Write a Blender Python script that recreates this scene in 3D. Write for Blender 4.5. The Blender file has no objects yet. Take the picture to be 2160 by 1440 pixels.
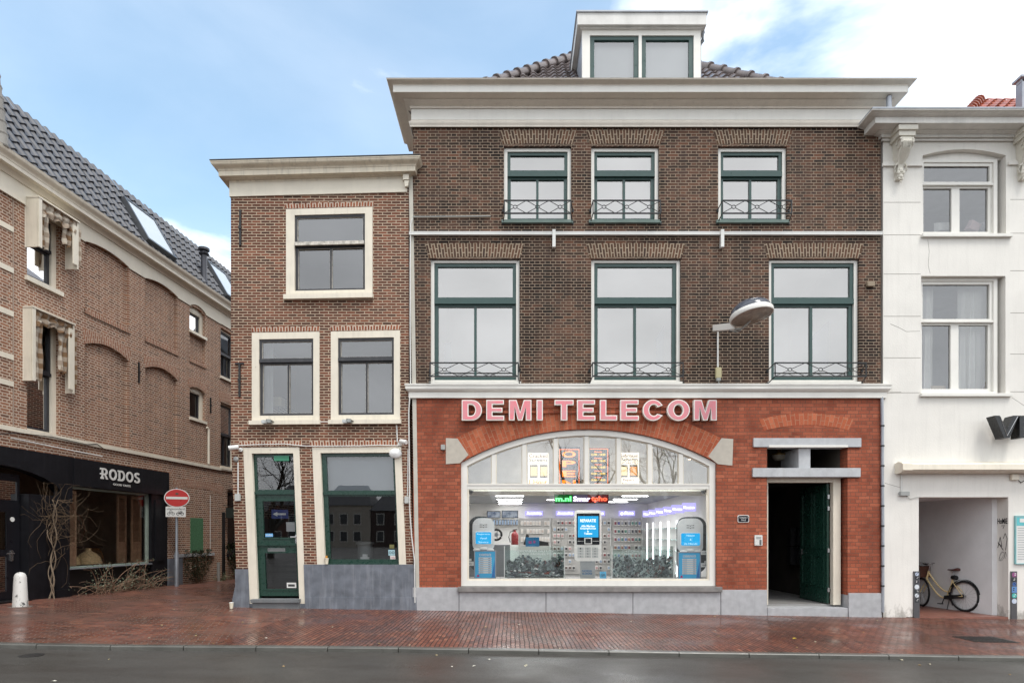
import bpy, bmesh, math, random
from math import sin, cos, pi, radians, sqrt, atan2
from mathutils import Vector, Matrix
from mathutils.geometry import tessellate_polygon
random.seed(7)
S = bpy.context.scene
COL = S.collection
# ---------------------------------------------------------------- camera
cam = bpy.data.cameras.new("camera"); camo = bpy.data.objects.new("camera", cam); COL.objects.link(camo)
camo.location = (0, -13, 1.6); camo.rotation_euler = (radians(90), 0, 0)
cam.sensor_width = 36; cam.lens = 36*1300/2160; cam.shift_y = 410/2160; cam.shift_x = 0
cam.clip_start = .1; cam.clip_end = 2000
S.camera = camo
# ---------------------------------------------------------------- world
W = bpy.data.worlds.new("World"); S.world = W; W.use_nodes = True
def build_world():
    nt = W.node_tree; N = nt.nodes; Lk = nt.links; N.clear()
    def n(t, **k):
        x = N.new(t)
        for a, b in k.items(): setattr(x, a, b)
        return x
    def math_(op, a, b=None, clamp=False):
        m = n('ShaderNodeMath', operation=op, use_clamp=clamp)
        for i, v in enumerate((a, b)):
            if v is None: continue
            if isinstance(v, (int, float)): m.inputs[i].default_value = v
            else: Lk.new(v, m.inputs[i])
        return m.outputs[0]
    def mr(v, a, b, c=0., d=1., smooth=True):
        m = n('ShaderNodeMapRange'); m.interpolation_type = 'SMOOTHSTEP' if smooth else 'LINEAR'
        Lk.new(v, m.inputs[0])
        for i, q in enumerate((a, b, c, d)): m.inputs[i+1].default_value = q
        return m.outputs[0]
    out = n('ShaderNodeOutputWorld'); bg = n('ShaderNodeBackground'); bg.inputs[1].default_value = .12
    sky = n('ShaderNodeTexSky'); sky.sky_type = 'NISHITA'; sky.sun_disc = False
    sky.sun_elevation = radians(60); sky.sun_rotation = radians(146); sky.air_density = 1.1; sky.dust_density = 1.2; sky.ozone_density = 1.6
    tc = n('ShaderNodeTexCoord'); sp = n('ShaderNodeSeparateXYZ'); Lk.new(tc.outputs['Generated'], sp.inputs[0])
    mp = n('ShaderNodeMapping'); Lk.new(tc.outputs['Generated'], mp.inputs[0]); mp.inputs['Scale'].default_value = (1, 1, 2.2); mp.inputs['Location'].default_value = (.37, .1, .42)
    no = n('ShaderNodeTexNoise'); Lk.new(mp.outputs[0], no.inputs['Vector']); no.inputs['Scale'].default_value = 2.3; no.inputs['Detail'].default_value = 7; no.inputs['Roughness'].default_value = .52; no.inputs['Distortion'].default_value = .3
    nz = math_('SUBTRACT', no.outputs[0], .5)
    # cloud cover: closed behind the viewer and to the right, open to the upper left
    a = math_('ADD', sp.outputs[0], math_('MULTIPLY', nz, 2.1))
    a = math_('SUBTRACT', a, math_('MULTIPLY', sp.outputs[2], .42))
    m1 = mr(a, -.26, .16)
    b = math_('ADD', math_('MULTIPLY', sp.outputs[1], -1.), math_('MULTIPLY', nz, .7))
    m2 = mr(b, -.35, .2)
    h = math_('ADD', sp.outputs[2], math_('MULTIPLY', nz, -1.2))
    m3 = mr(h, .47, .30, 0., .95)
    m = math_('MAXIMUM', math_('MAXIMUM', m1, m2), m3)
    # thin veil
    veil = math_('MAXIMUM', m, mr(no.outputs[0], .3, .8, .06, .22))
    veil = math_('MULTIPLY', veil, .97)
    no2 = n('ShaderNodeTexNoise'); Lk.new(mp.outputs[0], no2.inputs['Vector']); no2.inputs['Scale'].default_value = 5.; no2.inputs['Detail'].default_value = 6
    cr = n('ShaderNodeMapRange'); Lk.new(no2.outputs[0], cr.inputs[0]); cr.inputs[1].default_value = .3; cr.inputs[2].default_value = .7; cr.inputs[3].default_value = 7.6; cr.inputs[4].default_value = 9.6
    cc = n('ShaderNodeCombineColor')
    Lk.new(math_('MULTIPLY', cr.outputs[0], .955), cc.inputs[0]); Lk.new(math_('MULTIPLY', cr.outputs[0], .985), cc.inputs[1]); Lk.new(math_('MULTIPLY', cr.outputs[0], 1.03), cc.inputs[2])
    sg = n('ShaderNodeMix', data_type='RGBA', blend_type='MULTIPLY'); sg.inputs[0].default_value = 1; Lk.new(sky.outputs[0], sg.inputs[6]); sg.inputs[7].default_value = (SKYG[0], SKYG[1], SKYG[2], 1)
    mx = n('ShaderNodeMix', data_type='RGBA'); Lk.new(veil, mx.inputs[0]); Lk.new(sg.outputs[2], mx.inputs[6]); Lk.new(cc.outputs[0], mx.inputs[7])
    Lk.new(mx.outputs[2], bg.inputs[0]); Lk.new(bg.outputs[0], out.inputs[0])
SKYG = (1.5, 1.6, 1.4)
build_world()
sl = bpy.data.lights.new("sun", 'SUN'); so = bpy.data.objects.new("sun", sl); COL.objects.link(so)
sl.energy = 1.35; sl.angle = radians(20); sl.color = (1, .96, .9)
so.rotation_euler = Vector((.42, -.62, 1.4)).to_track_quat('Z', 'Y').to_euler()
S.view_settings.view_transform = 'Standard'; S.view_settings.look = 'None'; S.view_settings.gamma = 1
S.view_settings.exposure = .79
S.render.engine = 'CYCLES'
try:
    S.cycles.max_bounces = 8; S.cycles.transparent_max_bounces = 12; S.cycles.glossy_bounces = 4
except Exception: pass
# ---------------------------------------------------------------- mapping of the photograph onto real planes
def fx(px): return (px-1080)/100
def fz(py): return (1290-py)/100
def P(px, py, Y=0.):
    d = (13+Y)/1300
    return ((px-1080)*d, 1.6+(1130-py)*d)
def PX(px, Y=0.): return P(px, 0, Y)[0]
def PZ(py, Y=0.): return P(0, py, Y)[1]
def Lx(px): return (15000/(1200-px)-12.5)*1.00425
def Lz(px, py): return 1.6+(1130-py)*(15000/(1200-px))/1300
LU = Vector((.0923, 1, 0)).normalized()
LM = Matrix.Translation((-10.38, -.5, 0)) @ Matrix(((LU.x, -LU.y, 0, 0), (LU.y, LU.x, 0, 0), (0, 0, 1, 0), (0, 0, 0, 1)))
def ground(x, y):
    if x < -5.8:
        return .1+min((-5.8-x)*.03, .2)-.009*max(0, min(y, 12))*min(1, (-5.8-x)/3)
    return .1-.0153*(min(x, 14)+5.8)
# ---------------------------------------------------------------- mesh builder
def ident(v): return v
def leftf(v): return LM @ v
class MB:
    def __init__(s, F=ident):
        s.bm = bmesh.new(); s.F = F; s.uv = s.bm.loops.layers.uv.new('UVMap'); s.mi = 0
    def v(s, x, y, z): return s.bm.verts.new(s.F(Vector((x, y, z))))
    def face(s, vs, uvs=None):
        try: f = s.bm.faces.new(vs)
        except ValueError: return None
        f.material_index = s.mi
        if uvs:
            for l, u in zip(f.loops, uvs): l[s.uv].uv = u
        return f
    def quad(s, *pts, uvs=None): return s.face([s.v(*p) for p in pts], uvs)
    def box(s, x0, y0, z0, x1, y1, z1):
        if x0 > x1: x0, x1 = x1, x0
        if y0 > y1: y0, y1 = y1, y0
        if z0 > z1: z0, z1 = z1, z0
        a = [s.v(x, y, z) for z in (z0, z1) for y in (y0, y1) for x in (x0, x1)]
        for q in ((0, 2, 3, 1), (4, 5, 7, 6), (0, 1, 5, 4), (2, 6, 7, 3), (0, 4, 6, 2), (1, 3, 7, 5)): s.face([a[i] for i in q])
        return s
    def obox(s, c, dx, dy, dz):   # oriented box: centre and three half vectors
        c = Vector(c); dx = Vector(dx); dy = Vector(dy); dz = Vector(dz)
        a = [s.v(*(c+dx*i+dy*j+dz*k)) for k in (-1, 1) for j in (-1, 1) for i in (-1, 1)]
        for q in ((0, 2, 3, 1), (4, 5, 7, 6), (0, 1, 5, 4), (2, 6, 7, 3), (0, 4, 6, 2), (1, 3, 7, 5)): s.face([a[i] for i in q])
        return s
    def prism(s, outer, y0, y1, holes=(), back=True):
        loops = [list(outer)]+[list(h) for h in holes]
        flat = [p for l in loops for p in l]
        tris = tessellate_polygon([[Vector((p[0], p[1], 0)) for p in l] for l in loops])
        fr = [s.v(p[0], y0, p[1]) for p in flat]; bk = [s.v(p[0], y1, p[1]) for p in flat]
        for t in tris:
            s.face([fr[i] for i in t])
            if back: s.face([bk[i] for i in reversed(t)])
        k = 0
        for l in loops:
            n = len(l)
            for i in range(n):
                j = (i+1) % n
                s.face([fr[k+i], fr[k+j], bk[k+j], bk[k+i]])
            k += n
        return s
    def prism_top(s, outer, z0, z1):   # polygon in x,y extruded in z
        n = len(outer)
        a = [s.v(p[0], p[1], z0) for p in outer]; b = [s.v(p[0], p[1], z1) for p in outer]
        s.face(list(reversed(a))); s.face(b)
        for i in range(n): s.face([a[i], a[(i+1) % n], b[(i+1) % n], b[i]])
        return s
    def tube(s, pts, r, n=8, closed=False):
        pts = [Vector(p) for p in pts]; rings = []
        rr = r if isinstance(r, (list, tuple)) else [r]*len(pts)
        m = len(pts)
        for i, p in enumerate(pts):
            if closed: t = pts[(i+1) % m]-pts[i-1]
            else: t = pts[min(i+1, m-1)]-pts[max(i-1, 0)]
            if t.length < 1e-9: t = Vector((0, 0, 1))
            t.normalize()
            up = Vector((0, 0, 1)) if abs(t.z) < .9 else Vector((1, 0, 0))
            a = t.cross(up).normalized(); b = t.cross(a)
            rings.append([s.v(*(p+(a*cos(2*pi*k/n)+b*sin(2*pi*k/n))*rr[i])) for k in range(n)])
        for i in range(m if closed else m-1):
            A = rings[i]; B = rings[(i+1) % m]
            for k in range(n): s.face([A[k], A[(k+1) % n], B[(k+1) % n], B[k]])
        if not closed:
            s.face(list(reversed(rings[0]))); s.face(rings[-1])
        return s
    def lathe(s, prof, c, n=24, M=None):  # prof: (r, h) about local z at c, optional 3x3
        c = Vector(c); rings = []
        for r, h in prof:
            ring = []
            for k in range(n):
                v = Vector((r*cos(2*pi*k/n), r*sin(2*pi*k/n), h))
                if M is not None: v = M @ v
                ring.append(s.v(*(c+v)))
            rings.append(ring)
        for A, B in zip(rings, rings[1:]):
            for k in range(n): s.face([A[k], A[(k+1) % n], B[(k+1) % n], B[k]])
        if prof[0][0] > 1e-4: s.face(list(reversed(rings[0])))
        if prof[-1][0] > 1e-4: s.face(rings[-1])
        return s
    def frame(s, x0, z0, x1, z1, y0, y1, l, r=None, b=None, t=None):
        r = l if r is None else r; b = l if b is None else b; t = l if t is None else t
        s.prism([(x0, z0), (x1, z0), (x1, z1), (x0, z1)], y0, y1, [[(x0+l, z0+b), (x0+l, z1-t), (x1-r, z1-t), (x1-r, z0+b)]])
        return s
    def text(s, txt, x0, z0, x1, z1, y, ext=.004, off=0., align='fit', italic=0.):
        cu = bpy.data.curves.new('t', 'FONT'); cu.body = txt; cu.size = 1; cu.extrude = 0.01; cu.offset = off; cu.resolution_u = 3; cu.shear = italic
        cu.align_x = 'CENTER'
        o = bpy.data.objects.new('t', cu); COL.objects.link(o)
        dg = bpy.context.evaluated_depsgraph_get(); dg.update()
        me = bpy.data.meshes.new_from_object(o.evaluated_get(dg))
        bpy.data.objects.remove(o); bpy.data.curves.remove(cu)
        vs = me.vertices
        if not len(vs): return s
        ax = min(v.co.x for v in vs); bx = max(v.co.x for v in vs); ay = min(v.co.y for v in vs); by = max(v.co.y for v in vs)
        sx = (x1-x0)/max(bx-ax, 1e-6); sz = (z1-z0)/max(by-ay, 1e-6)
        nv = [s.v(x0+(v.co.x-ax)*sx, y-(v.co.z+.01)*ext/.02, z0+(v.co.y-ay)*sz) for v in vs]
        for p in me.polygons: s.face([nv[i] for i in p.vertices])
        bpy.data.meshes.remove(me)
        return s
    def mesh(s, name, mats, Minv=None, smooth=False, recalc=True):
        if recalc: bmesh.ops.recalc_face_normals(s.bm, faces=s.bm.faces)
        if Minv is not None: s.bm.transform(Minv)
        me = bpy.data.meshes.new(name); s.bm.to_mesh(me); s.bm.free()
        for m in (mats if isinstance(mats, (list, tuple)) else [mats]): me.materials.append(m)
        if smooth:
            me.polygons.foreach_set('use_smooth', [True]*len(me.polygons))
            try: me.set_sharp_from_angle(angle=radians(38))
            except Exception: pass
        return me
def dobevel(mb, w):
    bmesh.ops.remove_doubles(mb.bm, verts=mb.bm.verts, dist=1e-5); bmesh.ops.dissolve_limit(mb.bm, angle_limit=.02, verts=mb.bm.verts, edges=mb.bm.edges)
    bmesh.ops.bevel(mb.bm, geom=list(mb.bm.edges), offset=w, segments=2, affect='EDGES', clamp_overlap=True)
ROOTM = {}
def rootmat(o):
    while o.parent: o = o.parent
    return ROOTM[o]
def part(name, mb, mat, parent, smooth=False, label=None, bevel=0., stuff=False):
    if bevel: dobevel(mb, bevel)
    me = mb.mesh(name, mat, rootmat(parent).inverted(), smooth)
    o = bpy.data.objects.new(name, me); COL.objects.link(o); o.parent = parent
    if label: o['label'] = label
    if stuff: o['kind'] = 'stuff'
    return o
def thing(name, label, cat, loc, rotz=0., group=None, M=None):
    o = bpy.data.objects.new(name, None); COL.objects.link(o); o.empty_display_size = .2
    if M is None: M = Matrix.Translation(loc) @ Matrix.Rotation(rotz, 4, 'Z')
    o.matrix_world = M; o.location = M.to_translation(); o.rotation_euler = M.to_euler()
    ROOTM[o] = M
    o['label'] = label; o['category'] = cat
    if group: o['group'] = group
    return o
def single(name, mb, mat, label, cat, group=None, smooth=False, kind=None, bevel=0.):
    if bevel: dobevel(mb, bevel)
    vs = [v.co for v in mb.bm.verts]
    lo = Vector((min(v.x for v in vs), min(v.y for v in vs), min(v.z for v in vs))); hi = Vector((max(v.x for v in vs), max(v.y for v in vs), 0))
    c = Vector(((lo.x+hi.x)/2, (lo.y+hi.y)/2, lo.z)); M = Matrix.Translation(c)
    me = mb.mesh(name, mat, M.inverted(), smooth)
    o = bpy.data.objects.new(name, me); COL.objects.link(o); o.location = c; ROOTM[o] = M
    if label: o['label'] = label
    if cat: o['category'] = cat
    if group: o['group'] = group
    if kind: o['kind'] = kind
    return o
def struct(name, mb, mat, smooth=False):
    me = mb.mesh(name, mat, None, smooth); o = bpy.data.objects.new(name, me); COL.objects.link(o); o['kind'] = 'structure'
    ROOTM[o] = Matrix.Identity(4)
    return o
def copy_tree(o, parent=None):
    c = o.copy(); COL.objects.link(c); c.parent = parent
    for ch in [q for q in list(o.children)]: copy_tree(ch, c)
    if parent is None: ROOTM[c] = ROOTM.get(o, Matrix.Identity(4))
    return c
# ---------------------------------------------------------------- materials
def lin(c):
    if isinstance(c, str):
        c = [int(c[i:i+2], 16)/255 for i in (0, 2, 4)]
        return tuple((x/12.92 if x <= .04045 else ((x+.055)/1.055)**2.4) for x in c)+(1,)
    return (c[0], c[1], c[2], 1)
class NT:
    def __init__(s, name):
        s.m = bpy.data.materials.new(name); s.m.use_nodes = True; s.t = s.m.node_tree; s.N = s.t.nodes; s.N.clear()
        s.out = s.N.new('ShaderNodeOutputMaterial')
    def n(s, t, ins=None, **k):
        x = s.N.new(t)
        for a, b in k.items(): setattr(x, a, b)
        for a, b in (ins or {}).items(): s.set(x.inputs[a], b)
        return x
    def set(s, i, v):
        if hasattr(v, 'links') or isinstance(v, bpy.types.NodeSocket): s.t.links.new(v, i)
        else: i.default_value = v
    def math(s, op, a, b=0., clamp=False):
        m = s.n('ShaderNodeMath', operation=op, use_clamp=clamp); s.set(m.inputs[0], a); s.set(m.inputs[1], b); return m.outputs[0]
    def mix(s, f, a, b, bt='MIX'):
        m = s.n('ShaderNodeMix', data_type='RGBA', blend_type=bt); s.set(m.inputs[0], f); s.set(m.inputs[6], a); s.set(m.inputs[7], b); return m.outputs[2]
    def noise(s, vec, sc, det=4, ro=.5, dist=0.):
        x = s.n('ShaderNodeTexNoise', {'Scale': sc, 'Detail': det, 'Roughness': ro, 'Distortion': dist}); s.set(x.inputs['Vector'], vec); return x.outputs[0]
    def mr(s, v, a, b, c, d):
        m = s.n('ShaderNodeMapRange'); s.set(m.inputs[0], v)
        for i, q in enumerate((a, b, c, d)): m.inputs[i+1].default_value = q
        return m.outputs[0]
    def obj(s): return s.n('ShaderNodeTexCoord').outputs['Object']
    def ramp(s, v, stops):
        r = s.n('ShaderNodeValToRGB'); s.set(r.inputs[0], v); e = r.color_ramp.elements
        while len(e) < len(stops): e.new(.5)
        for q, (p, c) in zip(e, stops): q.position = p; q.color = lin(c)
        return r.outputs[0]
    def scale(s, vec, v3, rot=(0, 0, 0), loc=(0, 0, 0)):
        m = s.n('ShaderNodeMapping', {'Scale': v3, 'Rotation': rot, 'Location': loc}); s.set(m.inputs[0], vec); return m.outputs[0]
    def pbr(s, col, rough, bump=None, bstr=.3, bdist=.01, metal=0., spec=.5, **k):
        p = s.n('ShaderNodeBsdfPrincipled'); s.set(p.inputs['Base Color'], col); s.set(p.inputs['Roughness'], rough); p.inputs['Metallic'].default_value = metal
        p.inputs['Specular IOR Level'].default_value = spec
        for a, b in k.items(): s.set(p.inputs[a.replace('_', ' ')], b)
        if bump is not None:
            b = s.n('ShaderNodeBump', {'Strength': bstr, 'Distance': bdist, 'Height': bump}); s.t.links.new(b.outputs[0], p.inputs['Normal'])
        s.t.links.new(p.outputs[0], s.out.inputs[0]); return s.m
CACHE = {}
def pm(name, col, rough=.5, metal=0., var=.12, vs=3., bump=.0, bs=60., spec=.5, streak=0., sc=(.3, .28, .25), chips=0., splash=0.):
    if name in CACHE: return CACHE[name]
    t = NT(name); o = t.obj(); c = lin(col)
    n1 = t.noise(o, vs, 5, .6)
    f = t.mr(n1, .3, .7, 1-var, 1+var)
    cc = t.mix(1., c, t.n('ShaderNodeCombineColor', {0: f, 1: f, 2: f}).outputs[0], 'MULTIPLY')
    if streak:   # rain dirt running down
        sn = t.noise(t.scale(o, (9, 9, .7)), 1.3, 5, .65); sf = t.mr(sn, .5, .78, 0, streak)
        cc = t.mix(sf, cc, lin(sc))
    if chips:
        cn = t.noise(o, 16, 6, .75, .5); big_ = t.mr(t.noise(o, 1.3, 3), .4, .65, -.05, .05)
        cc = t.mix(t.mr(t.math('ADD', cn, big_), .69, .71, 0, chips), cc, (.16, .12, .085, 1))
    if splash:
        sz = t.n('ShaderNodeSeparateXYZ'); t.set(sz.inputs[0], o); sn2 = t.noise(t.scale(o, (1, 1, .6)), 5, 6, .75)
        sf2 = t.math('ADD', t.mr(sz.outputs[2], 0, .55, .28, -.12), sn2); cc = t.mix(t.mr(sf2, .62, .8, 0, splash), cc, (.2, .185, .16, 1))
    ns = t.noise(o, bs, 4, .6)
    r = t.mr(t.noise(o, vs*4, 3), .3, .7, max(.02, rough-.08), min(1, rough+.08))
    CACHE[name] = t.pbr(cc, r, ns if bump else None, bump, .01, metal, spec)
    return CACHE[name]
def brick(name, ramp, mortar, bw=.22, bh=.061, ms=.011, uv=False, swap=False, patch=None, pamt=.6, pscale=.5, pr=(.5, .7), rough=.85, sq=.5, smear=.0, grime=0.):
    if name in CACHE: return CACHE[name]
    t = NT(name)
    if uv:
        vec = t.n('ShaderNodeTexCoord').outputs['UV']; o = t.obj()
    else:
        o = t.obj(); sp = t.n('ShaderNodeSeparateXYZ'); t.set(sp.inputs[0], o)
        h = t.math('ADD', sp.outputs[0], sp.outputs[1])
        cb = t.n('ShaderNodeCombineXYZ'); t.set(cb.inputs[0], sp.outputs[2] if swap else h); t.set(cb.inputs[1], h if swap else sp.outputs[2]); vec = cb.outputs[0]
    wob = t.n('ShaderNodeTexNoise', {'Scale': 7., 'Detail': 2.}); t.set(wob.inputs['Vector'], o)
    wv = t.n('ShaderNodeVectorMath', operation='SCALE'); t.set(wv.inputs[0], wob.outputs[1]); wv.inputs['Scale'].default_value = .011
    av = t.n('ShaderNodeVectorMath', operation='ADD'); t.set(av.inputs[0], vec); t.set(av.inputs[1], wv.outputs[0]); vec = av.outputs[0]
    b = t.n('ShaderNodeTexBrick', {'Scale': 1., 'Mortar Size': ms, 'Mortar Smooth': .25, 'Brick Width': bw, 'Row Height': bh, 'Color1': (0, 0, 0, 1), 'Color2': (1, 1, 1, 1), 'Mortar': (.5, .5, .5, 1)})
    b.offset = .5; b.squash = sq; b.squash_frequency = 2 if sq != 1 else 1; t.set(b.inputs['Vector'], vec)
    n = len(ramp); col = t.ramp(b.outputs[0], [(i/max(1, n-1), c) for i, c in enumerate(ramp)])
    fine = t.noise(o, 55, 4, .65)
    f = t.mr(fine, .3, .7, .78, 1.22); col = t.mix(1., col, t.n('ShaderNodeCombineColor', {0: f, 1: f, 2: f}).outputs[0], 'MULTIPLY')
    if patch:
        pn = t.noise(t.scale(o, (1, 1, .8)), pscale, 6, .62, .6); pf = t.mr(pn, pr[0], pr[1], 0, pamt); col = t.mix(pf, col, lin(patch), 'MIX' if pamt < 0 else 'MULTIPLY')
    mn = t.noise(o, 3., 5, .7); mo = t.mix(t.mr(mn, .35, .65, 0, .55), lin(mortar), tuple(x*.55 for x in lin(mortar)[:3])+(1,))
    fac = b.outputs['Fac']
    col = t.mix(fac, col, mo)
    if smear:
        sm = t.noise(t.scale(o, (1, 1, .5)), 1.9, 6, .75); col = t.mix(t.mr(sm, .62, .75, 0, smear), col, lin(mortar))
    if grime:
        gn = t.noise(t.scale(o, (1.6, 1.6, .35)), 1.1, 6, .7); col = t.mix(t.mr(gn, .5, .72, 0, grime), col, (.03, .028, .026, 1))
    hgt = t.math('ADD', t.math('MULTIPLY', t.math('SUBTRACT', 1., fac), 1.), t.math('MULTIPLY', fine, .35))
    CACHE[name] = t.pbr(col, rough, hgt, .5, .008, 0, .3)
    return CACHE[name]
def glass(name, refl=.5, tint=(.9, .93, .93), rough=.01, col=(1, 1, 1)):
    if name in CACHE: return CACHE[name]
    t = NT(name); tr = t.n('ShaderNodeBsdfTransparent', {0: lin(tint)}); o = t.obj()
    wn = t.noise(o, 1.7, 2, .4)
    bp = t.n('ShaderNodeBump', {'Strength': .012, 'Distance': .02, 'Height': wn})
    gl = t.n('ShaderNodeBsdfGlossy', {0: lin(col), 1: rough}); t.t.links.new(bp.outputs[0], gl.inputs['Normal'])
    fr = t.n('ShaderNodeFresnel', {0: 1.5}); f = t.math('ADD', t.math('MULTIPLY', fr.outputs[0], .8), refl-.03, True)
    m = t.n('ShaderNodeMixShader'); t.set(m.inputs[0], f); t.t.links.new(tr.outputs[0], m.inputs[1]); t.t.links.new(gl.outputs[0], m.inputs[2])
    t.t.links.new(m.outputs[0], t.out.inputs[0]); CACHE[name] = t.m; return t.m
def emit(name, col, st):
    if name in CACHE: return CACHE[name]
    t = NT(name); e = t.n('ShaderNodeEmission', {0: lin(col), 1: st}); t.t.links.new(e.outputs[0], t.out.inputs[0]); CACHE[name] = t.m; return t.m
M = {}
M['brown'] = brick('brown_brick', ['2a201b', '4d372c', '5c4032', '40302a', '684635', '34281f', '523a2e'], '9b8a78', ms=.0066, patch='574c46', pamt=.85, pscale=.6, pr=(.47, .6), smear=.1, grime=.4)
M['brown_arch'] = brick('brown_brick_arch', ['3d2e28', '57402f', '4b382e', '634636', '352a25'], 'a3937f', bw=.2, bh=.062, uv=True, sq=1)
M['house'] = brick('old_house_brick', ['563527', '744534', '4b3228', '6b3f2f', '804f3b', '412b23', '6d4333'], 'bba892', bw=.19, bh=.058, ms=.0095, patch='7f6d60', pamt=.75, pscale=.7, smear=.16, sq=1, grime=.2)
M['house_arch'] = brick('old_house_brick_arch', ['8a5138', '74432f', '9a5c40', '633c2d'], 'cdbba9', bw=.2, bh=.06, ms=.013, uv=True, sq=1)
M['red'] = brick('red_brick', ['8f4a33', '9e553c', '964e37', 'a85f45', '874530', '9b563f'], '6f4d3e', bw=.235, bh=.075, ms=.006, patch='b09a92', pamt=.7, pscale=.9, pr=(.5, .7), rough=.8, smear=.16, grime=.22)
M['red_arch'] = brick('red_brick_arch', ['aa5c3e', '9c4f36', 'b86a4b', '8f4730'], 'b08469', bw=.22, bh=.09, ms=.006, uv=True, sq=1)
M['side'] = brick('restaurant_brick', ['6b4a3a', '8c6149', '7c5340', '986a50', '5d4336'], 'c0ad9b', bw=.21, bh=.062, ms=.012, patch='8d8079', pamt=.5, pscale=.6, smear=.1)
M['side_arch'] = brick('restaurant_brick_arch', ['96654c', '805440', 'a0705a'], 'c0ad9b', bw=.2, bh=.06, ms=.011, uv=True, sq=1)
M['cream'] = pm('cream_paint', 'dbd3c2', .45, streak=.32, sc=(.35, .33, .28), var=.06, bump=.08, bs=25, chips=.8)
M['cream2'] = pm('cream_render', 'd9d2c2', .7, var=.05, bump=.15, bs=30, streak=.15, sc=(.45, .42, .36))
M['white'] = pm('white_paint', 'dcdad3', .4, var=.04, streak=.12, sc=(.45, .43, .4))
M['render'] = pm('white_render', 'dcd9d2', .8, var=.06, vs=1.2, bump=.35, bs=30, streak=.26, sc=(.5, .48, .44), splash=.7)
M['soffit'] = pm('weathered_paint', 'dad2c5', .6, var=.06, streak=.18)
M['green'] = pm('green_paint', '2d4844', .35, var=.06)
M['dgreen'] = pm('dark_green_paint', '1b3a30', .3, var=.04)
M['dark'] = pm('dark_sash_paint', '2c2c30', .4, var=.15, streak=.1, sc=(.4, .4, .38))
M['iron'] = pm('black_iron', '141516', .4, var=.15)
M['zinc'] = pm('zinc', '9a9fa6', .45, .3, var=.12)
M['pvc'] = pm('white_plastic', 'd4d4d0', .4, var=.05)
M['grey_plastic'] = pm('grey_plastic', '9d9f9c', .5, var=.08)
M['stone'] = pm('grey_granite', 'a5a6a8', .6, var=.14, vs=7, bump=.2, bs=90, streak=.2, sc=(.2, .2, .2))
M['impost'] = pm('beige_stone', 'b3aca0', .75, var=.08, vs=9, bump=.2)
M['bluestone'] = pm('blue_grey_render', '62676f', .6, var=.3, vs=4.5, bump=.25, bs=25, streak=.3, sc=(.42, .43, .46), chips=.0)
M['blackpaint'] = pm('black_shopfront', '131317', .5, var=.2, streak=.15, sc=(.05, .05, .06), spec=.3)
M['room'] = pm('room_plaster', 'e2e0dc', .8, var=.02)
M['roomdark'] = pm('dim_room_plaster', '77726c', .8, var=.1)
M['black'] = pm('black_matt', '0c0c0e', .6, var=.2)
M['curtain'] = pm('curtain_cloth', 'dfddd6', .9, var=.05)
M['wood'] = pm('pale_wood', '8a6f55', .6, var=.2, vs=8)
M['g_up'] = glass('window_glass_clear', .36, col=(1, .975, .94))
M['g_house'] = glass('window_glass_old', .17, (.68, .71, .73))
M['g_dark'] = glass('window_glass_dim', .11, (.8, .82, .84))
M['g_shop'] = glass('window_glass_shop', .07, (.97, .98, .98))
M['g_fan'] = glass('window_glass_fanlight', .13, (.95, .96, .96))
M['acrylic'] = glass('acrylic', .07, (.93, .98, .97))
M['roof'] = pm('dark_roof_tile', '434449', .42, var=.4, vs=2.6, bump=.1)
M['roof_brown'] = pm('brown_roof_tile', '6b6260', .22, var=.25, vs=5)
M['g_white'] = glass('window_glass_white_house', .17, (.9, .92, .93))
M['roof_red'] = pm('red_roof_tile', '99543f', .35, var=.3, vs=5)
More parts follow.
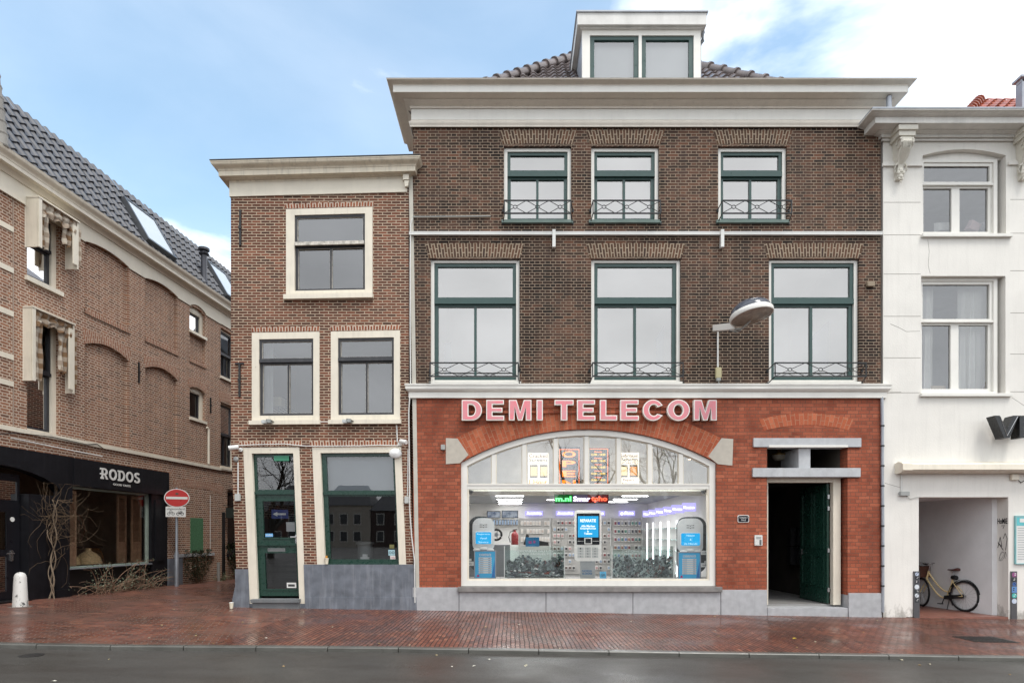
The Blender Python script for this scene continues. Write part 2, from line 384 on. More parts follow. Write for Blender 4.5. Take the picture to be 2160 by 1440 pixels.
# ---------------------------------------------------------------- ground
def wet(name, kind):
    t = NT(name); o = t.obj(); sp = t.n('ShaderNodeSeparateXYZ'); t.set(sp.inputs[0], o); x, y = sp.outputs[0], sp.outputs[1]
    big = t.noise(o, .55, 4, .6); fine = t.noise(o, 60, 3, .7)
    if kind == 'asphalt':
        sp1 = t.noise(o, 140, 2, .8); c = t.mix(t.mr(sp1, .35, .7, 0, 1), (.040, .038, .035, 1), (.105, .10, .09, 1))
        stn = t.noise(t.scale(o, (.35, 1, 1)), 1.1, 6, .7); c = t.mix(t.mr(stn, .42, .66, 0, .6), c, (.036, .030, .025, 1))
        vo = t.n('ShaderNodeTexVoronoi', {'Scale': 22.}); t.set(vo.inputs['Vector'], o); c = t.mix(t.math('LESS_THAN', vo.outputs['Distance'], .07), c, (.2, .19, .17, 1))
        r = t.math('ADD', t.mr(big, .35, .65, .26, .5), t.mr(fine, .3, .7, -.05, .08)); h = t.math('ADD', sp1, t.math('MULTIPLY', fine, .5))
        return t.pbr(c, r, h, .3, .004, 0, .2)
    long_y = kind == 'walk'
    cb = t.n('ShaderNodeCombineXYZ')
    if long_y: t.set(cb.inputs[0], y); t.set(cb.inputs[1], x); bw, bh = .205, .068
    else:
        bw, bh = .21, .105
        t.set(cb.inputs[0], t.math('ADD', x, t.math('MULTIPLY', y, .35))); t.set(cb.inputs[1], t.math('SUBTRACT', y, t.math('MULTIPLY', x, .12)))
    wob = t.n('ShaderNodeTexNoise', {'Scale': 2.5, 'Detail': 3.}); t.set(wob.inputs['Vector'], o)
    wv = t.n('ShaderNodeVectorMath', operation='SCALE'); t.set(wv.inputs[0], wob.outputs[1]); wv.inputs['Scale'].default_value = .04
    av = t.n('ShaderNodeVectorMath', operation='ADD'); t.set(av.inputs[0], cb.outputs[0]); t.set(av.inputs[1], wv.outputs[0])
    b = t.n('ShaderNodeTexBrick', {'Scale': 1., 'Mortar Size': .009, 'Mortar Smooth': .3, 'Brick Width': bw, 'Row Height': bh, 'Color1': (0, 0, 0, 1), 'Color2': (1, 1, 1, 1)}); b.offset = .5
    t.set(b.inputs['Vector'], av.outputs[0])
    c = t.ramp(b.outputs[0], [(0, '50332b'), (.3, '6e4034'), (.55, '7d4c3a'), (.8, '5e3a32'), (1, '8d5c48')])
    c = t.mix(t.mr(big, .42, .62, 0, .5), c, (.08, .055, .046, 1)); c = t.mix(t.mr(t.noise(o, .8, 5, .6, .5), .5, .68, 0, .3), c, (.16, .065, .04, 1))
    c = t.mix(t.math('MULTIPLY', b.outputs['Fac'], .85), c, (.025, .02, .018, 1) if long_y else (.15, .12, .10, 1))
    f = t.mr(fine, .3, .7, .8, 1.2); c = t.mix(1., c, t.n('ShaderNodeCombineColor', {0: f, 1: f, 2: f}).outputs[0], 'MULTIPLY')
    pud = t.noise(o, .9, 4, .55)
    r = t.math('ADD', t.mr(pud, .38, .62, .14, .42), t.math('MULTIPLY', b.outputs['Fac'], .3)); r = t.math('ADD', r, t.mr(fine, .3, .7, -.04, .08))
    h = t.math('ADD', t.math('SUBTRACT', 1., b.outputs['Fac']), t.math('MULTIPLY', b.outputs[0], .25)); h = t.math('ADD', h, t.math('MULTIPLY', wob.outputs[0], 1.2))
    return t.pbr(c, r, h, .4, .006, 0, .26)
def sheet(name, poly_fn, xs, ys, mat, dz=0., hfn=ground):
    mb = MB(); g = [[mb.v(x, poly_fn(x, y), hfn(x, poly_fn(x, y))+dz) for x in xs] for y in ys]
    for j in range(len(ys)-1):
        for i in range(len(xs)-1): mb.face([g[j][i], g[j][i+1], g[j+1][i+1], g[j+1][i]])
    return struct(name, mb, mat)
def rng(a, b, n): return [a+(b-a)*i/n for i in range(n+1)]
def kerb_y(x): return -4.27+(.045*(x+2) if x < -2 else 0)+.006*max(0, x-2)
M['asphalt'] = wet('wet_asphalt', 'asphalt'); M['walk'] = wet('wet_pavement_clinkers', 'walk'); M['street'] = wet('wet_street_clinkers', 'street')
XS = rng(-400, -30, 6)+rng(-20, 20, 40)+rng(30, 400, 6)
far_z = lambda x, y: ground(x, y)-.0
sheet('ground', lambda x, y: y, rng(-600, 600, 20), rng(-600, 600, 20), pm('bare_ground', '5a5148', .8), 0, lambda x, y: -.62)
sheet('road', lambda x, y: kerb_y(x)-.13 if y > -5 else y, XS, [-60, -30, -16, -12, -9, -7, -5.5, 0], M['asphalt'], -.058)
def kprof(x): return kerb_y(x)
# pavement in front of the facades and the brick street of the alley
sheet('pavement', lambda x, y: kerb_y(x) if y < -4 else y, rng(-4.2, 20, 40)+[60], [-9, -3, -2, -1, 0, 1.2, 6], M['walk'])
sheet('alley_street', lambda x, y: kerb_y(x) if y < -4 else y, [-60]+rng(-16, -4.2, 24), [-9, -3, -2, -1, 0, 1, 2, 4, 6, 8, 10, 14, 20, 40], M['street'], 0.0)
mb = MB(); x = -30.
while x < 30:
    L = .98; a, b = x, x+L-.012
    ya, yb = kerb_y(a), kerb_y(b); za, zb = ground(a, 0)+.004+random.uniform(-.002, .002), ground(b, 0)+.004
    p = [(a, ya-.13), (b, yb-.13), (b, yb+.0), (a, ya+.0)]
    lo = [mb.v(q[0], q[1], -.5) for q in p]; hi = [mb.v(q[0], q[1]+(.012 if i < 2 else 0), [za, zb, zb, za][i]) for i, q in enumerate(p)]
    mid = [mb.v(q[0], q[1], [za, zb, zb, za][i]-.014) for i, q in enumerate(p)]
    mb.face(hi)
    for A, B in ((lo, mid), (mid, hi)):
        for i in range(4): mb.face([A[i], A[(i+1) % 4], B[(i+1) % 4], B[i]])
    x += L
struct('kerb', mb, pm('kerb_concrete', '55544f', .35, var=.25, vs=2, bump=.2))
# gutter dirt and grass line in the kerb gutter: loose leaves are things
# ---------------------------------------------------------------- generic facade pieces
def room(parent, F, x0, z0, x1, z1, y0, y1, mat, name='room', label=None):
    mb = MB(F)
    a = [mb.v(x, y, z) for z in (z0, z1) for y in (y0, y1) for x in (x0, x1)]
    for q in ((0, 1, 3, 2), (4, 6, 7, 5), (2, 3, 7, 6), (0, 2, 6, 4), (1, 5, 7, 3)): mb.face([a[i] for i in q])
    return part(name, mb, mat, parent, label=label)
def window(parent, F, x0, z0, x1, z1, fr, fm, sm, gm, sw=.07, tz=None, th=.09, mull=(), mw=.035, y=.07, sill=None, sillm=None, lowx=None, beads=False, label=None, name='window', sd=.05, nosash=False):
    l, r, b, t = fr
    mb = MB(F); mb.frame(x0+.002, z0+.002, x1-.002, z1-.002, y, y+.14, l, r, b, t)
    w = part(name, mb, fm, parent, label=label)
    X0, X1, Z0, Z1 = x0+l, x1-r, z0+b, z1-t
    yy = y+.03
    ms = MB(F)
    if tz is None:
        ms.frame(X0-.001, Z0-.001, X1+.001, Z1+.001, yy+.015, yy+.015+sd, sw)
        for m in mull: ms.box(m-mw/2, yy+.02, Z0+sw, m+mw/2, yy+.055, Z1-sw)
        pr = [(X0+sw, Z0+sw, X1-sw, Z1-sw, yy+.05)]
    else:
        ms.frame(X0-.001, tz+th/2+.001, X1+.001, Z1+.001, yy, yy+.06, sw*.9, sw*.9, sw*.5, sw*.9)
        ms.box(X0-.002, yy-.025, tz-th/2, X1+.002, yy+.09, tz+th/2)
        ms.frame(X0-.001, Z0-.001, X1+.001, tz-th/2-.001, yy+.03, yy+.09, sw, sw, sw*1.05, sw*.55)
        for m in mull: ms.box(m-mw/2, yy+.035, Z0+sw, m+mw/2, yy+.085, tz-th/2-sw*.5)
        pr = [(X0+sw*.9, tz+th/2+sw*.5, X1-sw*.9, Z1-sw*.9, yy+.04), (X0+sw, Z0+sw, X1-sw, tz-th/2-sw*.5, yy+.07)]
    part('sash', ms, sm, w)
    for p in pr:
        mg = MB(F); mg.quad((p[0]-.01, p[4], p[1]-.01), (p[2]+.01, p[4], p[1]-.01), (p[2]+.01, p[4], p[3]+.01), (p[0]-.01, p[4], p[3]+.01)); part('pane', mg, gm, w)
        if beads:
            mbd = MB(F)
            segs = [p[0]]+([m for m in mull] if p is pr[-1] or tz is None else [])+[p[2]]
            for i in range(len(segs)-1):
                a = segs[i]+(mw/2 if i else 0); c = segs[i+1]-(mw/2 if i < len(segs)-2 else 0)
                mbd.frame(a, p[1], c, p[3], p[4]-.02, p[4]-.002, .009)
            part('putty_bead', mbd, pm('old_putty', 'b9b4aa', .7, var=.3, vs=15), w)
    if sill:
        e, h, pz = sill
        mb = MB(F); mb.prism([(x0-e, z0-h), (x1+e, z0-h), (x1+e, z0-.001), (x0-e, z0-.001)], -pz, y-.001); part('sill', mb, sillm or fm, w)
    return w
def cornice(F, prof, x0, x1, depth, left=True, right=True, yb=0.):
    """prof: list of (projection, z). Swept along the front with mitred returns."""
    mb = MB(F); cols = []
    for p, z in prof:
        c = []
        if left: c.append((x0-p, depth, z))
        c.append((x0-(p if left else 0), -p, z)); c.append((x1+(p if right else 0), -p, z))
        if right: c.append((x1+p, depth, z))
        cols.append([mb.v(*q) for q in c])
    for A, B in zip(cols, cols[1:]):
        for i in range(len(A)-1): mb.face([A[i], A[i+1], B[i+1], B[i]])
    if not left: mb.face([c[0] for c in cols])
    if not right: mb.face(list(reversed([c[-1] for c in cols])))
    # cap top
    return mb
def cyma(p0, z0, p1, z1, n=6, k=1.):
    out = []
    for i in range(n+1):
        t = i/n; out.append((p0+(p1-p0)*(t-.16*k*sin(2*pi*t)), z0+(z1-z0)*t))
    return out
def arch_band(mb, inner, outer, y0, y1, swap=False):
    """strip between two polylines, UV: u along, v across"""
    u = 0.
    for i in range(len(inner)-1):
        a, b, c, d = inner[i], inner[i+1], outer[i+1], outer[i]
        ma = ((a[0]+d[0])/2, (a[1]+d[1])/2); mc = ((b[0]+c[0])/2, (b[1]+c[1])/2)
        du = math.hypot(mc[0]-ma[0], mc[1]-ma[1]); h = math.hypot(a[0]-d[0], a[1]-d[1])
        # u across bricks -> texture rows (v), so that bricks stand upright
        mb.quad((a[0], y0, a[1]), (b[0], y0, b[1]), (c[0], y0, c[1]), (d[0], y0, d[1]), uvs=[(0, u), (0, u+du), (h, u+du), (h, u)])
        mb.quad((a[0], y0, a[1]), (a[0], y1, a[1]), (b[0], y1, b[1]), (b[0], y0, b[1]), uvs=[(0, u), (.02, u), (.02, u+du), (0, u+du)])
        mb.quad((d[0], y0, d[1]), (c[0], y0, c[1]), (c[0], y1, c[1]), (d[0], y1, d[1]), uvs=[(0, u), (.02, u), (.02, u+du), (0, u+du)])
        u += du
    return mb
def flat_arch(F, x0, x1, z0, z1, splay, n=14, rise=0., y=-.004, y1=.05):
    mb = MB(F); i_ = []; o_ = []
    for k in range(n+1):
        t = k/n; x = x0+(x1-x0)*t; q = 4*t*(1-t)*rise
        i_.append((x, z0+q)); o_.append((x0-splay+(x1-x0+2*splay)*t, z1+q*.4))
    return arch_band(mb, i_, o_, y, y1)
def railing(parent, x0, x1, zt, zb, yp, wx0, wx1, F=ident):
    """cross-and-ring balustrade standing off the wall, x0..x1 at distance yp, brackets back to wall points wx0, wx1"""
    mb = MB(F); r = .011; n = 3; y = -yp
    mb.box(x0, y-.012, zt-.012, x1, y+.012, zt+.012); mb.box(x0, y-.012, zb-.012, x1, y+.012, zb+.012)
    for x in (x0+.01, x1-.01): mb.box(x-.01, y-.01, zb, x+.01, y+.01, zt)
    w = (x1-x0)/n; c = (zt+zb)/2; R = .04
    for i in range(n):
        cx = x0+w*(i+.5)
        for sx in (-1, 1):
            for sz in (-1, 1):
                e = Vector((cx+sx*w/2, y, c+sz*(zt-zb)/2)); d = (Vector((cx, y, c))-e).normalized()
                mb.tube([e, Vector((cx, y, c))-d*R], .0075, 5)
        mb.tube([(cx+R*1.05*cos(a*pi/8), y, c+R*.85*sin(a*pi/8)) for a in range(16)], .009, 5, closed=True)
    for x, wx in ((x0+.01, wx0), (x1-.01, wx1)):
        for z in (zt, zb): mb.tube([(x, y, z), (wx, -.002, z-.1)], .011, 5); mb.box(wx-.02, -.03, z-.13, wx+.02, -.001, z-.07)
    return part('railing', mb, M['iron'], parent)
# ================================================================ main building: brick house with phone shop
main = thing('shop_building', 'three storey dark brown brick house above a red brick shopfront with big arched window', 'building', (2.85, 0, -.1))
X0, X1 = fx(871), fx(1858)
def rect(a, b, c, d): return [(a, b), (a, d), (c, d), (c, b)]
up = []   # (x0,z0,x1,z1) holes
row2 = [(fx(908), fx(1096)), (fx(1247), fx(1436)), (fx(1622), fx(1812))]
row1 = [(fx(1063), fx(1205)), (fx(1247), fx(1390)), (fx(1515), fx(1660))]
Z2a, Z2b = fz(807), fz(546); Z1a, Z1b = fz(467), fz(309)
for a, b in row2: up.append((a, Z2a, b, Z2b))
for a, b in row1: up.append((a, Z1a, b, Z1b))
ZB0, ZB1 = fz(840), fz(811)
mb = MB(); mb.prism(rect(X0, ZB0+.01, X1, fz(250)), 0, .3, [rect(*h) for h in up]); part('wall', mb, M['brown'], main, label='dark brown brick upper wall')
# red ground floor with arch
ACx, ACz, AR = fx(1241), fz(1457), 5.52
def arc(R, xa, xb, n=24, cx=ACx, cz=ACz): return [(x, cz+sqrt(max(0, R*R-(x-cx)**2))) for x in rng(xa, xb, n)]
xl, xr = fx(972), fx(1511)
zbase = fz(1236)
shop_hole = [(xl, zbase)]+arc(AR, xl, xr)+[(xr, zbase)]
dx0, dx1 = fx(1618), fx(1788); ddz0 = fz(1277); ddz1 = fz(942)
bz = fz(1254)
door_hole = rect(dx0, bz, dx1, ddz1)
mb = MB(); mb.prism([(X0, bz), (X0, ZB0+.005), (X1, ZB0+.005), (X1, bz), (dx1, bz), (dx1, ddz1), (dx0, ddz1), (dx0, bz), (xr, bz)]+list(reversed(arc(AR, xl, xr)))+[(xl, bz)], 0, .3)
part('shopfront_wall', mb, M['red'], main, label='orange red brick ground floor wall')
# stone plinth
for a, b, zt in ((871, 968, 1238), (1520, 1617, 1243), (1788.5, 1858, 1250)): mb = MB(); mb.box(fx(a), -.035, -.35, fx(b), .3, fz(zt)); part('plinth', mb, M['stone'], main, bevel=.004)
for a, b in ((969, 1151), (1152, 1334), (1335, 1519)): mb = MB(); mb.box(fx(a), -.03, -.35, fx(b), .3, fz(1247.3)); part('plinth', mb, M['stone'], main, bevel=.004)
mb = MB(); mb.box(fx(966), -.09, fz(1247), fx(1521), .12, fz(1236.5)); part('window_ledge', mb, pm('worn_ledge_stone', '7b7875', .6, var=.25, vs=5, bump=.3), main, bevel=.006)
# belt cornice
prof = [(0, ZB0), (.06, ZB0), (.06, fz(828)), (.085, fz(827)), (.1, fz(824.5)), (.12, fz(822)), (.12, fz(816)), (.135, fz(815)), (.135, fz(812)), (0, fz(809.5))]
part('belt_course', cornice(ident, prof, X0-.02, X1+.03, .1), M['white'], main, smooth=True)
# top cornice
def YZ(py, p): return PZ(py, -p)
prof = [(0, YZ(268, 0)), (.05, YZ(267.5, .05))]+cyma(.05, YZ(265, .05), .075, YZ(258, .07), 3)+[(.075, YZ(256, .07)), (.03, YZ(255, .03)), (.03, YZ(229, .03)), (.05, YZ(229, .05))]+cyma(.055, YZ(227, .05), .17, YZ(209, .17), 6)+[(.17, YZ(208, .17)), (.35, YZ(208, .17)), (.35, YZ(208, .17)+.14)]+cyma(.36, YZ(208, .17)+.15, .46, YZ(166.5, .46), 8)+[(.47, YZ(165, .46)), (-.1, YZ(165, .46)+.01)]
MCT = YZ(165, .46)
part('cornice', cornice(ident, prof, X0, X1, 1.6), M['soffit'], main, smooth=True)
mb = MB()
for z0, z1, p in ((YZ(253, .03), YZ(231, .03), .034), (YZ(208, .17)+.006, YZ(208, .17)+.134, .354)):
    mb.box(X0-p, -p, z0, X1+p, -p+.003, z1)
    mb.box(X0-p, -p, z0, X0-p+.003, 1.5, z1); mb.box(X1+p-.003, -p, z0, X1+p, 1.5, z1)
part('frieze_board', mb, M['white'], main)
# body: side walls, back, roof deck
mb = MB(); mb.box(X0, .31, -.3, X0+.25, 10, MCT-.1); mb.box(X1-.25, .31, -.3, X1, 10, MCT-.1); mb.box(X0+.26, 9.8, -.3, X1-.26, 10, MCT-.1); mb.box(X0+.26, .31, MCT-.3, X1-.26, 9.79, MCT-.12)
part('side_wall', mb, M['brown'], main)
# arches over windows
for (a, b), splay in zip(row2, (.06,)*3):
    part('brick_arch', flat_arch(ident, a-.04, b+.02, fz(545), fz(514), .07, rise=.03), M['brown_arch'], main)
for a, b in row1: part('brick_arch', flat_arch(ident, a-.03, b+.03, fz(305), fz(275), .09, rise=.02), M['brown_arch'], main)
def upwin(a, b, z0, z1, tpy, tht, big):
    c = (a+b)/2
    return window(main, ident, a, z0, b, z1, (.07, .07, .03 if not big else .05, .055 if big else .07), M['white'], M['green'], M['g_up'], sw=.085 if big else .075, tz=fz(tpy)+.01, th=tht, mull=(c,), mw=.055 if big else .05, y=.06)
for i, (a, b) in enumerate(row2):
    w = upwin(a, b, Z2a+.02, Z2b, 634, .1, True)
    mb = MB(); mb.box(a-.03, -.03, Z2a-.035, b+.03, .2, Z2a+.019); part('sill', mb, M['white'], w)
    rx0, rx1 = PX([906, 1249, 1634][i], -.25), PX([1094, 1442, 1828][i], -.25)
    railing(w, rx0, rx1, PZ(765, -.25), PZ(793.5, -.25), .25, a-.04 if i else a-.01, b+.05 if i else b)
for i, (a, b) in enumerate(row1):
    w = upwin(a, b, Z1a+.01, Z1b, 364, .1, False)
    mb = MB(); mb.box(a-.05, -.06, Z1a-.05, b+.03, .2, Z1a+.009); part('sill', mb, pm('sage_sill', '6f837c', .5), w)
    rx0, rx1 = PX([1063, 1250, 1523][i], -.22), PX([1205, 1394, 1671][i], -.22)
    railing(w, rx0, rx1, PZ(423, -.22), PZ(450, -.22), .22, a-.02, b+.03)
for a, b in ((X0+.4, X1-.4),):
    room(main, ident, a, fz(835), b, fz(515), .305, 3.3, M['room'])
    room(main, ident, a, fz(495), b, fz(285), .305, 3.3, M['room'])
# soft objects seen through the first floor glass: leaning canvases
for px0, py0, px1, py1, yy, sh in ((937, 710, 952, 790, .8, -.1), (1385, 700, 1400, 785, .8, .12), (1714, 695, 1748, 768, .9, .15)):
    a, t_ = P(px0, py0, yy); b, c_ = P(px1, py1, yy); mb = MB(); mb.prism([(a, c_), (b, c_), (b, t_+sh*1.2), (a, t_-.15)], yy, yy+.03)
    single('canvas', mb, pm('canvas_picture', '76818c', .6), ['grey canvas standing behind the first floor window furthest left', 'grey canvas standing behind the middle first floor window', 'large blue grey canvas behind the first floor window beside the street lamp'][[937, 1385, 1714].index(px0)], 'picture')
# drip strip with two brackets
mb = MB(); mb.box(fx(864), -.07, fz(498), fx(1858), -.001, fz(493)); mb.box(fx(864), -.075, fz(493.2), fx(1858), -.001, fz(491.5)); ds = part('drip_strip', mb, M['pvc'], main)
for px in (1168, 1521):
    mb = MB(); mb.box(fx(px)-.033, -.1, fz(525), fx(px)+.033, -.002, fz(488.5)); part('bracket', mb, M['pvc'], ds)
# big arch brick ring + keystones
mb = MB(); n = 40; a0 = atan2(fz(925)-ACz, fx(963)-ACx); a1 = pi-a0-.0
inn = []; out = []
for k in range(n+1):
    th = a0+(a1-a0)*k/n; inn.append((ACx+(AR+.006)*cos(th), ACz+(AR+.006)*sin(th))); out.append((ACx+6.02*cos(th), ACz+6.02*sin(th)))
arch_band(mb, inn, out, -.006, .05); part('brick_arch', mb, M['red_arch'], main, label='curved red brick arch over the shop window')
mb = MB(); mb.prism([(fx(941), fz(978)), (fx(970), fz(976)), (fx(988), fz(959)), (fx(965), fz(925)), (fx(941), fz(924))], -.01, .1); part('impost_stone', mb, M['impost'], main, bevel=.004)
mb = MB(); mb.prism([(fx(1494), fz(962)), (fx(1514), fz(978)), (fx(1544), fz(981)), (fx(1546), fz(926)), (fx(1522), fz(924))], -.01, .1); part('impost_stone', mb, M['impost'], main, bevel=.004)
# relieving arch outline above the entrance
mb = MB(); inn = []; out = []
for k in range(17):
    x = fx(1612)+(fx(1790)-fx(1612))*k/16; q = 1-((x-fx(1702))/.95)**2; inn.append((x, fz(909)+.13*max(0, q))); out.append((x+(x-fx(1702))*.12, fz(886)+.15*max(0, q)))
arch_band(mb, inn, out, -.004, .02); part('relieving_arch', mb, M['red_arch'], main)
# lintels
def slab(pa, pt, pb, pbm, y0=-.05, name='lintel'):
    mb = MB(); mb.box(fx(pa), y0, fz(pbm), fx(pb), .28, fz(pt)); return part(name, mb, pm('blue_lintel_stone', 'b0b2b4', .6, var=.12, vs=6, bump=.15, streak=.25), main, bevel=.006)
slab(1588, 924, 1815, 943, -.04); slab(1586, 987, 1813, 1006, -.05)
mb = MB(); mb.box(fx(1620), -.055, fz(943.5), fx(1786), .1, fz(939)); part('lintel_trim', mb, M['white'], main)
mb = MB(); mb.box(fx(1686), .03, fz(987), fx(1711), .9, fz(943.5)); part('stone_mullion', mb, pm('blue_lintel_stone', 'a2a8b2'), main, bevel=.005)
# entrance door frame, open leaf, hallway
yd = .18
ax, at = P(1619, 1018, yd); bx_, _ = P(1773, 1018, yd)
fb = PZ(1275, yd)
mb = MB(); th = .045
mb.box(dx0+.002, yd, PZ(1017, yd), dx1-.15+.0, yd+.14, fz(1006)-.0)
mb.box(PX(1757, yd), yd-.01, fb, PX(1773, yd), yd+.13, fz(1006)-.001); mb.box(dx0+.002, yd, fb, PX(1620.5, yd), yd+.14, PZ(1017, yd)-.001)
dfr = part('door_frame', mb, M['cream'], main, bevel=.004)
mb = MB(); mb.box(dx0+.001, -.02, -.3, dx1-.001, .6, fz(1281)); part('doorstep', mb, M['stone'], main, bevel=.01)
hallz = fz(1281)+.04
hx = PX(1757, yd)-.03
dl = MB(); y0 = yd+.1; Ld = 1.25
dzt = PZ(1018, yd)-.01
dl.box(hx-.05, y0, hallz+.02, hx, y0+Ld, dzt)
door = part('door', dl, M['dgreen'], main, label='dark green panelled entrance door standing open', bevel=.004)
mb = MB()
for za, zb in ((hallz+.35, hallz+1.05), (hallz+1.2, dzt-.15)):
    for ya, yb in ((y0+.12, y0+.58), (y0+.67, y0+1.13)):
        for q in ((ya, za, yb, za+.04), (ya, zb-.04, yb, zb), (ya, za+.04, ya+.04, zb-.04), (yb-.04, za+.04, yb, zb-.04)): mb.box(hx-.068, q[0], q[1], hx-.051, q[2], q[3])
part('panel_moulding', mb, M['dgreen'], door)
mb = MB(); mb.box(hx-.062, y0+Ld-.12, 1.05, hx-.0505, y0+Ld-.07, 1.3); mb.tube([(hx-.05, y0+Ld-.095, 1.2), (hx-.11, y0+Ld-.095, 1.2), (hx-.11, y0+Ld-.22, 1.2)], .011, 6); part('handle', mb, pm('steel', 'b5b5b5', .25, .9), door)
for z in (.35, 1.2, 2.1, 2.35):
    mb = MB(); mb.box(hx-.045, y0-.03, z+.05, hx+.005, y0-.002, z+.14); part('hinge', mb, pm('steel', 'b5b5b5', .25, .9), door)
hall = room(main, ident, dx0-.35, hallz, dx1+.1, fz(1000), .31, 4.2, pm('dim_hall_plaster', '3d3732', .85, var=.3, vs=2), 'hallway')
mb = MB(); mb.box(dx0-.3, .305, hallz-.06, dx1+.05, 4.1, hallz+.004); part('hall_floor', mb, pm('hall_tiles', '8a8886', .4, var=.1), hall)
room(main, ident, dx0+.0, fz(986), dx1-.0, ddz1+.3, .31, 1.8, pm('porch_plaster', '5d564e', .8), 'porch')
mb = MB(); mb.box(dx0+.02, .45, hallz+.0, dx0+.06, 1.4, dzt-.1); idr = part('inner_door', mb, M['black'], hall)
mb = MB(); x_ = dx0+.2; mb.box(dx0+.061, 1.16, 1.2, dx0+.07, 1.21, 1.42); mb.tube([(dx0+.07, 1.18, 1.32), (dx0+.13, 1.18, 1.32), (dx0+.13, 1.05, 1.32)], .012, 6); part('handle', mb, pm('steel', 'b5b5b5', .25, .9), idr)
for j in range(2):
    for i in range(3):
        ax, az = P(1664+i*13, 1113+j*40, 2.2); bx2, bz2 = P(1675.5+i*13, 1150+j*40, 2.2)
        mb = MB(); mb.box(ax, 2.1, bz2, bx2, 2.3, az); mb.box(ax+.03, 2.09, az-.1, bx2-.03, 2.101, az-.07); mb.box((ax+bx2)/2-.012, 2.09, az-.3, (ax+bx2)/2+.012, 2.101, az-.27)
        o = single('mailbox', mb, [pm('mailbox_black', '191a1c', .35)], 'black mailbox in the hallway bank, %s of the %s row' % (['leftmost', 'middle', 'rightmost'][i], ['upper', 'lower'][j]), 'mailbox', 'mailboxes in the dim hallway', bevel=.003)
mb = MB(); cx, cz = P(1643, 960, .8)
mb.lathe([(0, -.12), (.08, -.11), (.13, -.07), (.155, -.01), (.16, 0)], (cx, .8, cz)); g = thing('ceiling_lamp', 'round glass bowl lamp hanging inside the transom opening above the entrance', 'lamp', (cx, .8, cz-.12))
part('bowl', mb, pm('milk_glass', 'a8a294', .3), g, smooth=True); mb = MB(); mb.lathe([(.17, 0), (.17, .03), (.05, .05), (.05, .25)], (cx, .8, cz)); part('rim', mb, pm('brass', '8a7040', .3, .8), g, smooth=True)
# ---------------- shop window joinery
yw = .05
mb = MB(); ws = 1+yw/13
def sc_(pts): return [((p[0]-0)*1., p[1]) for p in pts]
innr = [(xl+.13, zbase+.12)]+arc(AR-.12, xl+.13, xr-.13)+[(xr-.13, zbase+.12)]
outr = [(xl+.003, zbase+.003)]+arc(AR-.003, xl+.003, xr-.003)+[(xr-.003, zbase+.003)]
mb.prism(outr, yw, yw+.16, [innr]); sw = part('shop_window', mb, M['white'], main, label='wide arched white shop window with a fanlight of eight lights')
tz0, tz1 = PZ(1031, yw), PZ(1021, yw)
mb = MB(); mb.box(xl+.131, yw+.012, tz0, xr-.131, yw+.14, tz1); mb.box(xl+.131, yw+.0, tz1-.001-.02, xr-.131, yw+.011, tz1+.01)
part('transom', mb, M['white'], sw)
mb = MB(); mb.box(xl+.131, yw+.015, zbase+.121, xl+.165, yw+.1, tz0-.001); mb.box(xr-.165, yw+.015, zbase+.121, xr-.131, yw+.1, tz0-.001); mb.box(xl+.166, yw+.015, zbase+.121, xr-.166, yw+.1, zbase+.155); part('bead', mb, M['cream'], sw)
mulls = [1041.5, 1106, 1172.5, 1237.5, 1305.5, 1371.5, 1437]
for m in mulls:
    x = PX(m, yw); zt = ACz+sqrt((AR-.12)**2-(x-ACx)**2)-.001; mb = MB(); mb.box(x-.042, yw+.02, tz1+.001, x+.042, yw+.13, zt-.012); part('mullion', mb, M['white'], sw)
ed = [xl+.13]+[PX(m, yw) for m in mulls]+[xr-.13]
for i in range(8):
    a = ed[i]+(.042 if i else 0); b = ed[i+1]-(.042 if i < 7 else 0)
    mb = MB(); mb.prism([(a-.01, tz1-.01)]+arc(AR-.11, a-.01, b+.01, 6)+[(b+.01, tz1-.01)], yw+.07, yw+.074); part('pane', mb, M['g_fan'], sw)
    mb = MB(); o_ = [(a, tz1+.001)]+arc(AR-.121, a, b, 6)+[(b, tz1+.001)]; i_ = [(a+.018, tz1+.02)]+arc(AR-.145, a+.018, b-.018, 6)+[(b-.018, tz1+.02)]
    mb.prism(o_, yw+.04, yw+.068, [i_]); part('light_frame', mb, M['cream'], sw)
mb = MB(); mb.quad((xl+.14, yw+.06, zbase+.13), (xr-.14, yw+.06, zbase+.13), (xr-.14, yw+.06, tz0+.01), (xl+.14, yw+.06, tz0+.01)); part('pane', mb, M['g_shop'], sw)
# ---------------- roof
def tiles(F_mb, O, U, V, nu, nv, tw, tl, amp, keep=None, step=.035):
    O = Vector(O); U = Vector(U).normalized(); V = Vector(V).normalized(); N = U.cross(V).normalized(); K = 6
    prof = [amp*(.5+.5*cos(2*pi*(k/K-.25)))**1.2 for k in range(K+1)]
    for i in range(nu):
        for j in range(nv):
            if keep and not keep((i+.5)*tw, (j+.5)*tl): continue
            jt = random.uniform(-.004, .004)
            lo = []; hi = []; dn = []
            for k in range(K+1):
                u = (i+k/K)*tw; b = O+U*u
                lo.append(F_mb.v(*(b+V*(j*tl-.03)+N*(prof[k]+step+jt)))); hi.append(F_mb.v(*(b+V*((j+1)*tl)+N*(prof[k]+jt)))); dn.append(F_mb.v(*(b+V*(j*tl-.03)+N*(prof[k]*.6-.01))))
            for k in range(K):
                F_mb.face([lo[k], lo[k+1], hi[k+1], hi[k]]); F_mb.face([dn[k], dn[k+1], lo[k+1], lo[k]])
RW = X1-X0+.1; Rz = MCT-.3
h_ = RW/2
mb = MB(); tiles(mb, (X0-.05, .02, Rz), (1, 0, 0), (0, 1, 1.05), int(RW/.26)+1, int(h_*1.43/.33), .26, .33, .07, keep=lambda u, v: v*.7+.1 < u < RW-v*.7-.1)
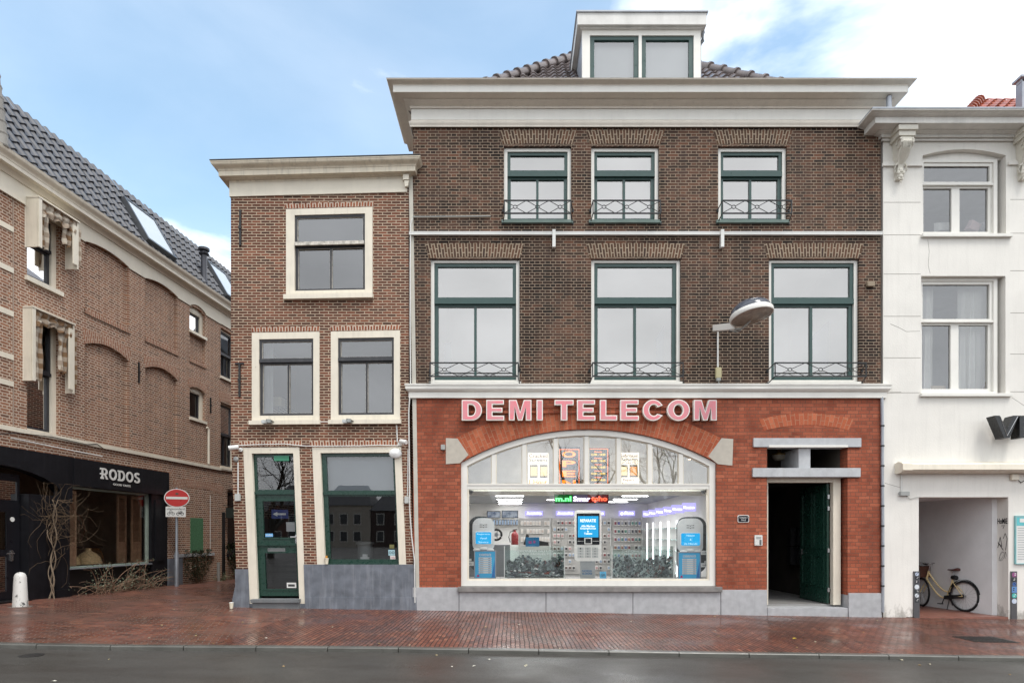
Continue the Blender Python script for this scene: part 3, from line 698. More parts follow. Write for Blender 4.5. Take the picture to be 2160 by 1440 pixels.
part('roof', mb, M['roof_brown'], main, smooth=True, label='low hipped roof of wet brown pantiles')
mb = MB(); a = [mb.v(X0, .05, Rz-.05), mb.v(X1, .05, Rz-.05), mb.v(X1, 9.9, Rz-.05), mb.v(X0, 9.9, Rz-.05)]; t1 = mb.v((X0+X1)/2, h_, Rz+h_-.08); t2 = mb.v((X0+X1)/2, h_+.2, Rz+h_-.08)
for f in ([a[0], a[1], t1], [a[1], a[2], t2, t1], [a[2], a[3], t2], [a[3], a[0], t1, t2]): mb.face(f)
part('roof_deck', mb, M['roof_brown'], main)
def ridge(mb, A, B, r, L, lip=1.35, F=None):
    A = Vector(A); B = Vector(B); D = (B-A); n = max(1, int(D.length/L)); d = D/n
    for i in range(n): mb.tube([A+d*i, A+d*(i+.14), A+d*(i+.16), A+d*(i+1.02)], [r*lip, r*lip, r*1.08, r*.95], 12)
mb = MB()
ridge(mb, (X0-.02, .02, Rz+.04), (X0+h_-.05, h_, Rz+h_*1.05+.05), .11, .42); ridge(mb, (X1+.02, .02, Rz+.04), (X1-h_+.05, h_, Rz+h_*1.05+.05), .11, .42)
part('ridge_tiles', mb, M['roof_brown'], main, smooth=True)
# dormer
yq = 1.2
x0, zt = P(1228, 62, yq); x1, _ = P(1478, 50, yq); z0 = PZ(166, yq)
mb = MB()
c0, c1 = x0+.18, x1-.16; cm = (PX(1350.5, yq))
for q in ((x0, z0-.4, c0, zt), (c1, z0-.4, x1, zt), (c0, zt-.14, c1, zt), (c0, z0-.4, c1, z0-.3), (cm-.035, z0-.3, cm+.035, zt-.14)): mb.box(q[0], yq, q[1], q[2], yq+.12, q[3])
dm = part('dormer', mb, M['white'], main, label='white boxed dormer with two green windows')
mb = MB(); mb.box(x0, yq+.12, z0-.5, x0+.06, 5.5, zt); mb.box(x1-.06, yq+.12, z0-.5, x1, 5.5, zt); mb.box(x0+.061, 5.4, z0-.5, x1-.061, 5.5, zt); part('cheek', mb, M['zinc'], dm)
zz0, zz1 = zt+.005, PZ(27, yq-.12)
mb = MB(); mb.box(x0-.12, yq-.12, PZ(52, yq-.12), x1+.1, 5.6, zz1); mb.box(x0-.05, yq-.05, zt-.02, x1+.05, 5.5, PZ(52, yq-.12)-.001); part('fascia', mb, pm('pale_grey_paint', 'c9c8c4', .5, streak=.15), dm)
mb = MB(); mb.box(x0-.15, yq-.15, zz1+.001, x1+.13, 5.65, zz1+.035); part('roof_edge', mb, M['zinc'], dm)
for a, b in ((c0, cm-.035), (cm+.035, c1)):
    mb = MB(); mb.frame(a+.002, z0-.3, b-.002, zt-.142, yq+.03, yq+.1, .1, .1, .05, .08); s_ = part('sash', mb, M['green'], dm)
    mb = MB(); mb.quad((a+.09, yq+.07, z0-.3), (b-.09, yq+.07, z0-.3), (b-.09, yq+.07, zt-.21), (a+.09, yq+.07, zt-.21)); part('pane', mb, glass('dormer_glass', .22), dm)
mb = MB(); mb.box(x0+.08, yq+.2, z0-.35, x1-.08, yq+.22, zt-.05); part('blind', mb, pm('attic_blind', 'b5b5b3', .8, var=.02), dm)
mb = MB(); mb.tube([(x1+.06, yq+.1, PZ(52, yq)), (x1+.09, yq+.1, PZ(62, yq)), (x1+.09, yq+.15, PZ(76, yq)), (x1+.03, yq+.2, PZ(84, yq)), (x1+.03, yq+.2, z0-.2)], .045, 8); part('drainpipe', mb, M['zinc'], dm, smooth=True)
mb = MB(); xx, zz = P(1875, 205, -.25); mb.tube([(xx, -.25, zz), (xx, -.25, zz-.35), (xx-.05, -.1, zz-.6)], .055, 10); part('drainpipe', mb, M['zinc'], main, smooth=True)
# ================================================================ small leaning house
def warp(v):
    x, y, z = v
    k = max(0, (3.6-z))
    sm = max(0, min(1, (z-2.0)/6.5))
    zz = z+(.1*((x+5.93)/3.8)*sm)
    return Vector((x+.042*k*(1 if x > -5 else 1.0), y, zz))
HX0, HX1 = fx(487), fx(862)
house = thing('small_house', 'narrow leaning old brick house with cream cornice and a dark green shop door', 'building', ((HX0+HX1)/2, 0, .08))
def kx(px): return fx(px)
def kxl(px, py): return fx(px)-.042*max(0, 3.6-fz(py))   # undo the lean so that warp puts it back
win_top = (fx(603), fz(626), fx(786), fz(444)); win_a = (fx(531), fz(888), fx(674), fz(702)); win_b = (fx(697.5), fz(888), fx(844), fz(702))
dr = (fx(513), fz(1256), fx(635), fz(944)); dr = (fx(513), fz(1256), fx(631), fz(944))
sh = (fx(658), fz(1190), fx(846), fz(944))
holes = [win_top, win_a, win_b, sh]
mb = MB(warp)
topz = fz(405)
outer = [(HX0, .0), (HX0, 1.8), (HX0, 3.6), (HX0, 6), (HX0, topz), (HX1, topz), (HX1, 6), (HX1, 3.6), (HX1, 1.8), (HX1, 0), (dr[2], 0), (dr[2], 1.8), (dr[2], dr[3]), (dr[0], dr[3]), (dr[0], 1.8), (dr[0], 0)]
mb.prism(outer, 0, .3, [[(h[0], h[1]), (h[0], (h[1]+h[3])/2), (h[0], h[3]), (h[2], h[3]), (h[2], (h[1]+h[3])/2), (h[2], h[1])] for h in holes])
part('wall', mb, M['house'], house, label='uneven red brown brick wall with thick pale joints')
mb = MB(warp); mb.box(HX0, .31, 0, HX0+.2, 8, topz); mb.box(HX1-.2, .31, 0, HX1, 8, topz); mb.box(HX0+.21, 7.8, 0, HX1-.21, 8, topz); mb.box(HX0+.21, .31, topz-.2, HX1-.21, 7.79, topz); part('side_wall', mb, M['house'], house)
# grey rendered joint between the two houses
mb = MB(warp); mb.box(HX1+.003, -.012, .1, X0-.004, .2, fz(380)); part('party_joint', mb, pm('lime_render', 'b9b5aa', .8, var=.12, streak=.3), house)
# base of blue grey render
mb = MB(warp)
zt = fz(1190)
mb.prism([(dr[2]-.01, -.25), (dr[2]+.0, zt), (HX1+.03, zt), (HX1+.02, -.25)], -.03, .06); o = part('plinth', mb, M['bluestone'], house, label='blue grey rendered plinth with white stains', bevel=.004)
mb = MB(warp); mb.box(dr[2]-.005, -.045, -.25, HX1+.03, .05, fz(1258)); part('plinth_foot', mb, M['bluestone'], house, bevel=.004)
mb = MB(warp)
a = [(HX0-.01, fz(1200)), (HX0-.02, fz(1235)), (HX0-.09, fz(1262)), (HX0-.16, -.1), (dr[0]-.0, -.1), (dr[0]-.003, fz(1200))]
mb.prism(list(reversed(a)), -.03, .35); part('corner_plinth', mb, M['bluestone'], house, bevel=.004)
# frieze and cornice (tilted by warp)
mb = MB(warp); mb.box(HX0-.02, -.03, fz(416), HX1-.03, .3, fz(380)); part('frieze', mb, M['cream2'], house)
mb = MB(warp); mb.box(HX1-.1, -.12, fz(395), HX1+.02, -.031, fz(384)); mb.prism([(HX1-.06, fz(409)), (HX1+.0, fz(407)), (HX1+.02, fz(395.5)), (HX1-.08, fz(395.5))], -.1, -.032); part('frieze_bracket', mb, M['cream2'], house)
z1 = PZ(367, -.17)
prof = [(0, PZ(386, 0)), (.035, PZ(386, -.03)), (.04, PZ(383, -.04))]+cyma(.04, PZ(382, -.04), .09, PZ(377, -.1), 4)+[(.1, PZ(376, -.1)), (.19, PZ(376, -.1)), (.19, PZ(376, -.1)+.1)]+cyma(.2, PZ(376, -.1)+.105, .3, PZ(342, -.3), 8)+[(.31, PZ(341, -.3)), (.31, PZ(339, -.3)), (-.05, PZ(338, -.3))]
cb = cornice(warp, prof, HX0+.02, HX1-.02, .8, True, True); part('cornice', cb, pm('old_cream_gutter', 'd0c6b2', .5, var=.08, streak=.55, sc=(.27, .24, .19)), house, smooth=True)
mb = MB(warp); mb.box(HX0-.3, -.32, PZ(338, -.3)+.002, HX1+.29, .9, PZ(338, -.3)+.016); part('gutter_lead', mb, pm('lead', '4a4845', .5), house)
# flat soldier arches
for a, b, z, zt_ in ((win_top[0]-.02, win_top[2]+.02, win_top[3]+.01, win_top[3]+.11), (win_a[0], win_a[2], win_a[3]+.01, win_a[3]+.11), (win_b[0], win_b[2], win_b[3]+.01, win_b[3]+.11), (dr[0]-.08, dr[2]+.05, dr[3]+.03, dr[3]+.14), (sh[0]-.05, sh[2]+.05, sh[3]+.03, sh[3]+.14)):
    part('brick_arch', flat_arch(warp, a, b, z, zt_, .01, 8), M['house_arch'], house)
def hwin(h, fr, tz, mull, gm, **k): return window(house, warp, *h, fr, M['cream'], M['dark'], gm, sw=.055, tz=tz, th=.06, mull=mull, mw=.035, y=.0, beads=True, **k)
w = hwin(win_top, (.18, .16, .1, .13), fz(519), (fx(696),), M['g_house'], sill=(.02, .1, .1), label='square top window with a worn meeting rail')
mb = MB(warp); mb.box(win_top[0]+.2, -.035, fz(522), win_top[2]-.18, .02, fz(515)); part('worn_rail', mb, pm('peeling_white', 'bdb8ae', .8, var=.45, vs=14, bump=.3), w)
w1 = hwin(win_a, (.15, .13, .11, .14), fz(762), (fx(606),), M['g_house'], sill=(.03, .09, .09), label='first floor window with a lamp and curtain')
w2 = hwin(win_b, (.15, .13, .11, .14), fz(761), (fx(772),), M['g_house'], sill=(.03, .09, .09))
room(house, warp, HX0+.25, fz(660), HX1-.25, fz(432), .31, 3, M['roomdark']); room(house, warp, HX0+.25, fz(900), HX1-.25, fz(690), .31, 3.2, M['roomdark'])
# curtain and table lamp
mb = MB(); n = 26
cxa, cxb = PX(555, .35), PX(576, .35)
g = [[mb.v(cxa+(cxb-cxa)*i/n, .38+.025*sin(i*1.9), z) for i in range(n+1)] for z in (PZ(880, .35), PZ(714, .35))]
for i in range(n): mb.face([g[0][i], g[0][i+1], g[1][i+1], g[1][i]])
single('curtain', mb, M['curtain'], 'white curtain hanging at the left side of the window above the green door', 'curtain', smooth=True)
lx, lz = P(587, 858, .8); t = thing('table_lamp', 'small table lamp with a square cream shade behind the window over the door', 'lamp', (lx, .8, lz-.3))
mb = MB(); mb.prism_top([(lx-.11, .69), (lx+.11, .69), (lx+.11, .91), (lx-.11, .91)], lz, lz+.2); part('lamp_shade', mb, pm('lamp_shade_cream', 'e6d3aa', .8), t)
mb = MB(); mb.lathe([(.07, -.3), (.06, -.28), (.015, -.26), (.012, 0)], (lx, .8, lz), 12); part('lamp_foot', mb, M['dark'], t)
mb = MB(warp); mb.box(HX0+.3, .5, fz(888)-.1, HX0+1.4, 1.2, fz(888)+.0); single('side_table', mb, M['wood'], 'low wooden table carrying the lamp behind the first floor window', 'table')
# door with frame
mb = MB(warp); x0_, z0_, x1_, z1_ = dr; zm = 1.8
mb.prism([(x0_+.002, .18), (x0_+.002, zm), (x0_+.002, z1_-.002), (x1_-.002, z1_-.002), (x1_-.002, zm), (x1_-.002, .18), (x1_-.13, .18), (x1_-.13, zm), (x1_-.13, z1_-.12), (x0_+.17, z1_-.12), (x0_+.17, zm), (x0_+.17, .18)], -.012, .13)
df = part('door_frame', mb, M['cream'], house, label='leaning cream door surround', bevel=.003)
mb = MB(warp); mb.box(x0_+.005, -.01, -.1, x0_+.2, .12, .179); mb.box(x1_-.15, -.01, -.1, x1_-.003, .12, .179); part('frame_foot', mb, M['bluestone'], df)
DX0, DX1 = x0_+.17, x1_-.13
mb = MB(warp); mb.frame(DX0, fz(1038), DX1, z1_-.12, .08, .13, .06, .03, .06, .07); mb.box(DX0-.001, .05, fz(1042), DX1+.001, .14, fz(1036)); mb.box(DX0, .07, fz(1262), DX0+.02, .13, fz(1042.5)); tr = part('transom_light', mb, M['dgreen'], df)
mb = MB(warp); mb.quad((DX0+.05, .1, fz(1033)), (DX1-.02, .1, fz(1033)), (DX1-.02, .1, z1_-.18), (DX0+.05, .1, z1_-.18)); part('pane', mb, M['g_dark'], tr)
DX0 += .022
mb = MB(warp); mb.prism([(DX0, fz(1257)), (DX1, fz(1257)), (DX1, fz(1042.5)), (DX0, fz(1042.5))], .09, .135, [rect(DX0+.13, fz(1242), DX1-.06, fz(1166)), rect(DX0+.13, fz(1133), DX1-.06, fz(1056))])
dd = part('door', mb, M['dgreen'], house, label='dark green door with two glass panels and a mail slot')
for za, zb in ((1242, 1166), (1133, 1056)):
    mb = MB(warp); mb.frame(DX0+.1, fz(za)-.03, DX1-.03, fz(zb)+.03, .075, .089, .03); part('glazing_bead', mb, M['dgreen'], dd)
    mb = MB(warp); mb.quad((DX0+.13, .11, fz(za)), (DX1-.06, .11, fz(za)), (DX1-.06, .11, fz(zb)), (DX0+.13, .11, fz(zb))); part('pane', mb, M['g_dark'], dd)
mb = MB(warp); mb.box(DX0+.01, .05, fz(1150), DX1-.0, .089, fz(1145)); part('weather_bar', mb, M['dgreen'], dd)
mb = MB(warp); mb.frame(DX0+.2, fz(1163), DX0+.57, fz(1155.5), .07, .089, .015); mb.box(DX0+.216, .08, fz(1161), DX0+.554, .088, fz(1157.5)); part('mail_slot', mb, pm('aged_aluminium', '7d807f', .4, .6), dd)
mb = MB(warp); hx_ = DX1-.03; mb.box(hx_-.03, .06, fz(1147), hx_+.03, .089, fz(1127)); mb.tube([(hx_, .06, fz(1132)), (hx_, .03, fz(1132)), (hx_-.12, .03, fz(1132))], .014, 6); part('handle', mb, pm('steel', 'b5b5b5', .25, .9), dd)
mb = MB(warp); mb.box(DX0-.12, -.16, fz(1269), DX1+.03, .15, fz(1262)); mb.box(DX0-.1, -.11, -.1, DX1+.01, .15, fz(1269)-.001); part('doorstep', mb, pm('worn_step', '6a6d6f', .6, var=.2, streak=.2), house, bevel=.006)
# shop window
mb = MB(warp); mb.prism([(sh[0]+.002, sh[1]), (sh[0]+.002, sh[3]-.002), (sh[2]-.002, sh[3]-.002), (sh[2]-.002, sh[1]), (sh[2]-.15, sh[1]), (sh[2]-.15, sh[3]-.12), (sh[0]+.17, sh[3]-.12), (sh[0]+.17, sh[1])], -.012, .12); sf = part('shop_window', mb, M['cream'], house, label='cream framed shop window with dark green sashes')
SX0, SX1 = sh[0]+.17, sh[2]-.15
mb = MB(warp); mb.frame(SX0, fz(1039), SX1, sh[3]-.12, .06, .12, .1, .05, .05, .07); mb.box(SX0, .04, fz(1043), SX1, .13, fz(1038.8)); mb.frame(SX0, sh[1]+.02, SX1, fz(1043)-.001, .07, .12, .1, .04, .09, .03); mb.box(SX0, -.02, sh[1], SX1, .13, sh[1]+.02); part('sash', mb, M['dgreen'], sf)
mb = MB(warp); mb.quad((SX0+.08, .09, fz(1035)), (SX1-.04, .09, fz(1035)), (SX1-.04, .09, sh[3]-.18), (SX0+.08, .09, sh[3]-.18)); part('pane', mb, M['g_dark'], sf)
mb = MB(warp); mb.quad((SX0+.08, .1, sh[1]+.1), (SX1-.03, .1, sh[1]+.1), (SX1-.03, .1, fz(1045)), (SX0+.08, .1, fz(1045))); part('pane', mb, M['g_dark'], sf)
mb = MB(warp); mb.box(SX0, .2, fz(1041), SX1, .22, sh[3]-.1); part('blind', mb, pm('grey_blind', '9ea3a6', .8, var=.03), sf, label='plain grey blind behind the upper pane')
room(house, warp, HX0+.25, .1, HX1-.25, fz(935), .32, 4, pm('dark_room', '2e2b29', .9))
# objects in that shop
cx_, cz_ = P(770, 1160, 1.2)
mb = MB(); mb.lathe([(.16, -.5), (.17, .12), (.21, .14), (.21, .18), (.14, .2)], (cx_, 1.2, cz_), 20); single('display_stand', mb, pm('pale_stand', '8b8d8a', .5), 'pale round display stand in the dark shop window beside the green door', 'stand', smooth=True)
mb = MB(); cx_, cz_ = P(770, 1178, .35); mb.box(cx_-.09, .3, cz_-.03, cx_+.09, .42, cz_+.04); mb.box(cx_-.05, .33, cz_+.04, cx_+.05, .4, cz_+.1); single('cash_box', mb, M['pvc'], 'small white box on the sill inside the dark shop window', 'box', bevel=.004)
# stickers on the glass
def sticker(px, py, w_, h_, col, label, y=.085, F=warp, txt=None, tcol=None, mats=None):
    x, z = kxl(px, py), fz(py)
    mb = MB(F); mb.box(x-w_/2, y-.004, z-h_/2, x+w_/2, y, z+h_/2); ms = [col]
    if txt:
        mb.mi = 1; mb.text(txt, x-w_*.42, z-h_*.25, x+w_*.42, z+h_*.25, y-.0042, .001); ms.append(tcol)
    return single('sticker', mb, ms, label, 'sticker')
paper = pm('white_paper', 'd6d6d2', .6, var=.03); inkb = pm('black_ink', '18181a', .5)
sticker(824.5, 1165, .14, .12, pm('pale_blue_paper', '9dc0c8', .5), 'pale blue square sticker low on the dark shop window', txt='oo', tcol=inkb)
sticker(827, 1176, .11, .09, paper, 'white sticker at the bottom right of the dark shop window', txt='OPEN', tcol=pm('red_ink', 'a3252a', .5))
sticker(825, 1152, .1, .08, pm('olive_paper', '6d6a3e', .5), 'olive yellow sticker above the pale blue one on the dark window')
sticker(565, 1128, .16, .07, pm('blue_sticker', '6aa8d8', .5), 'light blue strip sticker low on the upper glass of the green door', y=.07, txt='info', tcol=paper)
sticker(612.5, 1234, .2, .11, paper, 'white paper sticker at the bottom of the green door glass', y=.07, txt='i', tcol=inkb)
sticker(592, 966, .32, .11, pm('exit_green', '3e8a6c', .5), 'green notice at the top of the light above the shop door', y=.05)
sticker(583, 1083, .36, .19, pm('blue_board', '2a3d80', .5), 'dark blue board with a white arrow behind the upper door glass', y=.2)
sticker(607, 1110, .2, .2, paper, 'white paper note behind the upper glass of the green door', y=.19)
mb = MB(warp); x, z = kxl(583, 1083), fz(1083); mb.prism([(x-.15, z), (x-.05, z+.05), (x-.05, z+.02), (x+.13, z+.02), (x+.13, z-.02), (x-.05, z-.02), (x-.05, z-.05)], .186, .19); single('arrow', mb, paper, 'white left pointing arrow on the dark blue board in the door', 'arrow')
# wall anchors
def anchor(parent, F, x, z0, z1, cross=0, y=-.03):
    mb = MB(F); mb.box(x-.02, y, z0, x+.02, y+.029, z1)
    if cross: mb.box(x-cross, y-.004, z1-.02, x+cross, y+.028, z1+.012)
    mb.box(x-.03, y-.015, (z0+z1)/2-.03, x+.03, y, (z0+z1)/2+.03)
    return part('wall_anchor', mb, M['iron'], parent)
anchor(house, warp, fx(507.5), fz(519), fz(444)); anchor(house, warp, fx(506), fz(837), fz(767), .09)
# lamps, boxes, cables on the small house (things)
def floodlight(px, py, lab):
    x, z = fx(px), fz(py); t = thing('floodlight', lab, 'floodlight', (x, -.1, z), 0, 'floodlights under the first floor windows')
    mb = MB(); mb.box(x+.0, -.2, z-.05, x+.1, -.05, z+.03); part('housing', mb, pm('alu_grey', '8f9290', .45, .4), t, bevel=.008)
    mb = MB(); mb.box(x-.06, -.28, z-.075, x+.02, -.14, z-.0); part('lamp_head', mb, pm('alu_light', 'b9bcba', .4, .3), t, bevel=.01)
    mb = MB(); mb.tube([(x+.02, -.2, z+.02), (x+.12, -.12, z-.01), (x+.14, -.04, z+.0)], .01, 6); part('bracket', mb, M['iron'], t)
floodlight(568, 890, 'small floodlight under the window with the curtain'); floodlight(735, 889, 'small floodlight under the right first floor window of the leaning house')
x, z = PX(833, -.1), PZ(955, -.1); mb = MB(); Mx = Matrix.Rotation(radians(90), 3, 'X'); MS = Matrix.Diagonal((1.28, 1, 1))
mb.lathe([(.1, -.06), (.105, -.01), (.1, .02), (.07, .045), (0, .055)], (x, -.05, z), 28, MS @ Mx); single('bulkhead_lamp', mb, pm('opal_plastic', 'e4e4e2', .3, var=.02), 'white oval bulkhead lamp on the frame corner of the dark shop window', 'lamp', smooth=True)
def camera_(px, py, lab, s=1):
    x, z = fx(px), fz(py); t = thing('security_camera', lab, 'camera', (x, -.05, z), 0)
    mb = MB(); mb.tube([(x-.11*s, -.22, z-.03), (x-.09*s, -.21, z-.025), (x+.03*s, -.1, z+.01)], [.045, .05, .05], 12); part('housing', mb, M['pvc'], t, smooth=True)
    mb = MB(); mb.tube([(x, -.1, z), (x+.05*s, -.05, z-.03), (x+.06*s, -.002, z-.03)], .014, 6); mb.lathe([(.045, 0), (.045, .03)], (x+.06*s, -.001, z-.03), 12, Mx); part('bracket', mb, M['pvc'], t)
camera_(503, 945, 'white camera on the left corner of the small house above the door'); camera_(850, 933, 'white camera at the right end of the small house beside the joint', -1)
def jbox(px, py, w_, h_, lab, mat=None, y=-.001, name='junction_box', F=None):
    x, z = fx(px), fz(py); mb = MB(F or ident); mb.box(x-w_/2, -.07, z-h_/2, x+w_/2, y, z+h_/2); return single(name, mb, mat or pm('box_grey', 'b3b5b1', .5, var=.06), lab, 'box', bevel=.008)
jbox(503, 1049, .11, .15, 'grey junction box on the left edge of the small house'); jbox(858.5, 1054, .09, .15, 'grey junction box between the dark shop window and the joint')
mb = MB(); mb.lathe([(.05, 0), (.055, .04), (.03, .06)], (fx(499), -.001, fz(968)), 12, Mx); single('junction_box', mb, M['grey_plastic'], 'round grey cable box under the camera at the left corner', 'box')
def cable(pts, r, lab, mat=None, y=-.02, F=ident, n=5):
    mb = MB(F); mb.tube([(fx(a), y, fz(b)) for a, b in pts], r, n); return single('cable', mb, mat or M['pvc'], lab, 'cable')
cable([(497, 940), (540, 938), (600, 936.5), (645, 941), (700, 941), (760, 940.5), (800, 939), (841, 940)], .011, 'white cable sagging above the door and window of the small house', y=-.035)
cable([(503, 975), (503, 1041)], .014, 'white conduit down the left edge of the small house')
cable([(837, 897), (838.5, 932)], .014, 'short white conduit under the right first floor window')
cable([(861, 948), (860, 1045)], .011, 'thin white cable down to the grey box beside the dark window')
cable([(592, 893), (650, 890), (735, 891), (830, 890)], .01, 'thin cable running under the two first floor windows', y=-.05)
cable([(871, 462), (867, 475), (866, 560), (866, 700), (867, 810), (863, 870), (864, 960), (865, 1075), (869, 1130), (875, 1180), (876, 1270)], .013, 'long white cable down the joint between the small house and the shop building', y=-.05)
cable([(871, 459), (900, 459), (1035, 457.5)], .013, 'thin grey pipe ending on the brick wall left of the top windows', M['grey_plastic'], -.03)
def cup(x, y, z, lab):
    t = thing('paper_cup', lab, 'cup', (x, y, z)); mb = MB(); mb.lathe([(.032, 0), (.045, .12), (.043, .12), (.03, .006), (0, .006)], (x, y, z), 16); part('cup', mb, pm('paper_cup', 'd9d2bd', .6), t, smooth=True)
    mb = MB(); mb.lathe([(.046, .117), (.049, .12), (.046, .125), (.043, .12)], (x, y, z), 16); part('rim', mb, M['pvc'], t, smooth=True); return t
c1 = cup(PX(488, -.3), -.3, ground(-6.1, -.3), 'pale paper cup on the bricks at the corner of the small house'); c2 = cup(fx(689.5), -.02, fz(1189), 'white paper cup with orange scraps on the ledge of the dark shop window')
mb = MB(); x, z = fx(689.5), fz(1189)+.1
for i in range(5): mb.obox((x+random.uniform(-.015, .015), -.02+random.uniform(-.01, .01), z+.04), (.008, 0, .004*i-.006), (0, .008, 0), (.006*i-.01, 0, .035))
single('fries', mb, pm('orange_scraps', 'c58a35', .6), 'orange snack scraps sticking out of the white cup', 'snack')
# ================================================================ right: white rendered house
wh = thing('white_house', 'white rendered townhouse with heavy cornice and carved console', 'building', (10.5, 0, -.15))
WX0, WX1 = fx(1863), fx(2480)
psg = (fx(1938), fx(2127), fz(1048))
wa = (fx(1946), fz(495), fx(2122), fz(330)); wb = (fx(1943), fz(830), fx(2121), fz(582))
topz = YZ(270, 0)
ha = [(wa[0], wa[1])]+[(wa[0]+(wa[2]-wa[0])*k/10, wa[3]+.02+.13*4*(k/10)*(1-k/10)) for k in range(11)]+[(wa[2], wa[1])]
far_ = fx(2330)
mb = MB(); mb.prism([(WX0, -.4), (WX0, topz), (WX1, topz), (WX1, -.4), (psg[1], -.4), (psg[1], psg[2]), (psg[0], psg[2]), (psg[0], -.4)], 0, .3, [ha, rect(*wb), rect(far_-.2, wb[1], far_+1.2, wb[3]), rect(far_-.2, wa[1], far_+1.2, wa[3])])
part('wall', mb, M['render'], wh, label='white rendered front wall')
mb = MB(); mb.box(WX0, .31, -.3, WX0+.2, 9, topz); mb.box(WX1-.2, .31, -.3, WX1, 9, topz); mb.box(WX0+.21, 8.8, -.3, WX1-.21, 9, topz); mb.box(WX0+.21, .31, topz-.15, WX1-.21, 8.79, topz); part('side_wall', mb, M['render'], wh)
for (zz, xa, xb) in [(fz(y), fx(1864), fx(1942)) for y in (427, 495.5, 578, 667, 754.5, 828)]+[(fz(y), fx(2131), fx(2231)) for y in (421, 492, 571, 660, 746.5, 826)]:
    mb = MB(); mb.prism([(xa, zz-.005), (xb, zz-.005), (xb, zz+.006), (xa, zz+.006)], -.0015, .004); part('joint_groove', mb, pm('groove_shadow_render', '8f8b84', .9), wh)
for pts in ([(1878, 683), (1895, 690), (1912, 699), (1940, 698)], [(1864, 829), (1880, 827), (1901, 826.5)], [(2134, 838), (2150, 848), (2170, 862), (2195, 868)], [(1866, 1018), (1890, 1025), (1900, 1028)], [(1957, 505), (1960, 530), (1958, 560), (1962, 577)]):
    mb = MB(); mb.tube([(fx(a), -.0005, fz(b)) for a, b in pts], .003, 4); part('hairline_crack', mb, pm('crack_dark', '6f6a62', .9), wh)
# rendered quoin panels (slightly proud) around the window side strips
mb = MB(); z_ = fz(348); mb.prism([(WX0-.02, z_-.035), (fx(1944), z_-.035), (fx(1944), z_+.03), (WX0-.02, z_+.03)], -.05, -.001); part('string_moulding', mb, M['render'], wh, bevel=.01); mb = MB(); mb.prism([(fx(2125), z_-.01), (fx(2480), z_-.01), (fx(2480), z_+.05), (fx(2125), z_+.05)], -.05, -.001); part('string_moulding', mb, M['render'], wh, bevel=.01)
zt_ = YZ(233, .5)
cx0 = PX(1837, -.5)+.5
prof = [(0, YZ(298, 0)), (.05, YZ(297, .05)), (.05, YZ(291, .05)), (.1, YZ(289, .1)), (.1, YZ(283, .1)), (.16, YZ(278, .15)), (.2, YZ(274, .2)), (.2, YZ(273, .2)), (.4, YZ(273, .2)), (.4, YZ(273, .2)+.12), (.42, YZ(273, .2)+.125)]+cyma(.43, YZ(273, .2)+.13, .54, zt_-.03, 8, -.8)+[(.55, zt_-.02), (.55, zt_), (-.1, zt_+.02)]
cb = cornice(ident, prof, cx0+.05, WX1, 1.2, True, False); part('cornice', cb, pm('white_cornice_paint', 'd3d1cb', .45, streak=.2), wh, smooth=True)
mb = MB(); mb.box(cx0-.5, -.56, zt_+.003, WX1, 1., zt_+.03); part('gutter_lead', mb, M['zinc'], wh)
def console(x, lab=None):
    mb = MB(); zt = YZ(273, .2)-.005
    # abacus block
    mb.box(x-.2, -.37, zt-.1, x+.2, -.01, zt); mb.box(x-.17, -.33, zt-.2, x+.17, -.01, zt-.101)
    side = [(0, zt-.2), (-.3, zt-.2), (-.33, zt-.3), (-.3, zt-.42), (-.2, zt-.55), (-.12, zt-.68), (-.1, zt-.78), (-.13, zt-.86), (-.1, zt-.93), (0, zt-.97)]
    a = [mb.v(x-.11+(.05 if p[1] < zt-.6 else 0), p[0], p[1]) for p in side]; b = [mb.v(x+.11-(.05 if p[1] < zt-.6 else 0), p[0], p[1]) for p in side]
    mb.face(a); mb.face(list(reversed(b)))
    for i in range(len(side)): mb.face([a[i], b[i], b[(i+1) % len(side)], a[(i+1) % len(side)]])
    for s_ in (-1, 1):   # volutes and acanthus ribs
        mb.tube([(x+s_*.12, -.25+.09*cos(t), zt-.31+.09*sin(t)) for t in [k*.5 for k in range(12)]], .022, 6)
        mb.tube([(x+s_*.09, -.07, zt-.83), (x+s_*.13, -.1, zt-.78), (x+s_*.11, -.12, zt-.7), (x+s_*.07, -.14, zt-.66)], .02, 6)
    for k in range(-2, 3): mb.tube([(x+k*.035, -.31, zt-.24), (x+k*.038, -.34, zt-.33), (x+k*.034, -.3, zt-.44), (x+k*.025, -.21, zt-.55), (x+k*.015, -.13, zt-.66)], [.02, .024, .02, .016, .008], 6)
    for k, (dx_, dz_, r) in enumerate(((0, -.8, .05), (-.05, -.84, .04), (.05, -.84, .04), (0, -.92, .045), (-.03, -.97, .03), (.03, -.97, .03), (0, -1.03, .022))): mb.lathe([(0, -r), (r*.8, -r*.6), (r, 0), (r*.8, r*.6), (0, r)], (x+dx_, -.11, zt+dz_), 8)
    return part('console', mb, pm('carved_plaster', 'd0ccc0', .7, var=.08, vs=12), wh, smooth=True)
console(PX(1912, -.3)); console(PX(2178, -.3))
def wwin(h, tpy, arched):
    W_ = window(wh, ident, h[0]+.0, h[1], h[2]-(.09 if not arched else .1), h[3]-(.0), (.05, .08, .06, .06), M['white'], M['white'], M['g_white'], sw=.075, tz=fz(tpy), th=.04, mull=((h[0]+h[2]-.09)/2-.02,), mw=.17, y=.1)
    mb = MB(); mb.box(h[0]-.04, -.07, h[1]-.07, h[2]+.1, .1, h[1]-.002); part('sill', mb, M['white'], W_, bevel=.006); return W_
wwin(wa, 382, True); wwin(wb, 674, False)
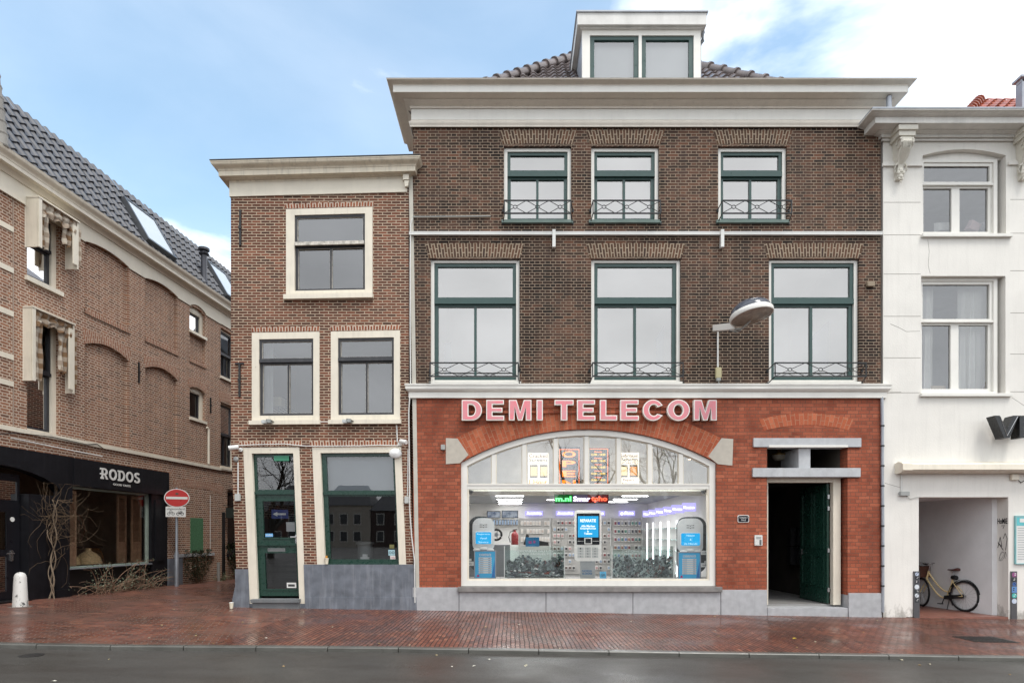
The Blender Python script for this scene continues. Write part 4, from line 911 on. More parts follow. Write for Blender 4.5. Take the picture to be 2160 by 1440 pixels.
mb = MB(); mb.prism([(wa[0], wa[3]-.0)]+[(wa[0]+(wa[2]-wa[0])*k/10, wa[3]+.019+.13*4*(k/10)*(1-k/10)) for k in range(11)]+[(wa[2], wa[3])], .12, .29); part('arch_infill', mb, M['render'], wh)
for h in (wa, wb):
    window(wh, ident, far_-.2, h[1], far_+1.2, h[3], (.05, .08, .06, .06), M['white'], M['white'], M['g_house'], sw=.075, tz=(h[1]+h[3])/2+.5, th=.04, mull=(far_+.5,), mw=.15, y=.1)
    room(wh, ident, h[0]-.6, h[1]-.3, far_+1.5, h[3]+.3, .31, 3, pm('room_grey', '9b9c9c', .8))
def curt(pxa, pxb, pya, pyb, y, lab, k=1.1):
    xa, xb, za, zb = PX(pxa, y), PX(pxb, y), PZ(pyb, y), PZ(pya, y); mb = MB(); n = int((xb-xa)/.012)
    g = [[mb.v(xa+(xb-xa)*(i/n)+(.03*(j-1.5)*sin(i*.4)), y+.03*sin(i*k+.5*sin(i*.3))*(1+.3*j), z) for i in range(n+1)] for j, z in enumerate((za, za+(zb-za)*.5, zb))]
    for j in range(2):
        for i in range(n): mb.face([g[j][i], g[j][i+1], g[j+1][i+1], g[j+1][i]])
    single('curtain', mb, M['curtain'], lab, 'curtain', smooth=True)
curt(1946, 1965, 596, 826, .4, 'narrow white curtain at the left of the lower window in the white house'); curt(2020, 2110, 600, 826, .42, 'wide white pleated curtain at the right of the lower window in the white house')
def pillow(px, py, w_, h_, y, mat, lab, rot=0.):
    x, z = P(px, py, y); mb = MB(); n = 8; R = Matrix.Rotation(rot, 3, 'Y')
    for s_ in (-1, 1):
        g = []
        for i in range(n+1):
            for j in range(n+1):
                u = i/n*2-1; v = j/n*2-1; d = .09*(max(0, 1-u**4)*max(0, 1-v**4))**.5; q = R @ Vector((u*w_/2*(1-.06*(1-v*v)), s_*d, v*h_/2*(1-.1*(1-u*u)))); g.append(mb.v(x+q.x, y+q.y, z+q.z))
        for i in range(n):
            for j in range(n): mb.face([g[i*(n+1)+j], g[(i+1)*(n+1)+j], g[(i+1)*(n+1)+j+1], g[i*(n+1)+j+1]])
    bmesh.ops.remove_doubles(mb.bm, verts=mb.bm.verts, dist=.001)
    single('pillow', mb, mat, lab, 'pillow', smooth=True)
pillow(1991, 481, .46, .24, .5, pm('pillow_white', 'e0ddd6', .9), 'white pillow on the sill inside the top window of the white house')
pillow(2052, 480, .3, .28, .5, pm('pillow_pink', 'c9a9a8', .9), 'pink pillow behind the right half of the top window of the white house', .5); pillow(2084, 478, .36, .3, .6, pm('pillow_grey', 'a5a8ac', .9), 'grey pillow beside the pink one in the top window', -.4)
pillow(1976, 819, .4, .12, .42, pm('beige_cloth', 'bda88a', .9), 'flat beige cushion on the sill inside the lower window of the white house')
mb = MB(); ax, az = P(2088, 818, .38); mb.lathe([(.1, -.12), (.12, .0), (.08, .12), (.03, .2), (0, .21)], (ax, .4, az), 14); single('vase', mb, pm('clay', 'b79c7c', .8), 'beige vase standing before the wide curtain in the white house', 'vase', smooth=True)
# roof of the white house
mb = MB(); O = (PX(2030, .5)+.1, .3, zt_-.1)
tiles(mb, (9.55, .45, zt_+.02), (1, 0, 0), (0, 1, .95), 30, 16, .23, .3, .06, keep=lambda u, v: v*.74 < u+.18); part('roof', mb, M['roof_red'], wh, smooth=True, label='orange red pantile roof')
mb = MB(); ridge(mb, (9.45, .45, zt_+.05), (12.85, 3.9, zt_+3.35), .1, .36); part('ridge_tiles', mb, M['roof_red'], wh, smooth=True)
x, z = P(2157, 188, 2.2); mb = MB(); mb.box(x-.09, 2.1, z-.7, x+.09, 2.3, z+.12); mb.prism_top([(x-.15, 2.05), (x+.15, 2.05), (x+.15, 2.35), (x-.15, 2.35)], z+.2, z+.25)
for a in (-.08, .08): mb.box(x+a-.02, 2.12, z+.12, x+a+.02, 2.28, z+.2)
part('chimney_vent', mb, M['zinc'], wh)
# passage
PG = MB()
wallX = [(10.47, .301), (10.40, .305), (10.33, .6), (10.05, 2.6), (9.7, 5.)]
mb = MB(); mb.prism_top([(10.47, .301), (10.37, .31), (10.02, 2.6), (9.7, 5), (8.3, 5), (8.3, 5.1), (10.7, 5.1), (10.7, .301)], -.3, psg[2]+.3); pz = part('passage_wall', mb, pm('passage_render', 'd8d8d8', .85, var=.08, vs=1.5), wh)
mb = MB(); mb.box(8.2, .301, -.3, 8.3, 5.1, psg[2]+.3); mb.box(8.3, .301, psg[2]+.02, 10.7, 5.1, psg[2]+.1); part('passage_ceiling', mb, pm('passage_render', 'a9aaaf'), wh)
mb = MB(); mb.prism_top([(8.31, .0), (10.47, .0), (10.46, .3), (10.36, .32), (10.02, 2.6), (9.7, 4.95), (8.31, 4.95)], -.3, -.105); part('passage_floor', mb, pm('red_floor', '7d5347', .4, var=.15), wh)
mb = MB(); mb.tube([(10.42, .38, -.1), (10.42, .38, 2.4)], .055, 10); part('passage_pipe', mb, pm('grey_pipe', '84817c', .5, streak=.3), wh, smooth=True)
# graffiti on the jamb: plane x = psg[1] facing left
class Jamb: pass
def jambF(v): return Vector((psg[1]-.002+v.y, .15+(v.x)*-1, v.z))
gm = pm('black_spray', '15151a', .6); gm2 = pm('grey_spray', '6d6a68', .7)
mb = MB(jambF); mb.text("HoMiE", -.14, 1.86+.0, .13, 1.98, 0, .002, .02)
mb.tube([(-.03, 0, 1.82), (.05, 0, 1.83), (.01, 0, 1.76)], .006, 4); mb.tube([(-.13, 0, 1.35), (-.06, 0, 1.58), (-.02, 0, 1.38), (-.12, 0, 1.46), (.02, 0, 1.3)], .009, 4)
mb.tube([(.02, 0, 1.55), (.07, 0, 1.66), (.12, 0, 1.55), (.08, 0, 1.3)], .007, 4)
mb.mi = 1; mb.tube([(.0+.11*cos(t)*(1-.03*t), 0, 1.17+.1*sin(t*1.3)) for t in [k*.5 for k in range(26)]], .004, 4)
part('graffiti', mb, [gm, gm2], wh)
# sticker covered guard posts
def guard(px0, px1, py0, lab, rs):
    random.seed(rs); x0, x1, z1 = fx(px0), fx(px1), fz(py0); t = thing('guard_post', lab, 'post', ((x0+x1)/2, -.02, ground(x0, 0)))
    mb = MB(); mb.box(x0, -.03, -.3, x1, -.001, z1); part('plate', mb, pm('dark_steel', '5b5b5d', .4, .5), t); z = z1-.02; cols = ['2b2f33', 'd6d6d2', '5b86b8', '3fb0a8', 'c79a2f', '8a4d7a', 'cfd6dc', '20202a', 'b9c4d6', '3b5f9a']
    while z > .25:
        h = random.uniform(.06, .15); c = random.choice(cols); mb = MB(); w_ = random.uniform(.6, .95)*(x1-x0); xo = (x0+x1)/2
        if random.random() < .5: mb.box(xo-w_/2, -.034, z-h, xo+w_/2, -.0302, z)
        else:
            h = min(h, w_); mb.lathe([(w_*.48, 0), (w_*.48, .004)], (xo, -.0302, z-h/2), 14, Matrix.Diagonal((1, 1, h/w_)) @ Mx)
        mb.mi = 1; c2 = random.choice(['d6d6d2', '18181a']) if c not in ('d6d6d2', '2b2f33', '20202a') else ('18181a' if c == 'd6d6d2' else 'd6d6d2')
        for q in range(2): a = xo+random.uniform(-.3, .1)*w_; mb.box(a, -.0385, z-h*.35-h*.3*q, a+w_*.25, -.0345, z-h*.2-h*.3*q)
        part('sticker', mb, [pm('st'+c, c, .5, var=.03), pm('st'+c2, c2, .5, var=.03)], t); z -= h+.01
guard(1926, 1938, 1204, 'steel guard strip covered in stickers on the left edge of the passage', 3); guard(2131, 2143, 1204, 'steel guard strip covered in stickers right of the passage', 5)
# awning cassette
t = thing('awning_cassette', 'long closed cream awning cassette above the passage', 'awning', (10.5, -.15, fz(1000)))
x0, z0 = P(1903, 996, -.25); z1 = PZ(973, -.25); x1 = fx(2480)
mb = MB(); pr = [(-.001, z1-.03), (-.1, z1), (-.2, z1-.02), (-.26, z1-.06), (-.27, z0+.06), (-.2, z0+.01), (-.05, z0), (-.001, z0+.02)]
def extr(mb, pr, xa, xb):
    a = [mb.v(xa, p[0], p[1]) for p in pr]; b = [mb.v(xb, p[0], p[1]) for p in pr]; mb.face(a); mb.face(list(reversed(b)))
    for i in range(len(pr)): mb.face([a[i], b[i], b[(i+1) % len(pr)], a[(i+1) % len(pr)]])
    return mb
part('cassette', extr(mb, pr, x0+.2, x1), M['cream'], t, smooth=True); part('end_cap', extr(MB(), [(p[0]*1.04 if p[0] < -.01 else p[0], p[1]+(.012 if p[1] > (z0+z1)/2 else -.012)) for p in pr], x0, x0+.199), M['cream'], t, smooth=True)
mb = MB(); mb.box(x0+.19, -.02, z1+.0, x1, -.001, z1+.025); part('wall_profile', mb, M['cream'], t)
jbox(1899+6, 1041, .2, .09, 'grey switch box on the white wall left of the passage', M['grey_plastic']); jbox(2137, 1006, .16, .13, 'cream junction box under the awning cassette', M['cream'])
cable([(1901, 997), (1900, 1034)], .016, 'short white conduit from the cassette down to the switch box', F=ident)
cable([(1912, 1046), (1918, 1052), (1928, 1049), (1940, 1048)], .006, 'thin sagging wire from the switch box to the passage', M['grey_plastic'])
cable([(2145, 1010), (2152, 1018), (2160, 1012), (2175, 1014)], .008, 'tangled black wire beside the cream junction box', M['iron'])
cable([(1858, 838), (1859, 900), (1859, 1000), (1860, 1120), (1860, 1290)], .03, 'grey drainpipe in the joint beside the white house', M['zinc'], -.035, n=8)
mb = MB()
for i in range(9): mb.lathe([(.038, 0), (.038, .03)], (fx(1859.5), -.035, fz(900+i*42)), 10)
single('pipe_clamps', mb, M['iron'], 'dark clamps along the grey drainpipe beside the white house', 'clamp')
# notice board on the right
t = thing('notice_board', 'white board with a turquoise header on the wall right of the passage', 'sign', (11.2, -.03, fz(1188))); xa, xb, za, zb = fx(2140), fx(2215), fz(1188), fz(1088)
mb = MB(); mb.box(xa, -.03, za, xb, -.001, zb); part('board', mb, paper, t, bevel=.004); mb = MB(); mb.frame(xa-.01, za-.01, xb+.01, zb+.01, -.04, -.002, .018); part('frame', mb, pm('teal_frame', '7fb3b5', .5), t)
mb = MB(); mb.box(xa+.02, -.034, zb-.2, xb-.02, -.0305, zb-.02); part('header', mb, pm('turquoise_print', '5fb6bb', .5), t); mb = MB(); mb.box(xa+.08, -.038, zb-.13, xb-.1, -.0345, zb-.05); part('header_logo', mb, paper, t)
mb = MB()
for i in range(14):
    z = zb-.25-.05*i; mb.box(xa+.04, -.033, z-.006, xa+.04+random.uniform(.35, .62), -.0305, z+.004)
part('print', mb, pm('grey_print', '8c9496', .6), t)
# projecting letters VI...
t = thing('letter_sign', 'black block letters standing off the white wall at the right', 'sign', (10.8, -.2, fz(935)))
def pxy(*pts, Y=-.35): return [P(a, b, Y) for a, b in pts]
mb = MB(); mb.prism(pxy((2098, 876), (2109, 876), (2124, 906), (2138, 876), (2149, 876), (2130, 923), (2118, 923)), -.35, -.12); part('letter', mb, pm('black_gloss', '1d1e20', .3), t); mb = MB(); mb.prism(pxy((2151, 876), (2161, 876), (2161, 923), (2151, 923)), -.35, -.12); part('letter', mb, pm('black_gloss', '1d1e20', .3), t)
mb = MB(); mb.tube([(*(lambda q: (q[0], -.352, q[1]))(P(a, b, -.35)),) for a, b in ((2110, 878), (2124, 919), (2147, 878))], .008, 5); part('trim', mb, pm('steel', 'b5b5b5', .25, .9), t)
mb = MB(); mb.box(fx(2103), -.12, fz(905), fx(2300), -.002, fz(897)); part('rail', mb, M['cream'], t)
# ================================================================ restaurant building on the left (own frame: x along wall, y into it)
rb = thing('restaurant_building', 'long brown brick building with slate grey tiled mansard roof and a black restaurant front', 'building', None, M=LM)
LF = leftf
def Lr(px0, py0, px1, py1): return (Lx(px0), Lz(px0, py1), Lx(px1), Lz(px1, py0))
W1 = (.62, 7.13, 1.46, 8.66); W2 = (.62, 3.86, 1.46, 6.35)
def arcr(x0, z0, x1, z1, rise, n=8): return [(x0, z0)]+[(x0+(x1-x0)*k/n, z1+rise*4*(k/n)*(1-k/n)) for k in range(n+1)]+[(x1, z0)]
NA = (2.2, 3.66); NB = (4.3, 5.68); NC = (6.27, 7.08)
niches = []
for a, b in (NA, NB): niches += [arcr(a, 7.0, b, 8.62, .1), arcr(a, 3.85, b, 6.18, .17)]
niches.append(arcr(NC[0], 7.0, NC[1], 7.84, 0.0, 1))
sw_ = [arcr(NC[0], 7.88, NC[1], 8.55, .12), arcr(NC[0], 5.22, NC[1], 6.1, .1)]
fw_ = [(7.94, 6.9, 8.9, 8.5), (7.94, 3.9, 8.9, 6.05), (10.3, 6.9, 11.3, 8.5), (10.3, 3.9, 11.3, 6.05)]
SX = 5.16
mb = MB(LF)
outer = [(-6, 3.42), (-6, 9.05), (16, 9.05), (16, -.3), (SX, -.3), (SX, 3.42)]
fnt = [(8.35, 1.0, 9.6, 3.1)]
mb.prism(outer, 0, .3, niches+sw_+[rect(*W1), rect(*W2)]+[rect(*h) for h in fw_+fnt])
part('wall', mb, M['side'], rb, label='brown brick side wall with recessed blind arches')
for n_ in niches:
    mb = MB(LF); mb.box(n_[0][0]-.02, .085, n_[0][1]-.02, n_[-1][0]+.02, .29, max(p[1] for p in n_)+.02); part('blind_niche', mb, M['side'], rb)
mb = MB(LF); mb.box(-6, .31, -.3, -5.7, 8, 9); mb.box(15.7, .31, -.3, 16, 8, 9); mb.box(-5.7, 7.7, -.3, 15.7, 8, 9); mb.box(-5.7, .31, 8.8, 15.7, 7.7, 8.9); part('side_wall', mb, M['side'], rb)
# frieze with arched cut-outs
bot = [(-6, 8.6)]
for a, b, r in ((.3, 1.75, None), (NA[0], NA[1], .1), (NB[0], NB[1], .1), (NC[0], NC[1], .12), (7.94, 8.9, 0)):
    if r is None: continue
    bot += [(a, 8.6)]+[(a+(b-a)*k/8, 8.62+r*4*(k/8)*(1-k/8)) for k in range(9)]+[(b, 8.6)]
bot += [(16, 8.6)]
mb = MB(LF); mb.prism(bot+[(16, 9.06), (-6, 9.06)], -.03, -.001); part('frieze', mb, M['cream2'], rb)
mb = MB(LF); mb.box(-6, -.06, 8.59, .5, -.031, 8.66); part('frieze_moulding', mb, M['cream'], rb)
prof = [(.03, 9.0), (.06, 9.0), (.08, 9.05), (.12, 9.08), (.13, 9.1), (.24, 9.1), (.24, 9.18)]+cyma(.25, 9.18, .34, 9.32, 6)+[(.35, 9.34), (-.1, 9.33)]
part('gutter', cornice(LF, prof, -6, 16, 1, False, False), M['cream'], rb, smooth=True)
# roof
RO = (-6, -.12, 9.30); RV = (0, 1.28, 2.15); rl = Vector(RV).length
mb = MB(LF); tw = .25
SK = [(4.3, 5.55, .35, 1.75), (8.2, 9.3, .35, 1.75)]
tiles(mb, RO, (1, 0, 0), RV, int(22/tw), 7, tw, rl/7, .075, keep=lambda u, v: not any(a+6-.05 < u < b+6+.05 and c < v < d for a, b, c, d in SK), step=.045); part('roof', mb, M['roof'], rb, smooth=True, label='steep roof of slate grey pantiles')
mb = MB(LF); VN = Vector(RV).normalized(); o0 = Vector(RO)+Vector((0, .06, -.03))
a = o0; mb.quad(tuple(a), tuple(a+Vector((22, 0, 0))), tuple(a+Vector((22, 0, 0))+VN*rl), tuple(a+VN*rl)); b = a+VN*rl; mb.quad(tuple(b), tuple(b+Vector((22, 0, 0))), tuple(b+Vector((22, 6, .3))), tuple(b+Vector((0, 6, .3)))); part('roof_deck', mb, M['roof'], rb)
for a, b, c, d in SK:
    o1 = Vector((0, RO[1], RO[2])); N = Vector((1, 0, 0)).cross(VN).normalized()
    def pt(s, v, h): return Vector((s, 0, 0))+o1+VN*v+N*h
    def slab_(mb, s0, s1, v0, v1, h0, h1):
        q = [pt(s, v, h) for h in (h0, h1) for v in (v0, v1) for s in (s0, s1)]; vs = [mb.v(*x) for x in q]
        for f in ((0, 2, 3, 1), (4, 5, 7, 6), (0, 1, 5, 4), (2, 6, 7, 3), (0, 4, 6, 2), (1, 3, 7, 5)): mb.face([vs[i] for i in f])
    mb = MB(LF); fw = .07
    slab_(mb, a, b, c, c+fw, 0, .18); slab_(mb, a, b, d-fw, d, 0, .18); slab_(mb, a, a+fw, c+fw, d-fw, 0, .18); slab_(mb, b-fw, b, c+fw, d-fw, 0, .18)
    s_ = part('skylight', mb, pm('skylight_frame', '4b4d50', .35), rb); mb = MB(LF); slab_(mb, a+fw, b-fw, c+fw, d-fw, .155, .16); part('pane', mb, pm('skylight_pale', 'c9d0d6', .12, var=.03), s_)
    mb = MB(LF); slab_(mb, a+fw, b-fw, c+fw, d-fw, .12, .135); part('blind', mb, paper, s_)
# hip drum at the left end: stacked ridge tiles
mb = MB(LF); 
for i in range(7): mb.lathe([(.15, 0), (.16, .03), (.13, .05), (.12, .3)], Vector((-.22, -.22, 9.33))+Vector((-.02, .12, .98)).normalized()*(i*.24), 14)
part('hip_tiles', mb, pm('grey_hip_tile', '8a8781', .6, var=.15), rb, smooth=True)
# vent pipe
mb = MB(LF); s = 7.25; mb.lathe([(.16, -.2), (.09, .05), (.09, .75), (.09, .95)], (s, .15, 9.8), 14); mb.lathe([(.15, .8), (.16, .83), (.09, .85)], (s, .15, 9.8), 14); mb.lathe([(.1, .9), (.17, .93), (.17, 1.0), (.05, 1.05), (0, 1.05)], (s, .15, 9.8), 14); part('vent_pipe', mb, pm('dark_vent', '3e3f45', .4, .3), rb, smooth=True)
# bands, brick arches, slabs
mb = MB(LF); mb.box(-6, -.05, 3.76, 7.9, -.001, 3.86); mb.box(7.9, -.05, 3.78, 16, -.001, 3.88); part('string_course', mb, M['cream'], rb, bevel=.006)
for a, b in (NA, NB):
    part('brick_arch', flat_arch(LF, a-.02, b+.05, 6.17, 6.5, .06, 12, rise=.18), M['side_arch'], rb)
    mb = MB(LF); arch_band(mb, [(a-.03, 6.90), (b+.03, 6.90)], [(a-.03, 7.02), (b+.03, 7.02)], -.03, .1); part('brick_sill', mb, M['side_arch'], rb)
mb = MB(LF); arch_band(mb, [(NC[0]-.03, 6.90), (NC[1]+.03, 6.90)], [(NC[0]-.03, 7.02), (NC[1]+.03, 7.02)], -.03, .1); part('brick_sill', mb, M['side_arch'], rb)
part('brick_arch', flat_arch(LF, NC[0]-.03, NC[1]+.03, 6.1, 6.4, .1, 8, rise=.12), M['side_arch'], rb); part('brick_arch', flat_arch(LF, 7.9, 8.95, 6.06, 6.4, .05, 8, rise=.05), M['side_arch'], rb)
for z in (7.95, 7.1, 6.2, 5.3, 4.75): 
    mb = MB(LF); mb.box(-6, -.02, z-.06, Lx(27), -.001, z+.05); part('speck_band', mb, M['cream'], rb)
mb = MB(LF); mb.box(Lx(27)-.012, -.012, 3.86, Lx(27)+.012, -.0005, 8.58); part('movement_joint', mb, pm('pale_joint', '9b8a7c', .8), rb)
for s, z0, z1 in ((4.03-.0, 5.7, 6.25), (7.35, 5.55, 6.05)): anchor(rb, LF, s, z0, z1)
# windows
def lwin(h, tz, fr=(.06, .12, .05, .06), gm=None, **k): return window(rb, LF, *h, fr, M['cream'], k.pop('sm', M['dark']), gm or M['g_dark'], sw=.06, tz=tz, th=.07, y=.08, **k)
lwin(W1, 7.95, sill=(.06, .1, .06)); lwin(W2, 5.2, sill=(.0, .02, .02))
for h, tz in zip(fw_, (7.7, 5.0, 7.7, 5.0)): lwin(h, tz, mull=(h[0]+.45,), sill=(.05, .08, .06))
for n_ in sw_:
    x0, z0, x1, z1 = n_[0][0], n_[0][1], n_[-1][0], n_[1][1]
    mb = MB(LF); mb.prism([(x0, z1-.04)]+n_[1:-1]+[(x1, z1-.04)], .08, .2); part('arch_infill', mb, M['cream2'], rb)
    window(rb, LF, x0, z0, x1, z1-.04, (.03, .14, .05, .03), M['cream'], M['dark'], M['g_dark'], sw=.05, y=.09, sill=(.03, .08, .05))
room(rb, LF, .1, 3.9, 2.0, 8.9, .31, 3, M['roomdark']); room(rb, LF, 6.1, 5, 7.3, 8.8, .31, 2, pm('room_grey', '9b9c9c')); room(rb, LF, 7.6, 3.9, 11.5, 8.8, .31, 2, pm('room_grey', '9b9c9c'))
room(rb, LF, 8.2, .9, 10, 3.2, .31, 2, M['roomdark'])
window(rb, LF, *fnt[0], (.06, .06, .06, .06), M['dark'], M['dark'], M['g_dark'], sw=.05, tz=2.4, y=.06, sill=(.05, .1, .1), sillm=M['blackpaint'])
# striped hood awnings
t = NT('gingham_cloth'); o = t.obj(); sp = t.n('ShaderNodeSeparateXYZ'); t.set(sp.inputs[0], o)
zz = t.math('GREATER_THAN', t.math('FRACT', t.math('MULTIPLY', sp.outputs[2], 4.6)), .5); xx = t.math('GREATER_THAN', t.math('FRACT', t.math('MULTIPLY', t.math('ADD', sp.outputs[0], sp.outputs[1]), 4.6)), .5)
c = t.mix(t.math('MULTIPLY', t.math('ADD', zz, xx), .5), lin('e2d9ca'), lin('9c7c5c')); M['cloth'] = t.pbr(c, .85, t.noise(o, 200, 2), .1)
def hood(s0, s1, zt, zb, lab, p=.3):
    M_ = LM @ Matrix.Translation((s0, 0, zb)); t = thing('hood_awning', lab, 'awning', None, M=M_, group='folded striped hood awnings')
    mb = MB(LF); mb.prism([(s0, zb), (s0+.03, zb), (s0+.03, zt), (s0, zt)], -p, -.002); mb.box(s0-.0, -p-.02, zb, s0+.09, -p-.001, zt); part('side_panel', mb, M['cream'], t, bevel=.006)
    mb = MB(LF); mb.prism([(s1, zb-.02), (s1+.03, zb-.02), (s1+.03, zt), (s1, zt)], -p, -.002); mb.box(s1-.12, -p-.0, zb+.05, s1-.001, -p+.03, zt-.1); part('side_panel', mb, M['cream'], t, bevel=.006)
    mb = MB(LF); mb.box(s0-.01, -p-.03, zt+.001, s1+.04, -.002, zt+.03); part('top_board', mb, M['cream'], t)
    def cl(mb, a, b, z1, z0f, y0, amp, n=36):
        g = [[mb.v(a+(b-a)*i/n, y0+amp*sin(i*.9)*(.3+.7*j/5)+.02*sin(j*2.1+i*.3), z1+(z0f(i/n)-z1)*j/5) for i in range(n+1)] for j in range(6)]
        for j in range(5):
            for i in range(n): mb.face([g[j][i], g[j][i+1], g[j+1][i+1], g[j+1][i]])
    mb = MB(LF); cl(mb, s0+.03, s1+.02, zt, lambda u: zt-.22-.07*abs(sin(u*pi*4))-.1*(2*u-1)**2, -p+.02, .03); 
    cl(mb, s0+.1, s0+.34, zt-.1, lambda u: zb+.02+.05*abs(sin(u*6)), -p+.06, .03, 14); cl(mb, s1-.02, s1+.16, zt-.1, lambda u: zb+.08+.05*abs(sin(u*6)), -p+.05, .025, 14); cl(mb, s1-.36, s1-.11, zt-.12, lambda u: zb+.35+.06*abs(sin(u*5)), -p+.06, .03, 14)
    bmesh.ops.solidify(mb.bm, geom=list(mb.bm.faces), thickness=.006)
    part('cloth', mb, M['cloth'], t, smooth=True)
hood(.57, 1.62, 8.76, 7.72, 'brown and cream checked hood awning over the top window'); hood(.52, 1.62, 6.42, 4.88, 'brown and cream checked hood awning over the lower, taller window', .2)
# black shopfront
BP = M['blackpaint']
wz0, wz1 = .83, 2.74; wx0, wx1 = 1.66, 4.5
mb = MB(LF); mb.box(1.76, -.1, 2.76, 5.17, .2, 3.41); sgn = part('fascia', mb, BP, rb, bevel=.006)
mb = MB(LF); mb.prism([(-6, 3.42), (-6, 2.3), (-2.2, 2.3)]+[(-2.2+(3.8)*k/12, 2.45+.6*(4*(k/12)*(1-k/12))**.6) for k in range(13)]+[(1.75, 2.35), (1.75, 3.42)], -.07, .15); part('arched_fascia', mb, BP, rb)
mb = MB(LF); mb.prism([(wx1, -.2), (5.165, -.2), (5.165, 2.755), (wx1, 2.755)], -.04, .25); mb.box(wx1+.12, -.07, .9, 5.0, -.041, 2.6); part('pilaster', mb, BP, rb, bevel=.004)
mb = MB(LF); mb.box(.62, -.04, -.2, wx0, .25, 2.5); mb.box(1.25, -.1, -.2, wx0-.02, -.041, 2.6); mb.box(1.2, -.14, .0, wx0, -.101, .4); part('pilaster', mb, BP, rb, bevel=.004)
mb = MB(LF); mb.box(wx0+.001, .02, -.2, wx1-.001, .25, wz0-.03); mb.box(wx0+.001, -.06, wz0-.029, wx1-.001, .2, wz0); part('stall_riser', mb, pm('black_riser', '121214', .4), rb)
mb = MB(LF); mb.box(wx0+.001, -.065, wz0+.001, wx1-.001, .02, wz0+.02); part('window_ledge', mb, M['zinc'], rb)
mb = MB(LF); mb.frame(wx0, wz0+.021, wx1, 2.755, .05, .12, .03, .09, .04, .05); sfw = part('shop_window', mb, pm('grey_green_frame', '8d9a90', .4), rb)
mb = MB(LF); mb.quad((wx0+.03, .08, wz0+.06), (wx1-.09, .08, wz0+.06), (wx1-.09, .08, 2.7), (wx0+.03, .08, 2.7)); part('pane', mb, glass('restaurant_glass', .045, (.95, .95, .95)), sfw)
rr = room(rb, LF, -.2, .1, 5.4, 3.3, .31, 5, pm('restaurant_room', 'a08c74', .8, var=.2))
mb = MB(LF); mb.prism(list(reversed([(-.1, 3.25), (4.9, 3.25), (4.9, 1.8)]+[(4.9-5.*k/14, 1.75+.85*(4*(k/14)*(1-k/14))**.7) for k in range(15)])), 2.2, 2.4); part('inner_arch', mb, pm('inner_arch_plaster', '8d8270', .8), rr)
def shutter(s0, s1, z0, z1, y, lab):
    M_ = LM @ Matrix.Translation((s0, y, z0)); t = thing('louvred_shutter', lab, 'shutter', None, M=M_, group='wooden shutters inside the restaurant window')
    Wd = pm('pale_shutter_wood', 'b8967a', .6, var=.2, vs=8); mb = MB(LF); mb.frame(s0, z0, s1, z1, y, y+.04, .05, .05, .08, .08); mb.box(s0+.05, y+.001, z0+.5, s1-.05, y+.039, z0+.58); part('frame', mb, Wd, t); mb = MB(LF); mb.box(s0+.05, y+.01, z0+.08, s1-.05, y+.03, z0+.5); part('panel', mb, Wd, t)
    mb = MB(LF); z = z0+.6
    while z < z1-.1: mb.obox(((s0+s1)/2, y+.02, z), ((s1-s0)/2-.05, 0, 0), (0, .02, -.012), (0, .002, .004)); z += .035
    part('louvres', mb, Wd, t)
shutter(wx0+.06, wx0+.52, wz0+.05, 2.68, .2, 'pale wooden louvred shutter at the left inside the restaurant window'); shutter(3.72, 4.05, wz0+.05, 2.68, .35, 'narrow wooden shutter folded beside the outer one in the restaurant window'); shutter(4.05, 4.42, wz0+.05, 2.68, .2, 'pale wooden louvred shutter at the right inside the restaurant window')
def lathe_thing(name, s, y, z, prof, mat, lab, cat, grp=None):
    mb = MB(LF); mb.lathe(prof, (s, y, z), 20); return single(name, mb, mat, lab, cat, grp, smooth=True)
wick = pm('wicker', 'd8bc8e', .8, var=.25, vs=25, bump=.3)
bell = [(.3, -.0), (.29, .05), (.26, .16), (.17, .26), (.07, .32), (.055, .38), (.065, .4), (0, .4)]
lathe_thing('wicker_lampshade', 2.35, .62, .9, bell, wick, 'bell shaped wicker shade nearest the left shutter in the restaurant window', 'lampshade'); lathe_thing('wicker_lampshade', 3.05, .62, .9, bell, wick, 'bell shaped wicker shade in the middle of the restaurant window', 'lampshade')
mb = MB(LF)
for k in range(9): mb.tube([(3.35+.07*k, .9, .9), (3.33+.072*k, .92, 1.1), (3.6+.02*(k-4), .95, 1.3)], .008, 4)
mb.tube([(3.6+.3*cos(a), .92, 1.0+.3*sin(a)) for a in [k*pi/10 for k in range(11)]], .016, 6); single('wicker_chair', mb, pm('orange_wood', '9a6a35', .6), 'round backed wicker chair behind the restaurant window', 'chair')
mb = MB(LF); mb.box(2.0, .9, 1.28, 3.9, 1.5, 1.33); mb.box(2.1, 1., .2, 2.2, 1.1, 1.279); mb.box(3.7, 1., .2, 3.8, 1.1, 1.279); single('bar_table', mb, pm('dark_wood', '2a211b', .4), 'long dark table inside the restaurant', 'table')
mb = MB(LF); y = 1.5
for k in range(9):
    mb.tube([(3.2, y, 1.5+k*.08), (3.9, y, 1.5+k*.08)], .006, 4); mb.tube([(3.2+k*.085, y, 1.45), (3.2+k*.085, y, 2.2)], .006, 4)
mb.tube([(3.55+.42*cos(a*pi/12), y, 1.8+.42*sin(a*pi/12)) for a in range(24)], .012, 5, closed=True); single('wine_rack', mb, pm('rack_brown', '7a4c34', .5), 'round brown lattice rack deep inside the restaurant', 'rack')
# sign lettering
def ltext(txt, px0, py0, px1, py1, y, mat, ext=.01, off=0., name='lettering', parent=None):
    s0, s1 = Lx(px0), Lx(px1); z0, z1 = Lz((px0+px1)/2, py1), Lz((px0+px1)/2, py0); mb = MB(LF); mb.text(txt, s0, z0, s1, z1, y, ext, off); return part(name, mb, mat, parent or sgn)
